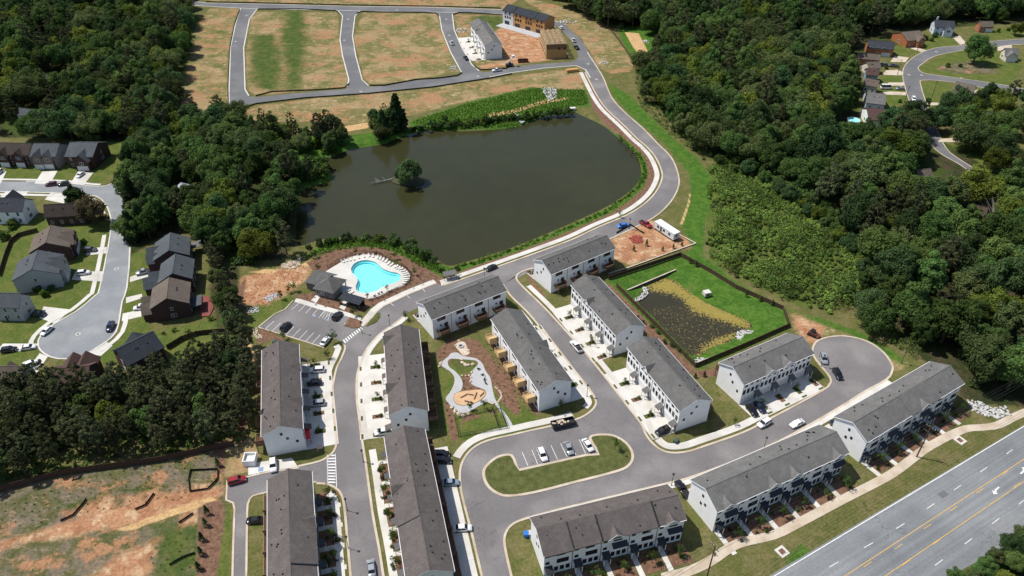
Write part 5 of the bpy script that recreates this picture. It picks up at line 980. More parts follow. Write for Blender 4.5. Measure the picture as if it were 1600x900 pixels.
metal_fence("black metal fence enclosing the small dog lawn", [(711,654),(745,646),(781,638),(793,669),(755,676),(716.7,682.4),(711,654)], 1.4); metal_fence("black metal divider inside the small dog lawn", [(770,641),(780,671)], 1.4)
metal_fence("black metal fence round the pool terrace", [(512,420),(530,409),(548,399.5),(570,395),(593,398),(615,410),(634,419),(643,430),(641,440),(631,449),(612,457),(597,464),(580,469)], 1.3, "pool_fence")
# ------------------------------------------------------------------ pool and clubhouse
DECK = smooth(GP([(498,436),(508,425.6),(529.6,412),(547,402.5),(570,398),(592,401),(613,412),(632,420.6),(640,429),(639.4,438),(630.7,446.6),(613,453),(597.5,461),(578.7,467),(565.7,465),(547,461),(520,452)]), 3, True)
def ring_prism(outer, inner, z0, z1, name, m):
    if area(outer) < 0: outer = outer[::-1]
    if area(inner) < 0: inner = inner[::-1]
    b = MB(); allp = outer+inner; n = len(outer); k = len(inner)
    tri = tessellate_polygon([[Vector((*p,0)) for p in outer], [Vector((*p,0)) for p in inner]]); fs = []
    for t in tri:
        a, b_, c_ = (allp[i] for i in t); fs.append(t if (b_[0]-a[0])*(c_[1]-a[1])-(b_[1]-a[1])*(c_[0]-a[0]) > 0 else t[::-1])
    b.add([(*p,z1) for p in allp], fs); b.add([(*p,z0) for p in outer]+[(*p,z1) for p in outer], [(i,(i+1) % n,(i+1) % n+n,i+n) for i in range(n)])
    b.add([(*p,z0) for p in inner]+[(*p,z1) for p in inner], [((i+1) % k,i,i+k,(i+1) % k+k) for i in range(k)]); return b.build(name, m)
structure(ring_prism(DECK, POOL, -.1, .14, "pool_terrace", CONC))
# cut the sheet of ground under the pool: the shell stands proud of it inside the terrace ring, filled to just under the rim
PLASTER = mat("pool_plaster", (0.30,0.70,0.74), rough=0.6, var=0.04, scale=0.3, fine=0.02); TILEB = mat("pool_tile_band", (0.06,0.24,0.32), rough=0.3, var=0.1, fine=0.1, fscale=8)
t = tag(empty("swimming_pool", (0,0,0)), "turquoise free-form swimming pool beside the pond", "pool")
MB().prism(POOL, -1.15, -1.15).build("pool_floor", PLASTER, t)
b = MB(); n = len(POOL); A_ = POOL if area(POOL) > 0 else POOL[::-1]; bt = MB(); I_ = offset(A_, .5, True)
for i in range(n):
    j = (i+1) % n; b.quad((*A_[j],.02),(*A_[i],.02),(*A_[i],-1.15),(*A_[j],-1.15)); bt.quad((*A_[j],.139),(*A_[i],.139),(*A_[i],-.18),(*A_[j],-.18)); b.quad((*A_[i],-.55),(*A_[j],-.55),(*I_[j],-.55),(*I_[i],-.55)); b.quad((*I_[i],-.55),(*I_[j],-.55),(*I_[j],-1.15),(*I_[i],-1.15))
b.build("pool_wall", PLASTER, t); bt.build("tile_band", TILEB, t, loc=(0,0,0))
PW = bpy.data.materials.new("pool_water"); PW.use_nodes = True; N = PW.node_tree.nodes; Lk = PW.node_tree.links; N.remove(N["Principled BSDF"]); tr = N.new("ShaderNodeBsdfTransparent"); tr.inputs[0].default_value = (0.80,0.97,0.99,1); gl = N.new("ShaderNodeBsdfGlossy"); gl.inputs["Roughness"].default_value = .06; fr = N.new("ShaderNodeFresnel"); fr.inputs[0].default_value = 1.33; mx = N.new("ShaderNodeMixShader"); Lk.new(fr.outputs[0], mx.inputs[0]); Lk.new(tr.outputs[0], mx.inputs[1]); Lk.new(gl.outputs[0], mx.inputs[2]); Lk.new(mx.outputs[0], N["Material Output"].inputs[0])
MB().prism(POOL, -.06, -.06).build("water_surface", PW, t)
b = MB()
for s in (-.4,.4): b.cyl((s,-.5,.1),(s,-.4,.75),.03,n=6); b.cyl((s,-.4,.75),(s,.3,.75),.03,n=6); b.cyl((s,.3,.75),(s,.5,.05),.03,n=6)
b.build("ladder", ALLOY, t, loc=(*G(551,420.5),0), rz=1.2)
STONE = mat("clubhouse_stone", (0.17,0.16,0.15), rough=.9, var=.15, scale=1.5, fine=.15)
def clubhouse():
    c0 = np.array(G(488,451,3.2)); c1 = np.array(G(521,459,3.2)); c2 = np.array(G(543,437,3.2)); u = (c1-c0)/np.hypot(*(c1-c0)); n = np.array([-u[1],u[0]]); W_ = np.hypot(*(c1-c0)); D = (c2-c1)@n; rz = math.atan2(u[1],u[0])
    e = empty("clubhouse", (*c0,0), rz); tag(e, "grey hip-roofed pool clubhouse between the parking lot and the pool", "clubhouse")
    MB().box(.5,W_-.5,.5,D*.62,-.2,3.1).build("wall", STONE, e)
    ri = min(W_,D)/2*.62; b = MB(); z0, z1 = 3.2, 3.2+ri*1.0; a = min(W_,D)/2; p = [(0,0,z0),(W_,0,z0),(W_,D,z0),(0,D,z0)]
    r0, r1 = ((W_/2,a,z1),(W_/2,D-a,z1)) if D > W_ else ((a,D/2,z1),(W_-a,D/2,z1))
    if D > W_: F = [[p[0],p[1],r0],[p[1],p[2],r1,r0],[p[2],p[3],r1],[p[3],p[0],r0,r1]]
    else: F = [[p[0],p[1],r1,r0],[p[1],p[2],r1],[p[2],p[3],r0,r1],[p[3],p[0],r0]]
    for f in F: b.slab(f, .2)
    b.build("roof", ROOF_CH if False else ROOF_GR, e)
    for x in (.4,W_/2,W_-.4): MB().box(x-.18,x+.18,D-.6,D-.25,0,3.1).build("porch_column", TRIM, e)
    w0 = np.array(G(475.4,441,3.2))-c0; w1 = np.array(G(498,422,3.2))-c0; f = lambda q: (q@u, q@n); a0, a1 = f(w0), f(w1); lw_ = -a0[0]+W_*.35; y0, y1 = max(a0[1],1.0), a1[1]
    MB().box(a0[0]+.4,.5,y0+.4,y1-.4,-.2,3.1).build("wing_wall", STONE, e); b = MB(); ym = (y0+y1)/2; zt = 3.2+(y1-y0)/2*.5
    b.slab([(a0[0],y0,3.2),(W_*.45,y0,3.2),(W_*.45,ym,zt),(a0[0]+1.5,ym,zt)], .2); b.slab([(W_*.45,y1,3.2),(a0[0],y1,3.2),(a0[0]+1.5,ym,zt),(W_*.45,ym,zt)], .2); b.slab([(a0[0],y1,3.2),(a0[0],y0,3.2),(a0[0]+1.5,ym,zt)], .2); b.build("wing_roof", ROOF_GR, e)
    for x in (1.6,3.4,W_-1.5): put("window", win_mesh(.8,1.2,1,TRIM), e, (x,.5,1.7))
    put("door", door_mesh(), e, (.9+W_*.3,.5,.05))
clubhouse()
c = np.array(G(549,466.5,3.0)); a = np.array(G(530,463,3.0)); b0 = np.array(G(563,473,3.0)); u = (b0-a)/np.hypot(*(b0-a)); rz = math.atan2(u[1],u[0])
t = tag(empty("pool_pavilion", (*c,0), rz), "long black-roofed open pavilion at the pool gate", "pavilion"); lw_ = np.hypot(*(b0-a))/2
MB().slab([(-lw_,-1.7,2.8),(lw_,-1.7,2.8),(lw_,1.9,3.3),(-lw_,1.9,3.3)], .2).build("roof", ROOF_SL, t); MB().box(-lw_+.3,lw_-.3,-1.5,-1.35,0,1.1).build("counter_wall", DARKM, t); MB().box(-lw_+.2,lw_-.2,1.4,1.6,0,3.0).build("back_wall", DARKM, t)
for x in (-lw_+.3,0,lw_-.3): MB().box(x-.12,x+.12,-1.6,-1.36,0,2.7).build("post", DARKM, t)
LOUNGE = mat("white_lounge_sling", (0.62,0.60,0.56), rough=.7, var=.05, fine=0)
ls = MB().box(-.32,.32,-.95,.35,.28,.36).mesh("seat", LOUNGE); lb_ = MB().hexa([(-.32,.35,.28),(.32,.35,.28),(.32,.36,.36),(-.32,.36,.36),(-.32,.85,.72),(.32,.85,.72),(.32,.82,.8),(-.32,.82,.8)]).mesh("backrest", LOUNGE)
ll = MB().box(-.3,-.24,-.9,-.84,0,.28).box(.24,.3,-.9,-.84,0,.28).box(-.3,-.24,.3,.36,0,.28).box(.24,.3,.3,.36,0,.28).mesh("leg_frame", DARKM)
pc = np.array(G(585,432)); zz = [(660,275),(695,265),(735,255),(775,245),(830,225),(890,215),(945,210),(990,215),(1040,230),(1070,240),(1100,255),(1135,270),(1160,295),(1190,310),(1240,330),(1262,345),(1290,355),(1315,375),(1335,395),(1345,415),(1350,440),(1350,465),(1345,485),(1325,510),(1075,597),(1045,612),(1000,636),(720,590),(760,610)]
for q in zz:
    x, y = G(440+q[0]/6.92, 370+q[1]/6.92); d = pc-np.array((x,y)); e = empty("sun_lounger", (x,y,.14), math.atan2(d[1],d[0])+math.pi/2); tag(e, "white sun lounger on the pool terrace facing the water", "sun lounger", "sun loungers round the pool"); put("seat", ls, e); put("backrest", lb_, e); put("leg_frame", ll, e)
for q, z1 in [([(463,466),(505,478),(545,489),(565,497),(563,502),(543,495),(500,484),(460,472)],.13),([(486,470),(494,461),(501,463),(494,474)],.115),([(530,481),(537,470),(545,472),(538,485)],.115)]: structure(MB().prism(GP(q), -.05, z1).build("pool_walk", CONC))
structure(MB().prism(GP([(538,509),(547,496),(562,501),(567,503),(563,511),(552,513)]), 0, .17).build("lot_island", MULCH)); structure(MB().strip(GP([(404,512),(430,491),(446,484),(459,470)]), .4, -.05, .16).build("kerb", CONCT)); structure(MB().strip(GP([(506,544),(455,528),(404,512.5)]), -.4, -.05, .16).build("kerb", CONCT))
structure(MB().prism(GP([(577,502),(590,489),(594,489),(594,496),(588,504),(572,511)]), 0, .17).build("street_island", SOD))
structure(MB().prism(GP([(388,726),(400,723),(456,716),(466,730),(420,736),(388,743)]), -.05, .15).build("accessible_bay_pad", CONC))
# ------------------------------------------------------------------ playground
pth_o = smooth(GP([(801.7,667),(794,652),(781,635),(773,622),(768.6,603),(766,590),(758,578.6),(754.4,569),(745,560.6),(731.8,557.8),(722,556),(714.8,551),(705,552),(700.6,557),(691,565),(689,571),(703.4,580.4),(710,590),(709,601),(702.5,614),(696,623),(703.4,633),(716.7,643.7),(730,644.7),(750.7,633),(762,627.7),(773,631.4),(790,656),(792,668)]), 2, True)
pth_i = smooth(GP([(699.7,565),(705,560.6),(722,561.6),(743,563.4),(747,569),(741,575.7),(737.4,582),(734.6,595.6),(741,603),(754.4,607.8),(760,614.4),(754,624),(741,631),(726,634),(714.8,632.4),(708.7,625.8),(709.5,616),(720,610.7),(723,599),(718.6,588),(709,578.6),(701.6,573)]), 2, True)
structure(ring_prism(pth_o, pth_i, -.05, .06, "playground_path", CONCG))
SANDM = mat("play_sand", (0.52,0.34,0.20), rough=1, var=.1, fine=.12); structure(MB().prism(smooth(GP([(709.5,617),(720,612),(735,610),(750,609),(759,614),(753,623),(741,630),(726,633),(715,631.5),(709.5,625.5)]), 3, True), -.02, .045).build("play_sand_pit", SANDM))
structure(MB().prism(smooth(GP([(704,562),(722,563),(735,564),(730,572),(722,578),(712,574)]), 3, True), -.02, .05).build("play_lawn", SOD))
for k, (a, b) in enumerate([((720,622),(731,616)),((741,624),(745,614)),((726,627),(739,630)),((750,620),(756,614)),((733,617),(740,618))]):
    A_, B_ = G(*a), G(*b); o = MB().cyl((*A_,.3),(*B_,.3),.12,n=6).cyl((*A_,0),(*A_,.3),.08,n=5).cyl((*B_,0),(*B_,.3),.08,n=5).build("balance_beam", WOODB); tag(o, "timber balance beam in the play sand pit", "balance beam", "balance beams in the sand pit")
structure(MB().prism(smooth(GP([(711,540),(718,534),(726,535),(730,543),(734,552),(724,556),(718,549)]), 3, True), -.02, .07).build("fire_pit_patio", CONCT))
t = tag(empty("fire_pit", (*G(720,541.5),.07)), "round stone fire pit on the small tan patio", "fire pit"); b = MB()
for i in range(14): a = i*6.2832/14; a2 = a+.38; b.hexa([(math.cos(q)*r,math.sin(q)*r,z) for z in (0,.4) for q, r in ((a,.6),(a,.95),(a2,.95),(a2,.6))])
b.build("stone_ring", ROCK, t); MB().cyl((0,0,0),(0,0,.12),.6,n=12).build("ash_bed", RETAIN, t)
for i, (px, py, s) in enumerate([(688,569,1.0),(686,573,.8),(690,566,.7),(722,567,1.0),(727,570,1.2),(732,571,1.0),(738,570,1.1),(722,562,.8),(737,582,.8),(736,590,.7),(735,597,.7),(706,637,1.0),(711,643,1.2),(717,648,1.3),(724,650,1.1),(732,647,1.0),(766,630,.9),(770,631,.9),(711,540,.7),(717,533,.8),(732,548,.9),(722,587,.6),(728,587,.6),(733,587,.6)]):
    o = put("boulder", rock_mesh(i % 4, ROCKT), None, (*G(px,py),.15*s), RNG.uniform(0,6), (.75*s,.6*s,.45*s)); tag(o, "pale tan boulder edging the playground path", "boulder", "boulders edging the playground path")
for i in range(13):
    a = i/12; x, y = G(772+8*math.sin(a*3.14)+3*a+2, 605+a*24); o = put("stepping_stone", rock_mesh(i % 4, ROCKT), None, (x,y,.05), RNG.uniform(0,6), (.42,.34,.14)); tag(o, "cream stepping stone in the curved line right of the path", "stone", "curved line of stepping stones")
for i, (px, py) in enumerate([(754,587),(757,594),(759,600),(748,578)]):
    t = tag(empty("spring_rider", (*G(px,py),.06), i*1.1), "small dark spring rider on the grey playground path", "play equipment", "spring riders on the path"); MB().cyl((0,0,0),(0,0,.35),.18,n=8).build("spring", DARKM, t); MB().loft([[(-.6,-.1,.35),(-.6,.1,.35),(-.6,.1,.45),(-.6,-.1,.45)],[(0,-.2,.35),(0,.2,.35),(0,.2,.6),(0,-.2,.6)],[(.5,-.12,.45),(.5,.12,.45),(.5,.12,.9),(.5,-.12,.9)]]).build("seat", PLASTIC, t)
# ------------------------------------------------------------------ rip-rap, stone rings, drains
def rocks(label, polys, spacing, m, s=(.35,.75), z=0.0, name="rip_rap", cat="stones"):
    pts = scatter(polys, spacing*.62, int(polys[0][0][0]), z); RNG.shuffle(pts); pts = pts[:300]; e = empty(name, (*pts[0],z)); tag(e, label, cat)
    for i, (x, y) in enumerate(pts): q = RNG.uniform(*s); put("stone", rock_mesh(i % 4, m), e, (x-pts[0][0], y-pts[0][1], .12), RNG.uniform(0,6), (q,q*RNG.uniform(.6,1),q*.6))
rocks("pale rip-rap slope beside the right end of the highway footpath", [[(1512,626),(1530,628),(1550,638),(1572,636),(1578,648),(1562,654),(1540,650),(1520,642)]], 1.0, ROCK)
rocks("pale stone outfall on the grassy bank above the pond", [[(846,138),(868,138),(870,152),(858,158),(852,150)]], 1.3, ROCK, (.5,1.0)); rocks("pale stones running into the pond's top shore", [[(798,178),(808,178),(820,190),(815,193)]], 1.2, ROCK, (.5,.9))
rocks("tan stone outfall at the lower left corner of the pond", [[(440,412),(460,408),(470,402),(468,416),(455,421),(442,420)]], .9, ROCKT); rocks("stone ring on the red planting slope left of the pool lot", [[(412,467),(425,458),(436,459),(432,466),(418,473)]], .8, ROCK, (.3,.5)); rocks("grey stones under the tree shade left of the pool lot", [[(386,482),(404,480),(404,488),(388,490)]], .8, ROCK, (.3,.5))
rocks("white stones at the left inlet of the algae basin", [[(987,468),(999,464),(1005,458),(1004,449),(1011,450),(1013,459),(1004,468),(993,472)]], .8, ROCK, (.3,.6), -1.3); rocks("white stones at the right outlet of the algae basin", [[(1150,528),(1152,519),(1162,516),(1176,518),(1176,522),(1162,523),(1157,532)]], .8, ROCK, (.3,.6), -1.2); rocks("white stones at the lower corner of the algae basin", [[(1084,563),(1092,559),(1108,561),(1111,565),(1098,566),(1088,567)]], .8, ROCK, (.3,.6), -.7)
rocks("pale boulders edging the bed at the lower left of the pool lot", [[(394,515),(402,512),(404,522),(410,528),(404,530),(396,525)]], .9, ROCKT, (.3,.55)); rocks("pink stone heap on the dirt lot beside the blue car", [[(984,372),(995,367),(1006,373),(1003,380),(990,381)]], 1.1, mat("red_clay_clods",(0.30,0.075,0.055),rough=1,var=.2), (.4,.9))
for lb, p in [("square stone drain in the highway verge, right one", (1500,688)), ("square stone drain in the highway verge, left one", (1222,862))]:
    t = tag(empty("storm_drain", (*G(*p),0), .55), lb, "drain"); b = MB()
    for d in ((-1.3,1.3,-1.3,-.7),(-1.3,1.3,.7,1.3),(-1.3,-.7,-.7,.7),(.7,1.3,-.7,.7)): b.box(*d,-.1,.12)
    b.build("concrete_apron", CONC, t); MB().box(-.7,.7,-.7,.7,-.1,.05).build("grate", MULCH, t)
t = tag(empty("basin_outlet", (*G(1104,460,-.6),-.7), .3), "white concrete outlet box in the basin's green slope", "outlet"); MB().box(-1.2,1.2,-1,1,0,1.4).build("box", CONC, t); MB().box(-.6,.6,-1.05,-.98,.3,1.0).build("opening", GLASS, t)
t = tag(empty("pond_outlet", (*G(893,170),-.9), .1), "white concrete outlet at the top corner of the pond", "outlet"); MB().box(-2,2,-1,1,0,1.5).build("headwall", CONC, t); MB().box(-.8,.8,-1.06,-.98,.2,1.0).build("opening", GLASS, t)
# ------------------------------------------------------------------ posts, poles, trailers
lp = MB().cyl((0,0,0),(0,0,4.3),.09,.06,8).cyl((0,0,0),(0,0,.5),.16,.12,8).mesh("pole", DARKM); lh = MB().loft([[(math.cos(k*1.0472)*r,math.sin(k*1.0472)*r,z) for k in range(6)] for r, z in ((.14,4.3),(.3,4.4),(.34,4.75),(.1,4.95))]).mesh("lantern", DARKM)
for lb, p in [("beside the top of the row next to the playground", (609.5,510)), ("at the drive end behind the bottom row's right gable", (1049,759)), ("on the kerb behind the longest row", (1193,702)), ("on a driveway of the row left of the basin", (922,541)), ("at the street corner below the timber decks", (917,620)), ("on the left kerb of the turning circle", (1283,573)), ("beside the blue car at the dirt lot", (983,358)), ("on the grass past the turning circle", (1408,568)), ("beside the crosswalk at the bottom street", (568,722)), ("on the verge of the bottom left street", (544.5,857)), ("on the kerb by the pond junction", (757,436)), ("at the pool parking entrance", (566,521)), ("on the kerb right of the bottom left row", (543,798))]:
    t = tag(empty("street_lamp", (*G(*p),.05)), "black street lamp "+lb, "street lamp", "black lantern street lamps"); put("pole", lp, t); put("lantern", lh, t)
def utility_pole(label, p, h, yaw):
    t = tag(empty("utility_pole", (*G(*p),0), yaw), label, "utility pole"); MB().cyl((0,0,-.5),(0,0,h),.2,.13,9).build("pole", BARK, t)
    for z in (h-.5,h-2.2): MB().box(-1.3,1.3,-.07,.07,z-.07,z+.07).build("crossarm", BARK, t)
    for x in (-1.2,-.5,.5,1.2): MB().cyl((x,0,h-.43),(x,0,h-.15),.06,.09,8).build("insulator", LAMPC, t)
    MB().cyl((.35,.2,h-3.4),(.35,.2,h-2.4),.22,n=10).build("transformer", ALLOY, t); return G(*p)
hA, hB = 12.0, 12.5; qa = utility_pole("tall utility pole on the highway footpath, upper one", (1432,714), hA, -1.0); qb = utility_pole("tall utility pole at the bottom edge beside the highway footpath", (1104,903), hB, -1.05)
qc, qd = G(1640,600), G(960,985)
for k, off in enumerate((-1.2,-.5,.5,1.2)):
    b = MB()
    for (p, hp), (q, hq) in (((qc,12),(qa,hA)),((qa,hA),(qb,hB)),((qb,hB),(qd,12))):
        dx, dy = q[0]-p[0], q[1]-p[1]; D = math.hypot(dx,dy); nx, ny = -dy/D*off, dx/D*off; prev = None
        for i in range(11):
            s = i/10; z = hp+(hq-hp)*s-.15-4*1.1*s*(1-s); cur = (p[0]+dx*s+nx,p[1]+dy*s+ny,z)
            if prev: b.cyl(prev, cur, .03, n=4, cap=False)
            prev = cur
    tag(b.build("power_line", DARKM), "thin power line strung between the utility poles along the highway", "cable", "power lines on the utility poles")
for lb, p, h in [("upper hillside utility pole on the left verge", (1402,117), 9), ("lower hillside utility pole on the left verge", (1413,160), 9), ("hillside utility pole on the corner lawn", (1456,152), 9), ("hillside utility pole beside the cedar house", (1433,80), 8)]:
    t = tag(empty("wooden_pole", (*G(*p),0)), lb, "utility pole"); MB().cyl((0,0,-.5),(0,0,h),.16,.11,7).build("pole", BARK, t); MB().box(-.8,.8,-.06,.06,h-.6,h-.48).build("crossarm", BARK, t)
a, b_ = np.array(G(1026,356)), np.array(G(1056,376)); u = (b_-a)/np.hypot(*(b_-a)); t = tag(empty("office_trailer", (*((a+b_)/2),0), math.atan2(u[1],u[0])), "long white site office trailer on the dirt lot", "trailer"); LT = np.hypot(*(b_-a))/2
MB().box(-LT,LT,-1.5,1.5,.7,3.4).build("body", WRAP, t); MB().slab([(-LT-.1,-1.6,3.5),(LT+.1,-1.6,3.5),(LT+.1,1.6,3.5),(-LT-.1,1.6,3.5)], .12).build("roof", TRIM, t); MB().box(-LT+.1,LT-.1,-1.4,1.4,.25,.7).build("skirting", DARKM, t)
for x in (-LT*.6,0,LT*.55): put("window", win_mesh(.9,.8), t, (x,-1.5,2.2))
put("door", door_mesh(), t, (-LT*.3,-1.5,.9)); put("window", win_mesh(.9,.8), t, (LT,0,2.2), FACE['R'])
t = tag(empty("garbage_enclosure", (*G(392,722),0), .05), "white roofless bin enclosure beside the accessible parking bay", "enclosure")
for d in ((-1.6,1.6,-1.6,-1.4),(-1.6,1.6,1.4,1.6),(-1.6,-1.4,-1.4,1.4),(1.4,1.6,-1.4,1.4)): MB().box(*d,0,2.2).build("side_wall", WHITE, t)
MB().box(-1.35,1.35,-1.35,1.35,.02,1.3).build("bin", LOUNGE, t)
for lb, p, m in [("blue wheeled bin at the left end of the bottom townhouse row", (822,838), CARC['blue']), ("blue bin in the gap behind the townhouse row by the wood", (1299,664), CARC['navy'])]:
    t = tag(empty("wheeled_bin", (*G(*p),.1)), lb, "bin"); MB().loft([[(-.5,-.45,0),(.5,-.45,0),(.5,.45,0),(-.5,.45,0)],[(-.6,-.55,1.2),(.6,-.55,1.2),(.6,.55,1.2),(-.6,.55,1.2)]]).build("body", m, t); MB().box(-.63,.63,-.6,.6,1.2,1.32).build("lid", m, t)
for lb, p in [("green utility box on the corner lawn below the black car", (1056,691)), ("grey utility box on the lawn beside the pool lot's bottom bed", (430,536))]:
    t = tag(empty("utility_box", (*G(*p),0), .8), lb, "utility box"); MB().box(-.7,.7,-.5,.5,0,1.0).build("cabinet", mat("utility_green",(0.05,0.085,0.065),var=.05), t); MB().box(-.74,.74,-.54,.54,1.0,1.08).build("lid", MATS["utility_green"], t)
t = tag(empty("garden_awning", (*G(481.5,686),0), math.radians(14.4)), "red awning over the entry at the lower end of the left row", "awning"); MB().slab([(-.9,-2.1,2.3),(.9,-2.1,2.3),(.9,2.1,2.7),(-.9,2.1,2.7)], .1).build("canopy", paint("red_fabric",(0.6,0.01,0.02)), t)
for x in (-.9,.9): MB().box(x-.05,x+.05,-2.0,-1.9,0,2.25).build("post", DARKM, t)
t = tag(empty("flag", (*G(497,706),0), .2), "red and white flag on a short pole in front of the left row", "flag"); MB().cyl((0,0,0),(0,0,2.4),.04,n=6).build("pole", TRIM, t)
fb = MB()
for k in range(7): fb.box(.05,1.5,-.02,.02,1.0+k*.19,1.0+(k+1)*.19,k % 2)
fb.build("cloth", [CARC['red'], TRIM], t)
t = tag(empty("gazebo", (*G(703,435),0), math.radians(18)), "small timber bus shelter between the pond road and the pond bank", "shelter"); MB().slab([(-2.4,-1.2,2.3),(2.4,-1.2,2.3),(2.4,1.2,2.6),(-2.4,1.2,2.6)], .12).build("roof", ROOF_LG, t); MB().box(-2,2,.7,1.0,.3,.5).build("bench", WOODB, t)
for x in (-2.2,0,2.2):
    for y in (-1,1): MB().box(x-.07,x+.07,y-.07,y+.07,0,2.3).build("post", WOODB, t)
t = tag(empty("pergola", (*G(710,430),0), math.radians(18)), "open timber frame beside the small shelter above the pond", "pergola")
for x in (-1.4,1.4): MB().box(x-.07,x+.07,-.07,.07,0,2.3).build("post", WOODB, t)
MB().box(-1.6,1.6,-.1,.1,2.3,2.45).build("beam", WOODB, t)
structure(MB().prism(GP([(690,447),(715,436),(720,431),(712,431),(688,440)]), -.05, .125).build("shelter_pad", CONC))
# backyard pools on the hillside
t = tag(empty("backyard_pool", (*G(1333,190),0)), "small blue round backyard pool on the hillside", "pool"); MB().cyl((0,0,0),(0,0,1.1),3.2,n=20,cap=False).build("side", TRIM, t); MB().prism([(math.cos(i*.314)*3.1,math.sin(i*.314)*3.1) for i in range(20)], 1.0, 1.0).build("water", PLASTER, t)
t = tag(empty("backyard_canopy", (*G(1316,212),0)), "blue canopy among trees below the hillside pool", "canopy"); MB().loft([[(-2,-2,2.2),(2,-2,2.2),(2,2,2.2),(-2,2,2.2)],[(-.1,-.1,3.2),(.1,-.1,3.2),(.1,.1,3.2),(-.1,.1,3.2)]]).build("cloth", CARC['blue'], t)
for x in (-1.9,1.9): MB().box(x-.05,x+.05,-1.95,-1.85,0,2.2).build("post", TRIM, t)
# fallen dead tree on the pond's little island
b = MB(); x0_, y0_ = G(613,281,-.8); x1_, y1_ = G(582,287,-.8); b.cyl((x0_,y0_,-.3),(x1_,y1_,-.6),.25,.1,6)
for k in range(9): s = .35+.07*k; a = RNG.uniform(-1,1); b.cyl((x0_+(x1_-x0_)*s,y0_+(y1_-y0_)*s,-.5),(x0_+(x1_-x0_)*s-RNG.uniform(1,2.4),y0_+(y1_-y0_)*s+a*2.4,RNG.uniform(-.2,1.0)),.09,.03,5)
tag(b.build("fallen_tree", BARKG), "bare grey fallen tree lying in the pond left of the island", "dead tree")
isl_m = MB().prism(smooth(GP([(610,282),(618,276),(640,275),(662,281),(660,289),(640,291),(620,288)], -1.0), 3, True), -2.5, -.7).build("pond_island", mat("island_earth",(0.06,0.06,0.03))); structure(isl_m)
# ------------------------------------------------------------------ vehicles
def ring(x, w, zb, zt, r=.12):
    return [(x,-w,zb+r),(x,-w+r,zb),(x,w-r,zb),(x,w,zb+r),(x,w,zt-r),(x,w-r*1.4,zt),(x,-w+r*1.4,zt),(x,-w,zt-r)]
CARS = {}
def car_meshes(kind):
    if kind in CARS: return CARS[kind]
    L, W, H, hood, spec = dict(sedan=(4.75,.91,1.46,.98,(-1.75,-1.05,.55,1.25)), suv=(4.75,.95,1.74,1.12,(-2.2,-1.85,.45,1.15)), pickup=(5.7,.98,1.88,1.2,(-.65,-.45,.75,1.4)), van=(6.2,1.05,2.7,1.4,(-2.9,-2.75,1.7,2.4)))[kind]
    h = L/2; b = MB(); zt = hood
    prof = [(-h,.72*W,.42,zt*.86),(-h+.12,.93*W,.3,zt*.97),(-h+.6,W,.24,zt),(0,W,.22,zt),(h-1.2,W,.24,zt*.97),(h-.35,.95*W,.28,zt*.88),(h-.05,.8*W,.4,zt*.70)]
    if kind == 'pickup': prof = [(-h,.9*W,.45,zt*.95),(-h+.1,W,.4,zt),(0,W,.35,zt),(h-1.2,W,.35,zt*.98),(h-.2,.95*W,.38,zt*.92),(h,.85*W,.45,zt*.8)]
    b.loft([ring(*p) for p in prof]); body = b
    r0, r1, f1, f0 = spec; wi, wt = W-.06, W-.2
    roof = MB().hexa([(r1,-wt,H-.07),(f1,-wt,H-.07),(f1,wt,H-.07),(r1,wt,H-.07),(r1+.06,-wt+.06,H),(f1-.1,-wt+.06,H),(f1-.1,wt-.06,H),(r1+.06,wt-.06,H)])
    zb = zt-.03
    for y in (-1,1):   # pillars
        for xa, xb in ((r0,r1),(f0,f1),((r0+f0)/2-.1,(r1+f1)/2-.1)): roof.cyl((xa,y*wi,zb),(xb,y*wt,H-.04),.05,n=4)
    wsh = MB().quad((f0,-wi+.05,zb),(f0,wi-.05,zb),(f1,wt-.05,H-.06),(f1,-wt+.05,H-.06)); rw = MB().quad((r0,wi-.05,zb),(r0,-wi+.05,zb),(r1,-wt+.05,H-.06),(r1,wt-.05,H-.06))
    sw = [MB().quad(*([(r0+.03,-wi,zb),(f0-.03,-wi,zb),(f1-.03,-wt,H-.06),(r1+.03,-wt,H-.06)] if s < 0 else [(f0-.03,wi,zb),(r0+.03,wi,zb),(r1+.03,wt,H-.06),(f1-.03,wt,H-.06)])) for s in (-1,1)]
    parts = [("body",body,0,None),("cabin_roof",roof,0,None),("windshield",wsh,GLASS,None),("rear_window",rw,GLASS,None),("side_window",sw[0],GLASS,None),("side_window",sw[1],GLASS,None)]
    out = [(n_, m_.mesh(n_, TRIM, n_ == "body"), mt, None) for n_, m_, mt, _ in parts]
    wheel = MB().cyl((0,-.11,0),(0,.11,0),.34,n=14); wheel.cyl((0,-.12,0),(0,.12,0),.2,n=10,m=1); wm = wheel.mesh("wheel", [RUBBER, ALLOY])
    for x in (-h+.95,h-.95):
        for y in (-W+.08,W-.08): out.append(("wheel", wm, -1, (x,y,.34)))
    hl = MB().box(-.08,.05,-.2,.2,-.08,.08).mesh("headlight", LAMPC); tl = MB().box(-.05,.06,-.14,.14,-.12,.12).mesh("tail_light", LAMPR)
    for y in (-W+.3,W-.3): out.append(("headlight", hl, -1, (h-.16,y,zt*.66))); out.append(("tail_light", tl, -1, (-h+.04,y,zt*.74)))
    if kind == 'pickup': bed = MB().box(-h+.15,r0-.1,-W+.14,W-.14,zt-.02,zt+.012); out.append(("load_bed", bed.mesh("load_bed", PLASTIC), -1, None))
    CARS[kind] = out; return out
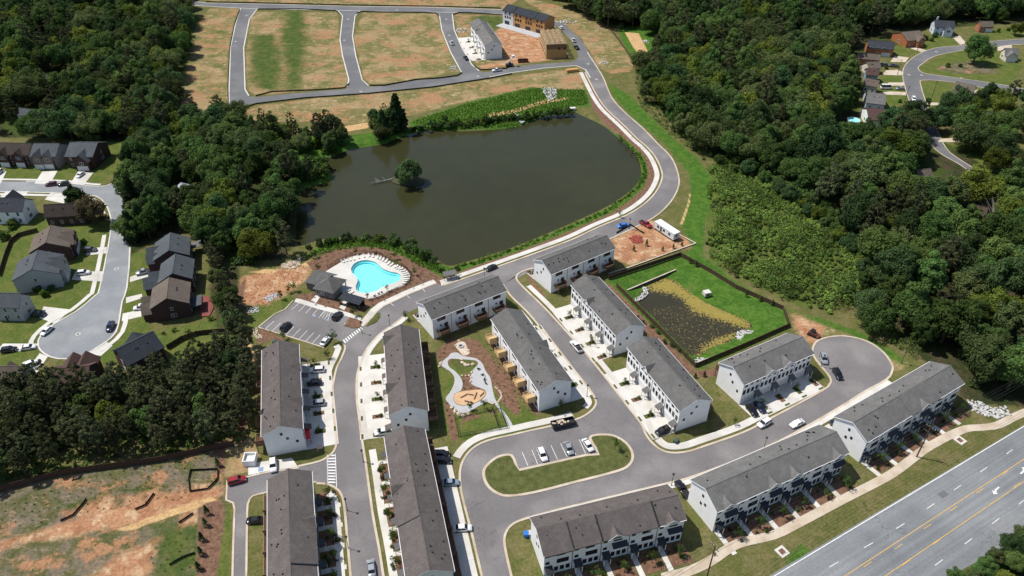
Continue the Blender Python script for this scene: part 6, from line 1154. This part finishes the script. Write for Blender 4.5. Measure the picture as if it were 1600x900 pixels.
def car(kind, colour, f, r, label, name=None, z=.03):
    a, b = np.array(G(*f)), np.array(G(*r)); d = a-b; c = (a+b)/2; e = empty(name or dict(sedan="sedan",suv="suv",pickup="pickup_truck",van="camper_van")[kind], (c[0],c[1],z), math.atan2(d[1],d[0])); tag(e, label, dict(sedan="car",suv="car",pickup="pickup truck",van="van")[kind], "vehicles parked and driving")
    for n_, me, mt, loc in car_meshes(kind):
        key = (kind, n_, id(me), colour)
        if mt == -1: m2 = me
        else:
            def f_(): 
                q = me.copy(); q.materials[0] = CARC[colour] if mt == 0 else mt; return q
            m2 = cached(key, f_)
        put(n_, m2, e, loc)
for a in [('suv','white',(852,723),(843,703),"white car in the island parking bay, leftmost of three"),('sedan','silver',(893,713),(884,692),"silver car in the island parking bay, middle of three"),('sedan','white',(926,709),(911,687),"white sedan in the island parking bay, rightmost of three"),
 ('pickup','white',(892,534),(909,554),"white pickup truck on the street left of the basin row"),('suv','black',(1023,681),(1047,670),"black car on the nearest driveway below the algae basin"),('suv','white',(1184,669),(1203,658),"white car with dark sunroof on the street behind the longest row"),('sedan','white',(1234,669),(1255,659),"white sedan on the street near the right end of the longest row"),
 ('suv','black',(1314,597),(1302,577),"black car standing in the turning circle"),('suv','silver',(1289,572),(1284,554),"silver car parked by the left kerb of the turning circle"),('suv','black',(1181,652),(1168,636),"black car on the drive beside the turning circle row, left one"),('sedan','navy',(1194,647),(1179,630),"dark blue car on the drive beside the turning circle row, right one"),
 ('pickup','black',(1059,757),(1072,777),"black pickup truck between the two lower townhouse rows"),('sedan','black',(757,425),(778,416),"black car driving on the road between pond and pool"),('suv','black',(534,489),(521,503),"black car in the upper row of the pool parking lot"),('suv','black',(454,505),(440,520),"black car in the lower row of the pool parking lot"),('sedan','white',(516,527),(502,543),"white sedan in the lower row of the pool parking lot"),
 ('suv','white',(486,581),(506,580),"white car on the top driveway of the left row"),('sedan','black',(480,602),(503,600),"black sedan on the second driveway of the left row"),('suv','silver',(486,634),(506,632),"pale silver car on the middle driveway of the left row"),('suv','white',(428,742),(427,717),"white car in the accessible bay below the left row"),('suv','red',(386,749),(356,757),"dark red car in the corner of the rear parking lane"),
 ('sedan','black',(409,815),(393,816),"black car on the rear drive of the bottom left row"),('sedan','silver',(579,878),(582,902),"silver sedan driving at the bottom of the street"),('suv','black',(702,722),(682,722),"black car at the top of the brown deck strip, lower of two"),('suv','black',(699,712),(680,712),"black car at the top of the brown deck strip, upper of two"),('sedan','steel',(714,756),(694,757),"steel blue sedan beside the brown deck strip"),('sedan','white',(733,827),(713,828),"white sedan beside the brown deck strip"),('suv','white',(588,679),(609,676),"white car on the lowest driveway of the row by the playground"),
 ('pickup','red',(1017,357),(1000,348),"red pickup truck beside the site office trailer"),('sedan','blue',(965,356),(981,353),"bright blue car on the pond road by the dirt lot"),('suv','maroon',(71,291),(90,289),"maroon car on the top left street"),('suv','black',(91,291),(109,288),"black car on the top left street"),('sedan','white',(120,280),(132,270),"white sedan on the dark brick house's drive"),('suv','white',(-6,275),(3,268),"white car at the left edge on the top left street"),('suv','grey',(154,392),(130,393),"dark grey car on the taupe-roofed house's drive"),('suv','white',(143,427),(119,430),"white car on the pale grey house's drive"),
 ('sedan','black',(75,493),(49,493),"black sedan on the drive above the old turning circle"),('sedan','white',(66,526),(82,512),"white sedan at the kerb of the old turning circle"),('sedan','white',(59,543),(31,547),"white sedan on the drive left of the old turning circle"),('suv','black',(28,547),(2,551),"black car on the drive at the left edge by the old turning circle"),('suv','white',(57,568),(42,574),"white car on the drive above the pine wood"),('suv','navy',(170,520),(177,506),"dark blue car at the right kerb of the old turning circle"),('suv','white',(211,484),(230,481),"white car on the drive of the nearest of three pond-side houses"),('pickup','silver',(218,429),(234,425),"silver pickup truck on the drive of the middle pond-side house"),
 ('pickup','white',(702,64),(710,74),"white pickup truck on the east far street"),('pickup','black',(723,87),(733,98),"black pickup truck on the far street by the finished row"),('pickup','white',(766,113),(787,110),"white pickup truck in front of the finished far row"),('suv','white',(872,41),(881,49),"white car beside the unfinished far row"),('pickup','white',(893,60),(899,70),"white pickup truck beside the framed building"),('pickup','black',(896,72),(905,80),"black pickup truck beside the framed building"),
 ('van','white',(1393,139),(1375,139),"white camper van on the hillside drive"),('sedan','silver',(1397,140),(1415,140),"silver car at the foot of the camper van's drive"),('suv','grey',(1372,103),(1387,103),"dark vehicle on the upper hillside drive, left one"),('pickup','grey',(1387,104),(1403,105),"dark vehicle on the upper hillside drive, right one"),('suv','white',(1428,160),(1426,153),"white car on the hillside street above the big tree"),('suv','black',(1518,219),(1505,222),"black car on the drive in the trees at the right")]: car(*a)
def dump_trailer(label, f, r, m, load):
    a, b = np.array(G(*f)), np.array(G(*r)); d = a-b; c = (a+b)/2; e = empty("dump_trailer", (c[0],c[1],.03), math.atan2(d[1],d[0])); tag(e, label, "trailer"); h = np.hypot(*d)/2; w = 1.2
    MB().box(-h,h,-w,w,.6,.75).build("floor", m, e)
    for q in ((-h,h,-w,-w+.08),(-h,h,w-.08,w),(-h,-h+.08,-w+.08,w-.08),(h-.08,h,-w+.08,w-.08)): MB().box(*q,.75,1.7).build("side_panel", m, e)
    for x in (-.6,.6):
        for y in (-w+.1,w-.1): put("wheel", CARS['suv'][6][1], e, (x,y,.36))
    for i in range(14): put("debris", rock_mesh(i % 4, load), e, (RNG.uniform(-h+.5,h-.5),RNG.uniform(-.8,.8),1.35), RNG.uniform(0,6), (.5,.4,.3))
dump_trailer("black dump trailer full of pale debris at the loop street corner", (862,669), (897,661), DARKM, ROCKT)
t = tag(empty("skid_loader", (*G(1270,524),0), -.7), "brown tracked loader on the dirt beside the turning circle", "loader"); MB().box(-1.5,1.2,-.7,.7,.5,1.3).build("body", CARC['brown'], t); MB().box(-.9,.5,-.6,.6,1.3,2.2).build("cab", DARKM, t); MB().box(1.3,2.1,-.9,.9,.2,.9).build("bucket", CARC['brown'], t)
for y in (-1,1): MB().box(-1.6,1.2,y*.85-.2,y*.85+.2,0,.7).build("track", RUBBER, t); MB().cyl((-1.2,y*.6,1.6),(1.5,y*.6,.7),.1,n=6).build("lift_arm", CARC['brown'], t)
t = tag(empty("telehandler", (*G(796,104),0), .2), "boom lift truck at the front of the finished far row", "lift truck"); MB().box(-2.2,2.2,-1.1,1.1,.6,1.6).build("chassis", DARKM, t); MB().box(-.5,.8,-1.0,0,1.6,2.7).build("cab", DARKM, t); MB().cyl((-2,.5,1.9),(2.0,.5,5.2),.25,n=8).build("boom", TRIM, t); MB().box(1.5,3.0,-.3,1.3,5.0,6.2).build("basket", TRIM, t)
for x in (-1.5,1.5):
    for y in (-1.1,1.1): put("wheel", CARS['suv'][6][1], t, (x,y,.5), None, (1.5,1.5,1.5))
mh = MB().cyl((0,0,0),(0,0,.02),.42,n=14).mesh("cover", RETAIN); mr = MB(); [mr.hexa([(math.cos(q)*r,math.sin(q)*r,z) for z in (0,.012) for q, r in ((k*.5236,.42),(k*.5236,.8),((k+1)*.5236,.8),((k+1)*.5236,.42))]) for k in range(12)]; mr = mr.mesh("collar", CONC)
for i, (px, py) in enumerate([(385,24),(368,65),(370,160),(544,30),(538,63),(697,30),(702,55),(620,15.5),(564,143),(747,119),(919,100),(932,124),(1463,81),(1420,117),(1440,117.5),(122,522),(182,420)]):
    t = tag(empty("manhole", (*G(px,py),.04)), "round manhole cover set in the road", "manhole", "manholes in the roads"); put("cover", mh, t); put("collar", mr, t)
# ------------------------------------------------------------------ trees and shrubs
KEEP = []     # houses, roads and yards that must stay clear of trunks
for k, (c_, rz_, L_, u_) in ROWS.items(): KEEP.append([loc2w(c_, rz_, x, y) for x, y in ((-L_-2,-WW-2),(L_+2,-WW-2),(L_+2,WW+2),(-L_-2,WW+2))])
HOUSES = [o for o in COL.objects if o.parent is None and o.name.split('.')[0] in ("house","shed")]
CLEAR = [GP(q) for q in ([(50,120),(75,112),(120,115),(125,150),(90,155),(60,145)],[(30,170),(60,170),(70,200),(40,205)],[(135,12),(165,12),(165,42),(140,40)],[(52,60),(85,65),(85,100),(55,95)],[(1340,60),(1500,30),(1640,40),(1640,68),(1500,80),(1440,100),(1440,130),(1560,140),(1530,165),(1455,190),(1415,185),(1345,190),(1335,140)],[(1490,395),(1525,365),(1545,375),(1530,410)],[(1450,225),(1490,225),(1560,285),(1600,300),(1540,300),(1490,275),(1455,250)],[(1290,185),(1345,180),(1345,225),(1300,225)],[(1332,70),(1400,55),(1402,150),(1394,212),(1345,220),(1335,150)],[(1332,230),(1350,228),(1352,245),(1335,245)],[(270,285),(296,282),(298,312),(272,312)],[(228,250),(255,245),(255,270),(230,270)])]
CLEAR.append(pond_w)
def clear(pts, r=4.0):
    Q = np.array(pts); ok = np.ones(len(Q), bool)
    for poly in KEEP+CLEAR: ok &= ~pinside(Q, poly)
    for h in HOUSES: ok &= np.hypot(Q[:,0]-h.location.x, Q[:,1]-h.location.y) > r+4.5
    for ln in (oldr, rr1, rr2, mainR, hwpath): 
        A_ = np.array(ln)
        for i in range(0, len(A_), 1): ok &= np.hypot(Q[:,0]-A_[i,0], Q[:,1]-A_[i,1]) > 4.0
    return [tuple(q) for q in Q[ok]]
def plant(key, polys, spacing, seed, mixw, size, label, group, cat="tree", zt=6.0):
    """trees in a wood: [(kind, proto, x, y, scale)]"""
    pts = clear(scatter(polys, spacing, seed, zt), 0.5 if key in ('pi',) else 4.0); r = random.Random(seed); out = []
    for x, y in pts:
        kind = r.choices([m[0] for m in mixw], [m[1] for m in mixw])[0]
        out.append((kind, r.randrange({'b':9,'p':4,'f':2}[kind]), x, y, r.uniform(*size), label, group))
    return out
WOOD = []
WOOD += plant('ul', [FOREST['upper_left']], 7.6, 1, [('b',8),('p',2)], (1.0,1.5), "broadleaf tree in the top left wood", "trees of the top left wood")
WOOD += plant('lw', [FOREST['lake_west']], 6.4, 2, [('b',8),('p',1.6)], (.8,1.25), "tree in the wood left of the pond", "trees left of the pond")
WOOD += plant('hr', [FOREST['house_row']], 5.6, 3, [('b',3),('p',3)], (.62,.85), "tree in the strip behind the pond-side houses", "trees behind the pond-side houses")
WOOD += plant('pi', [FOREST['pines']], 3.7, 4, [('p',12),('b',1)], (.72,1.0), "tree in the pine wood", "trees of the pine wood", zt=7)
WOOD += plant('ri', [FOREST['right']], 7.3, 5, [('b',9),('p',1.3)], (.95,1.5), "tree in the right-hand wood", "trees of the right-hand wood")
WOOD += plant('ry', [FOREST['right_yards']], 9.5, 6, [('b',9),('p',1)], (.9,1.3), "tree in the yards right of the hillside street", "yard trees on the hillside")
WOOD += plant('sh', [[(392,200),(405,185),(440,196),(480,206),(500,192),(528,190),(535,212),(505,228),(470,232),(420,232)],[(575,180),(600,172),(612,195),(585,208)]], 5.0, 8, [('b',3),('p',3)], (.55,.85), "tree in the belt along the pond's top left shore", "trees on the pond's top left shore", zt=5)
WOOD += plant('te', [[(1105,250),(1160,240),(1225,262),(1280,308),(1330,355),(1375,415),(1345,468),(1322,460),(1345,415),(1300,360),(1250,315),(1200,280),(1150,262)]], 4.6, 9, [('b',1)], (.34,.62), "tree on the edge between wood and brush thicket", "low trees at the thicket's edge", zt=3)
WOOD += plant('co', [FOREST['corner']], 4.2, 7, [('b',1)], (.45,.6), "tree in the bottom right corner clump", "trees at the bottom right corner", zt=4)
def protos(k): return {'b':BROAD,'p':PINE,'f':FIR}[k]
def look(k, i, s):
    return ("tall " if s > 1.22 else "small " if s < .86 else "")+("dark pine " if k == 'p' else {'dark_leaves':"dark green ", 'olive_leaves':"olive ", 'yellow_green_leaves':"yellow-green "}.get(BROAD[i][0].materials[0].name, "mid-green "))
def where(g, x, y):
    if "right-hand" in g:
        if y < 45: return ", along the top edge"
        if x < 1120: return ", nearest the pond road"
        if y > 440: return ", behind the turning circle" if x < 1480 else ", in its lower right corner"
        if x > 1480: return ", at the right edge"
        return ", above the brush thicket" if y > 210 else ", left of the hillside houses"
    if "left of the pond" in g: return ", at the water's edge" if x > 400 else ", near the old street" if x < 260 else ", upper half" if y < 270 else ", lower half"
    if "top left wood" in g: return ", above the three brick houses" if y > 130 else ", along the field edge" if x > 200 else ", upper part"
    if "pine wood" in g: return ", right end" if x > 300 else ", left end" if x < 110 else ", fence side" if y > 640 else ", house side"
    return ""
names = {'b':"broadleaf_tree",'p':"pine_tree",'f':"cedar_tree"}
byk = {}
for w in WOOD: byk.setdefault(w[0], []).append(w)
rest = []
for k, lst in byk.items():
    lst.sort(key=lambda w: (w[3]**2+w[2]**2)/(w[4]**2)); lim = 270 if k == 'b' else 260
    for w in lst[:lim]:
        qx, qy = PX(w[2], w[3], 8); lab = look(k, w[1], w[4])+w[5].replace("broadleaf tree","tree")+where(w[6], qx, qy); tree(protos(k)[w[1]], w[2], w[3], w[4], names[k], lab, group=lab, sz=w[4]*RNG.uniform(.85,1.05))
    rest += lst[lim:]
# the farthest trees read as one mass: a single object that instances the same crowns
def wood_stuff(rest):
    hid = bpy.data.collections.new("wood_prototypes"); order = []
    for k in ('b','p'):
        for i, p in enumerate(protos(k)):
            o = bpy.data.objects.new("crown", p[0]); hid.objects.link(o); order.append((k,i))
    me = bpy.data.meshes.new("far_wood"); me.from_pydata([(w[2],w[3],0) for w in rest], [], [])
    me.attributes.new("kind_index", 'INT', 'POINT').data.foreach_set("value", [order.index((w[0],w[1])) for w in rest]); me.attributes.new("size", 'FLOAT', 'POINT').data.foreach_set("value", [w[4] for w in rest])
    o = put("far_wood", me); tag(o, "far treetops of the woods along the top of the picture", "wood", kind="stuff")
    ng = bpy.data.node_groups.new("far_wood", 'GeometryNodeTree'); ng.interface.new_socket("Geometry", in_out='INPUT', socket_type='NodeSocketGeometry'); ng.interface.new_socket("Geometry", in_out='OUTPUT', socket_type='NodeSocketGeometry')
    N = ng.nodes; L = ng.links; gi = N.new("NodeGroupInput"); go = N.new("NodeGroupOutput"); ci = N.new("GeometryNodeCollectionInfo"); ci.inputs[0].default_value = hid; ci.inputs[1].default_value = True; ci.inputs[2].default_value = True
    ip = N.new("GeometryNodeInstanceOnPoints"); ip.inputs["Pick Instance"].default_value = True; a1 = N.new("GeometryNodeInputNamedAttribute"); a1.data_type = 'INT'; a1.inputs[0].default_value = "kind_index"; a2 = N.new("GeometryNodeInputNamedAttribute"); a2.data_type = 'FLOAT'; a2.inputs[0].default_value = "size"
    rv = N.new("FunctionNodeRandomValue"); rv.data_type = 'FLOAT'; rv.inputs[2].default_value = 0; rv.inputs[3].default_value = 6.283; cx = N.new("ShaderNodeCombineXYZ"); L.new(rv.outputs[1], cx.inputs[2])
    L.new(gi.outputs[0], ip.inputs["Points"]); L.new(ci.outputs[0], ip.inputs["Instance"]); L.new(a1.outputs[0], ip.inputs["Instance Index"]); L.new(cx.outputs[0], ip.inputs["Rotation"]); L.new(a2.outputs[0], ip.inputs["Scale"]); L.new(ip.outputs[0], go.inputs[0])
    md = o.modifiers.new("instances", 'NODES'); md.node_group = ng
if rest: wood_stuff(rest)
print("WOOD", {k: len(v) for k, v in byk.items()}, "rest", len(rest))
# single trees
for (px, py, pr, s, lb, nm) in [(122,324,MAPLE[1],1.15,"dark green round tree at the old street corner","corner_tree"),(150,349,MAPLE[0],1.4,"purple-brown spreading tree at the old street corner","corner_tree"),(640,286,BROAD[1],.95,"dark round tree on the small pond island, taller one","island_tree"),(627,286,BROAD[5],.55,"smaller dark tree on the left of the pond island","island_tree"),(1520,99,BROAD[0],1.45,"big round tree on the oval green of the hillside street","green_tree"),
 (600,214,FIR[1],1.25,"pale green leaning conifer on the pond's top shore, left of three","shore_tree"),(591,212,BROAD[2],.7,"loose green tree on the pond's top shore beside the conifers","shore_tree"),(622,204,FIR[0],1.5,"tall dark conifer on the pond's top shore, right of three","shore_tree"),(430,228,PINE[0],1.0,"pine at the left end of the shore clump","shore_tree"),(405,226,BROAD[2],.8,"round tree at the left end of the shore clump","shore_tree"),(500,222,PINE[2],1.0,"pine in the middle shore clump, left one","shore_tree"),(515,220,PINE[1],.9,"tallest pine in the middle shore clump","shore_tree"),(524,222,PINE[3],.85,"pine in the middle shore clump, right one","shore_tree"),(474,224,FIR[1],.7,"small dark conifer between the shore clumps","shore_tree"),(470,235,BROAD[2],.5,"low tree between the shore clumps","shore_tree"),
 (961,704,YOUNG[1],1.0,"young green tree on the oval island lawn","young_tree"),(695,190,BROAD[6],.3,"small shore tree at the pond's top edge","shore_tree"),(213,330,FIR[0],1.3,"tall dark cedar above the blue-grey roofed house","cedar_tree"),(225,365,FIR[0],1.1,"dark cedar beside the farthest pond-side house","cedar_tree"),(210,375,FIR[1],1.2,"dark cedar overhanging the old street","cedar_tree"),(232,280,BROAD[1],1.0,"large dark oak overhanging the old street's end","oak_tree"),(205,262,BROAD[5],.8,"dark oak at the end of the top left street","oak_tree"),
 (1398,236,BROAD[1],1.0,"broad dark tree beside the red-brown roofed hillside house","yard_tree"),(1420,215,BROAD[4],1.1,"big round tree over the hillside street","yard_tree"),(1475,190,BROAD[1],1.0,"large dark tree on the corner lawn of the hillside","yard_tree"),(1500,195,BROAD[4],1.0,"wide tree in front of the charcoal-roofed low house","yard_tree"),(1540,160,BROAD[5],.8,"round tree beside the beige house","yard_tree"),(1560,35,BROAD[0],.8,"tree in front of the brown house at the top right","yard_tree"),(1585,55,BROAD[3],.7,"pale tree at the top right street end","yard_tree")]:
    z = -.8 if "pond island" in lb or "island," in lb else 0.0; tree(pr, *G(px,py,z), s, nm, lb, z=z)
# grey bare trees
b = MB()
for k in range(46):
    a = RNG.uniform(0,6.28); L1 = RNG.uniform(2,6); zz_ = RNG.uniform(4,9); b.cyl((0,0,zz_*.5),(math.cos(a)*L1,math.sin(a)*L1,zz_+RNG.uniform(1,4)),.12,.03,5)
b.cyl((0,0,0),(0,0,8),.3,.12,7); tag(b.build("dead_tree", BARKG, None, loc=(*G(1548,352),0)), "bare pale grey dead tree beside the maroon-roofed house", "dead tree")
# pond bank shrubs, hedge above the pool
for i, (px, py, s) in enumerate([(482,392,1.0),(500,388,1.2),(513,386,1.3),(523,382,1.5),(540,381,1.5),(552,380,1.1),(570,380,1.3),(580,379,1.2),(594,382,1.6),(618,386,1.9),(640,394,2.0),(650,399,1.5),(665,408,2.0),(674,414,1.4),(715,425,.7),(690,428,.9)]): shrub(BUSH[(1,3,0)[i % 3]], *G(px,py-4), s*.8, "dark green bush on the pond bank above the pool", "bushes on the pond bank", "pond_bush")
for i in range(34):
    t_ = i/33; px, py = 648+t_*240, 205-t_*26+RNG.uniform(-3,1); shrub(BUSH[(0,3,1)[i % 3]], *G(px,py), RNG.uniform(.7,1.5), "green bush along the pond's top shore", "bushes on the pond's top shore", "shore_bush")
for i in range(30):
    t_ = i/29; px, py = (405+t_*120, 232+RNG.uniform(-8,8)) if i % 2 else (465+t_*45, 262+RNG.uniform(-5,20)); shrub(BUSH[(0,2,1,2)[i % 4]], *G(px,py), RNG.uniform(1.2,2.4), "bush on the pond's wooded left shore", "bushes on the pond's left shore", "shore_bush")
for px, py in [(1078,411),(1087,416),(1166,463),(1187,470),(1206,477),(1010,384),(1035,392),(1052,388),(1065,384),(990,392),(1086,590),(1100,588)]: shrub(CONE, *G(px,py), RNG.uniform(.9,1.3), "small dark cone-shaped conifer along the basin and dirt lot edges", "young conifers by the basin", "conifer_shrub")
for px, py in [(341,728),(324,803),(322,822),(316,844),(315,867),(311,890)]: shrub(CONE, *G(px,py), 1.5, "dark conifer shrub in the mulch strip left of the rear parking lane", "conifers in the mulch strip", "conifer_shrub")
for i, (px, py) in enumerate([(923,465),(935,480),(946,490),(958,497),(968,497),(980,503),(988,510),(1002,515),(1012,525),(1022,540),(1033,545),(1045,552),(1056,560),(1066,570)]): shrub(SHRUB[1], *G(px+16,py-4), 1.5, "dark shrub in the mulch strip behind the basin rows", "shrubs behind the basin rows")
# planted shrubs and young trees of the rows
grp = {}
for (x, y), s, nm in yield_sh: shrub(SHRUB[RNG.choice((0,0,1,3,2))], x, y, s*1.15, "low shrub in a planting bed of the "+nm, "shrubs of the "+nm, z=.1)
for (x, y), s, nm in yield_yt: tree(RNG.choice(YOUNG), x, y, s, "young_tree", "slender young tree in a front bed of the "+nm, group="young trees of the "+nm, z=.05)
for px, py, s in [(440,468,1.0),(444,530,.95),(512,560,.9),(522,535,1.2),(553,494,.95),(494,402,.8),(498,424,.9),(556,398,.75),(582,395,.75),(617,405,.9),(648,430,.8),(605,455,.6),(575,468,.6),(488,404,.7),(460,455,1.0),(452,458,.8),(735,640,.8),(757,640,.8),(876,642,.9),(1125,600,.8),(1147,664,.6),(935,402,.6),(634,500,.9),(968,340,.7)]: tree(RNG.choice(YOUNG), *G(px,py), s, "young_tree", "young staked tree in the pool and park plantings", group="young trees in the park plantings")
for px, py, s in [(24,388,.0),]: pass
for px, py, s, lb in [(330,500,2.0,"bright round bush left of the corner house lawn"),(362,513,2.2,"bright green bush at the end of the dark yard fence"),(272,518,1.6,"bright bush on the lawn above the dark fence, left"),(295,520,1.6,"bright bush on the lawn above the dark fence, right"),(255,522,1.2,"purple bush on the lawn above the dark fence"),(12,330,2.2,"dark bush behind the white house at the left")]: shrub(SHRUB[3] if "purple" in lb else SHRUB[2], *G(px,py), s, lb, None, "yard_bush")
for i, (px, py, s) in enumerate([(20,355,1.3),(8,372,1.5),(25,345,1.2),(375,412,1.2),(392,414,1.0),(60,455,1.0),(72,462,1.1),(80,453,.8),(130,380,.7),(1385,108,.7),(1405,160,.7),(1450,158,.9),(1478,160,1.2),(1445,62,1.2),(1455,64,1.0),(1460,58,1.1),(1560,50,.8),(1575,48,.8),(1480,105,.9),(1500,104,.8)]): shrub(BUSH[i % 4], *G(px,py), s, "green yard bush beside a detached house", "bushes in house yards", "yard_bush")
# ------------------------------------------------------------------ ground cover that nobody could count
def cover(name, label, pts, rad, n, size, m, cat, zf=0.5, jit=.6):
    P_ = np.array([(x,y,r*zf) for (x,y), r in zip(pts, rad)]); me = cloud_mesh(name, [leaf_cloud(P_, rad, n, size, jit, .8)], m); return tag(put(name, me), label, cat, kind="stuff")
TH = [[(1100,258),(1130,246),(1190,250),(1235,278),(1285,318),(1330,352),(1378,410),(1345,470),(1300,488),(1250,476),(1200,452),(1150,430),(1116,405),(1104,380),(1114,345),(1106,300),(1116,280)]]
def thicket(seed, m, nm, lb, sp):
    p = scatter(TH, sp, seed, 1.0); sdv = sdist(np.array(p), GP(TH[0], 1.0)); p = [q for q, s_ in zip(p, sdv) if RNG.random() < .25+s_*.18]; r = np.array([(.55+1.9*abs(math.sin(x*.11+1.3*math.sin(y*.07)))*abs(math.cos(y*.09+x*.03)))*NR.uniform(.7,1.3) for x, y in p]); return cover(nm, lb, p, r*1.1, 80, .34, m, "thicket", .9, .38)
thicket(71, LEAFT, "brush_thicket", "yellow-green brush thicket on the slope right of the basin", 1.75); thicket(72, LEAF, "dark_brush", "darker shrubs mixed into the brush thicket on the right slope", 4.0); thicket(73, LEAFO, "olive_brush", "olive-brown weeds mixed into the brush thicket on the right slope", 3.4)
edge = scatter([[(1000,110),(1010,150),(1060,195),(1110,235),(1165,255),(1150,262),(1100,250),(1050,212),(1000,165),(992,130)],[(1335,480),(1345,470),(1390,510),(1440,545),(1430,560),(1380,530)],[(195,215),(235,215),(260,230),(240,245),(200,235)],[(355,395),(385,395),(395,412),(365,412)]], 2.6, 73); cover("edge_brush", "low green brush along the edges of the woods", edge, NR.uniform(.8,1.8,len(edge)), 46, .3, LEAFS, "brush", .8)
under = [q for q in scatter([FOREST['right'],FOREST['upper_left'],FOREST['lake_west']], 7.0, 74)]+[q for q in scatter([[(-40,700),(60,690),(180,672),(300,655),(380,640),(384,690),(330,698),(250,715),(100,735),(-40,765)]], 3.4, 76)]; under = clear(under, 2.0); cover("understorey", "dark understorey brush beneath the woods", under, NR.uniform(1.2,2.4,len(under)), 30, .5, LEAFS, "brush", .8)
reeds = scatter([[(640,192),(720,166),(800,145),(840,138),(912,141),(918,162),(892,167),(868,171),(800,197),(700,201)]], 1.15, 75); cover("bank_grass", "tall bright grass on the bank above the pond", reeds, NR.uniform(.35,.8,len(reeds)), 22, .26, LEAFB, "grass", .6)
line = smooth(GP([(560,378),(630,384),(690,424),(725,414),(760,405),(800,391),(850,371),(910,346),(950,327),(982,306),(1001,286),(1006,270),(1001,247),(985,231),(965,213)]), 14); lp_ = [(x+RNG.uniform(-1,1),y+RNG.uniform(-1,1)) for x, y in line]; cover("shore_grass", "tall green grass along the pond's near shore", lp_, NR.uniform(.4,.9,len(lp_)), 46, .2, LEAFB, "grass", .6)
hedge = scatter([[(478,400),(495,392),(530,382),(560,375),(600,380),(640,390),(668,405),(690,425),(700,430),(660,418),(620,394),(570,384),(520,392),(480,404)]], 1.0, 76); cover("bank_hedge", "bright green hedge band above the pool plantings", hedge, NR.uniform(.5,.9,len(hedge)), 34, .2, LEAFB, "hedge", .8)
def dots(name, label, polys, sp, seed, m, r=(.18,.34), n=16, cat="planting"):
    p = scatter(polys, sp, seed); return cover(name, label, p, NR.uniform(*r,len(p)), n, .11, m, cat, .8)
dots("pond_road_planting", "rows of small plants in the mulch between pond and road", [[(935,158),(955,180),(1005,232),(1020,262),(1020,285),(1005,302),(985,316),(950,334),(900,357),(845,380),(790,400),(790,395),(845,376),(905,351),(955,328),(985,306),(1012,283),(1012,262),(1000,240),(950,190),(930,165)]], 2.2, 77, LEAFR)
dots("pool_planting", "small plants in the mulch beds round the pool", [[(480,412),(520,392),(575,388),(640,405),(685,435),(640,455),(590,475),(575,480),(600,460),(640,440),(620,408),(560,397),(505,425)],[(455,464),(500,455),(560,478),(560,492),(500,480)],[(407,512),(440,525),(440,538)]], 2.1, 78, LEAFD, (.34,.6), 26)
dots("slope_planting", "rows of small plants on the red slope left of the pool", [[(380,434),(470,415),(485,420),(470,442),(445,460),(420,474),(382,472)]], 1.5, 79, LEAFR, (.14,.24), 12)
dots("park_planting", "small plants in the mulch beds of the playground park", [[(772,560),(800,600),(812,640),(785,628),(770,590)],[(725,585),(735,590),(740,606),(722,608)],[(695,625),(704,630),(714,685),(706,685)],[(700,553),(690,563),(680,560),(690,550)],[(760,545),(775,545),(842,640),(835,645)]], 2.0, 80, LEAFD, (.28,.45), 22)
dots("weeds", "weedy tufts in the rough field at the bottom left", [[(0,790),(180,740),(340,700),(345,745),(280,780),(150,800),(0,830)],[(230,860),(300,810),(310,890),(235,895)]], 1.7, 81, LEAFS, (.15,.5), 16, "weeds")
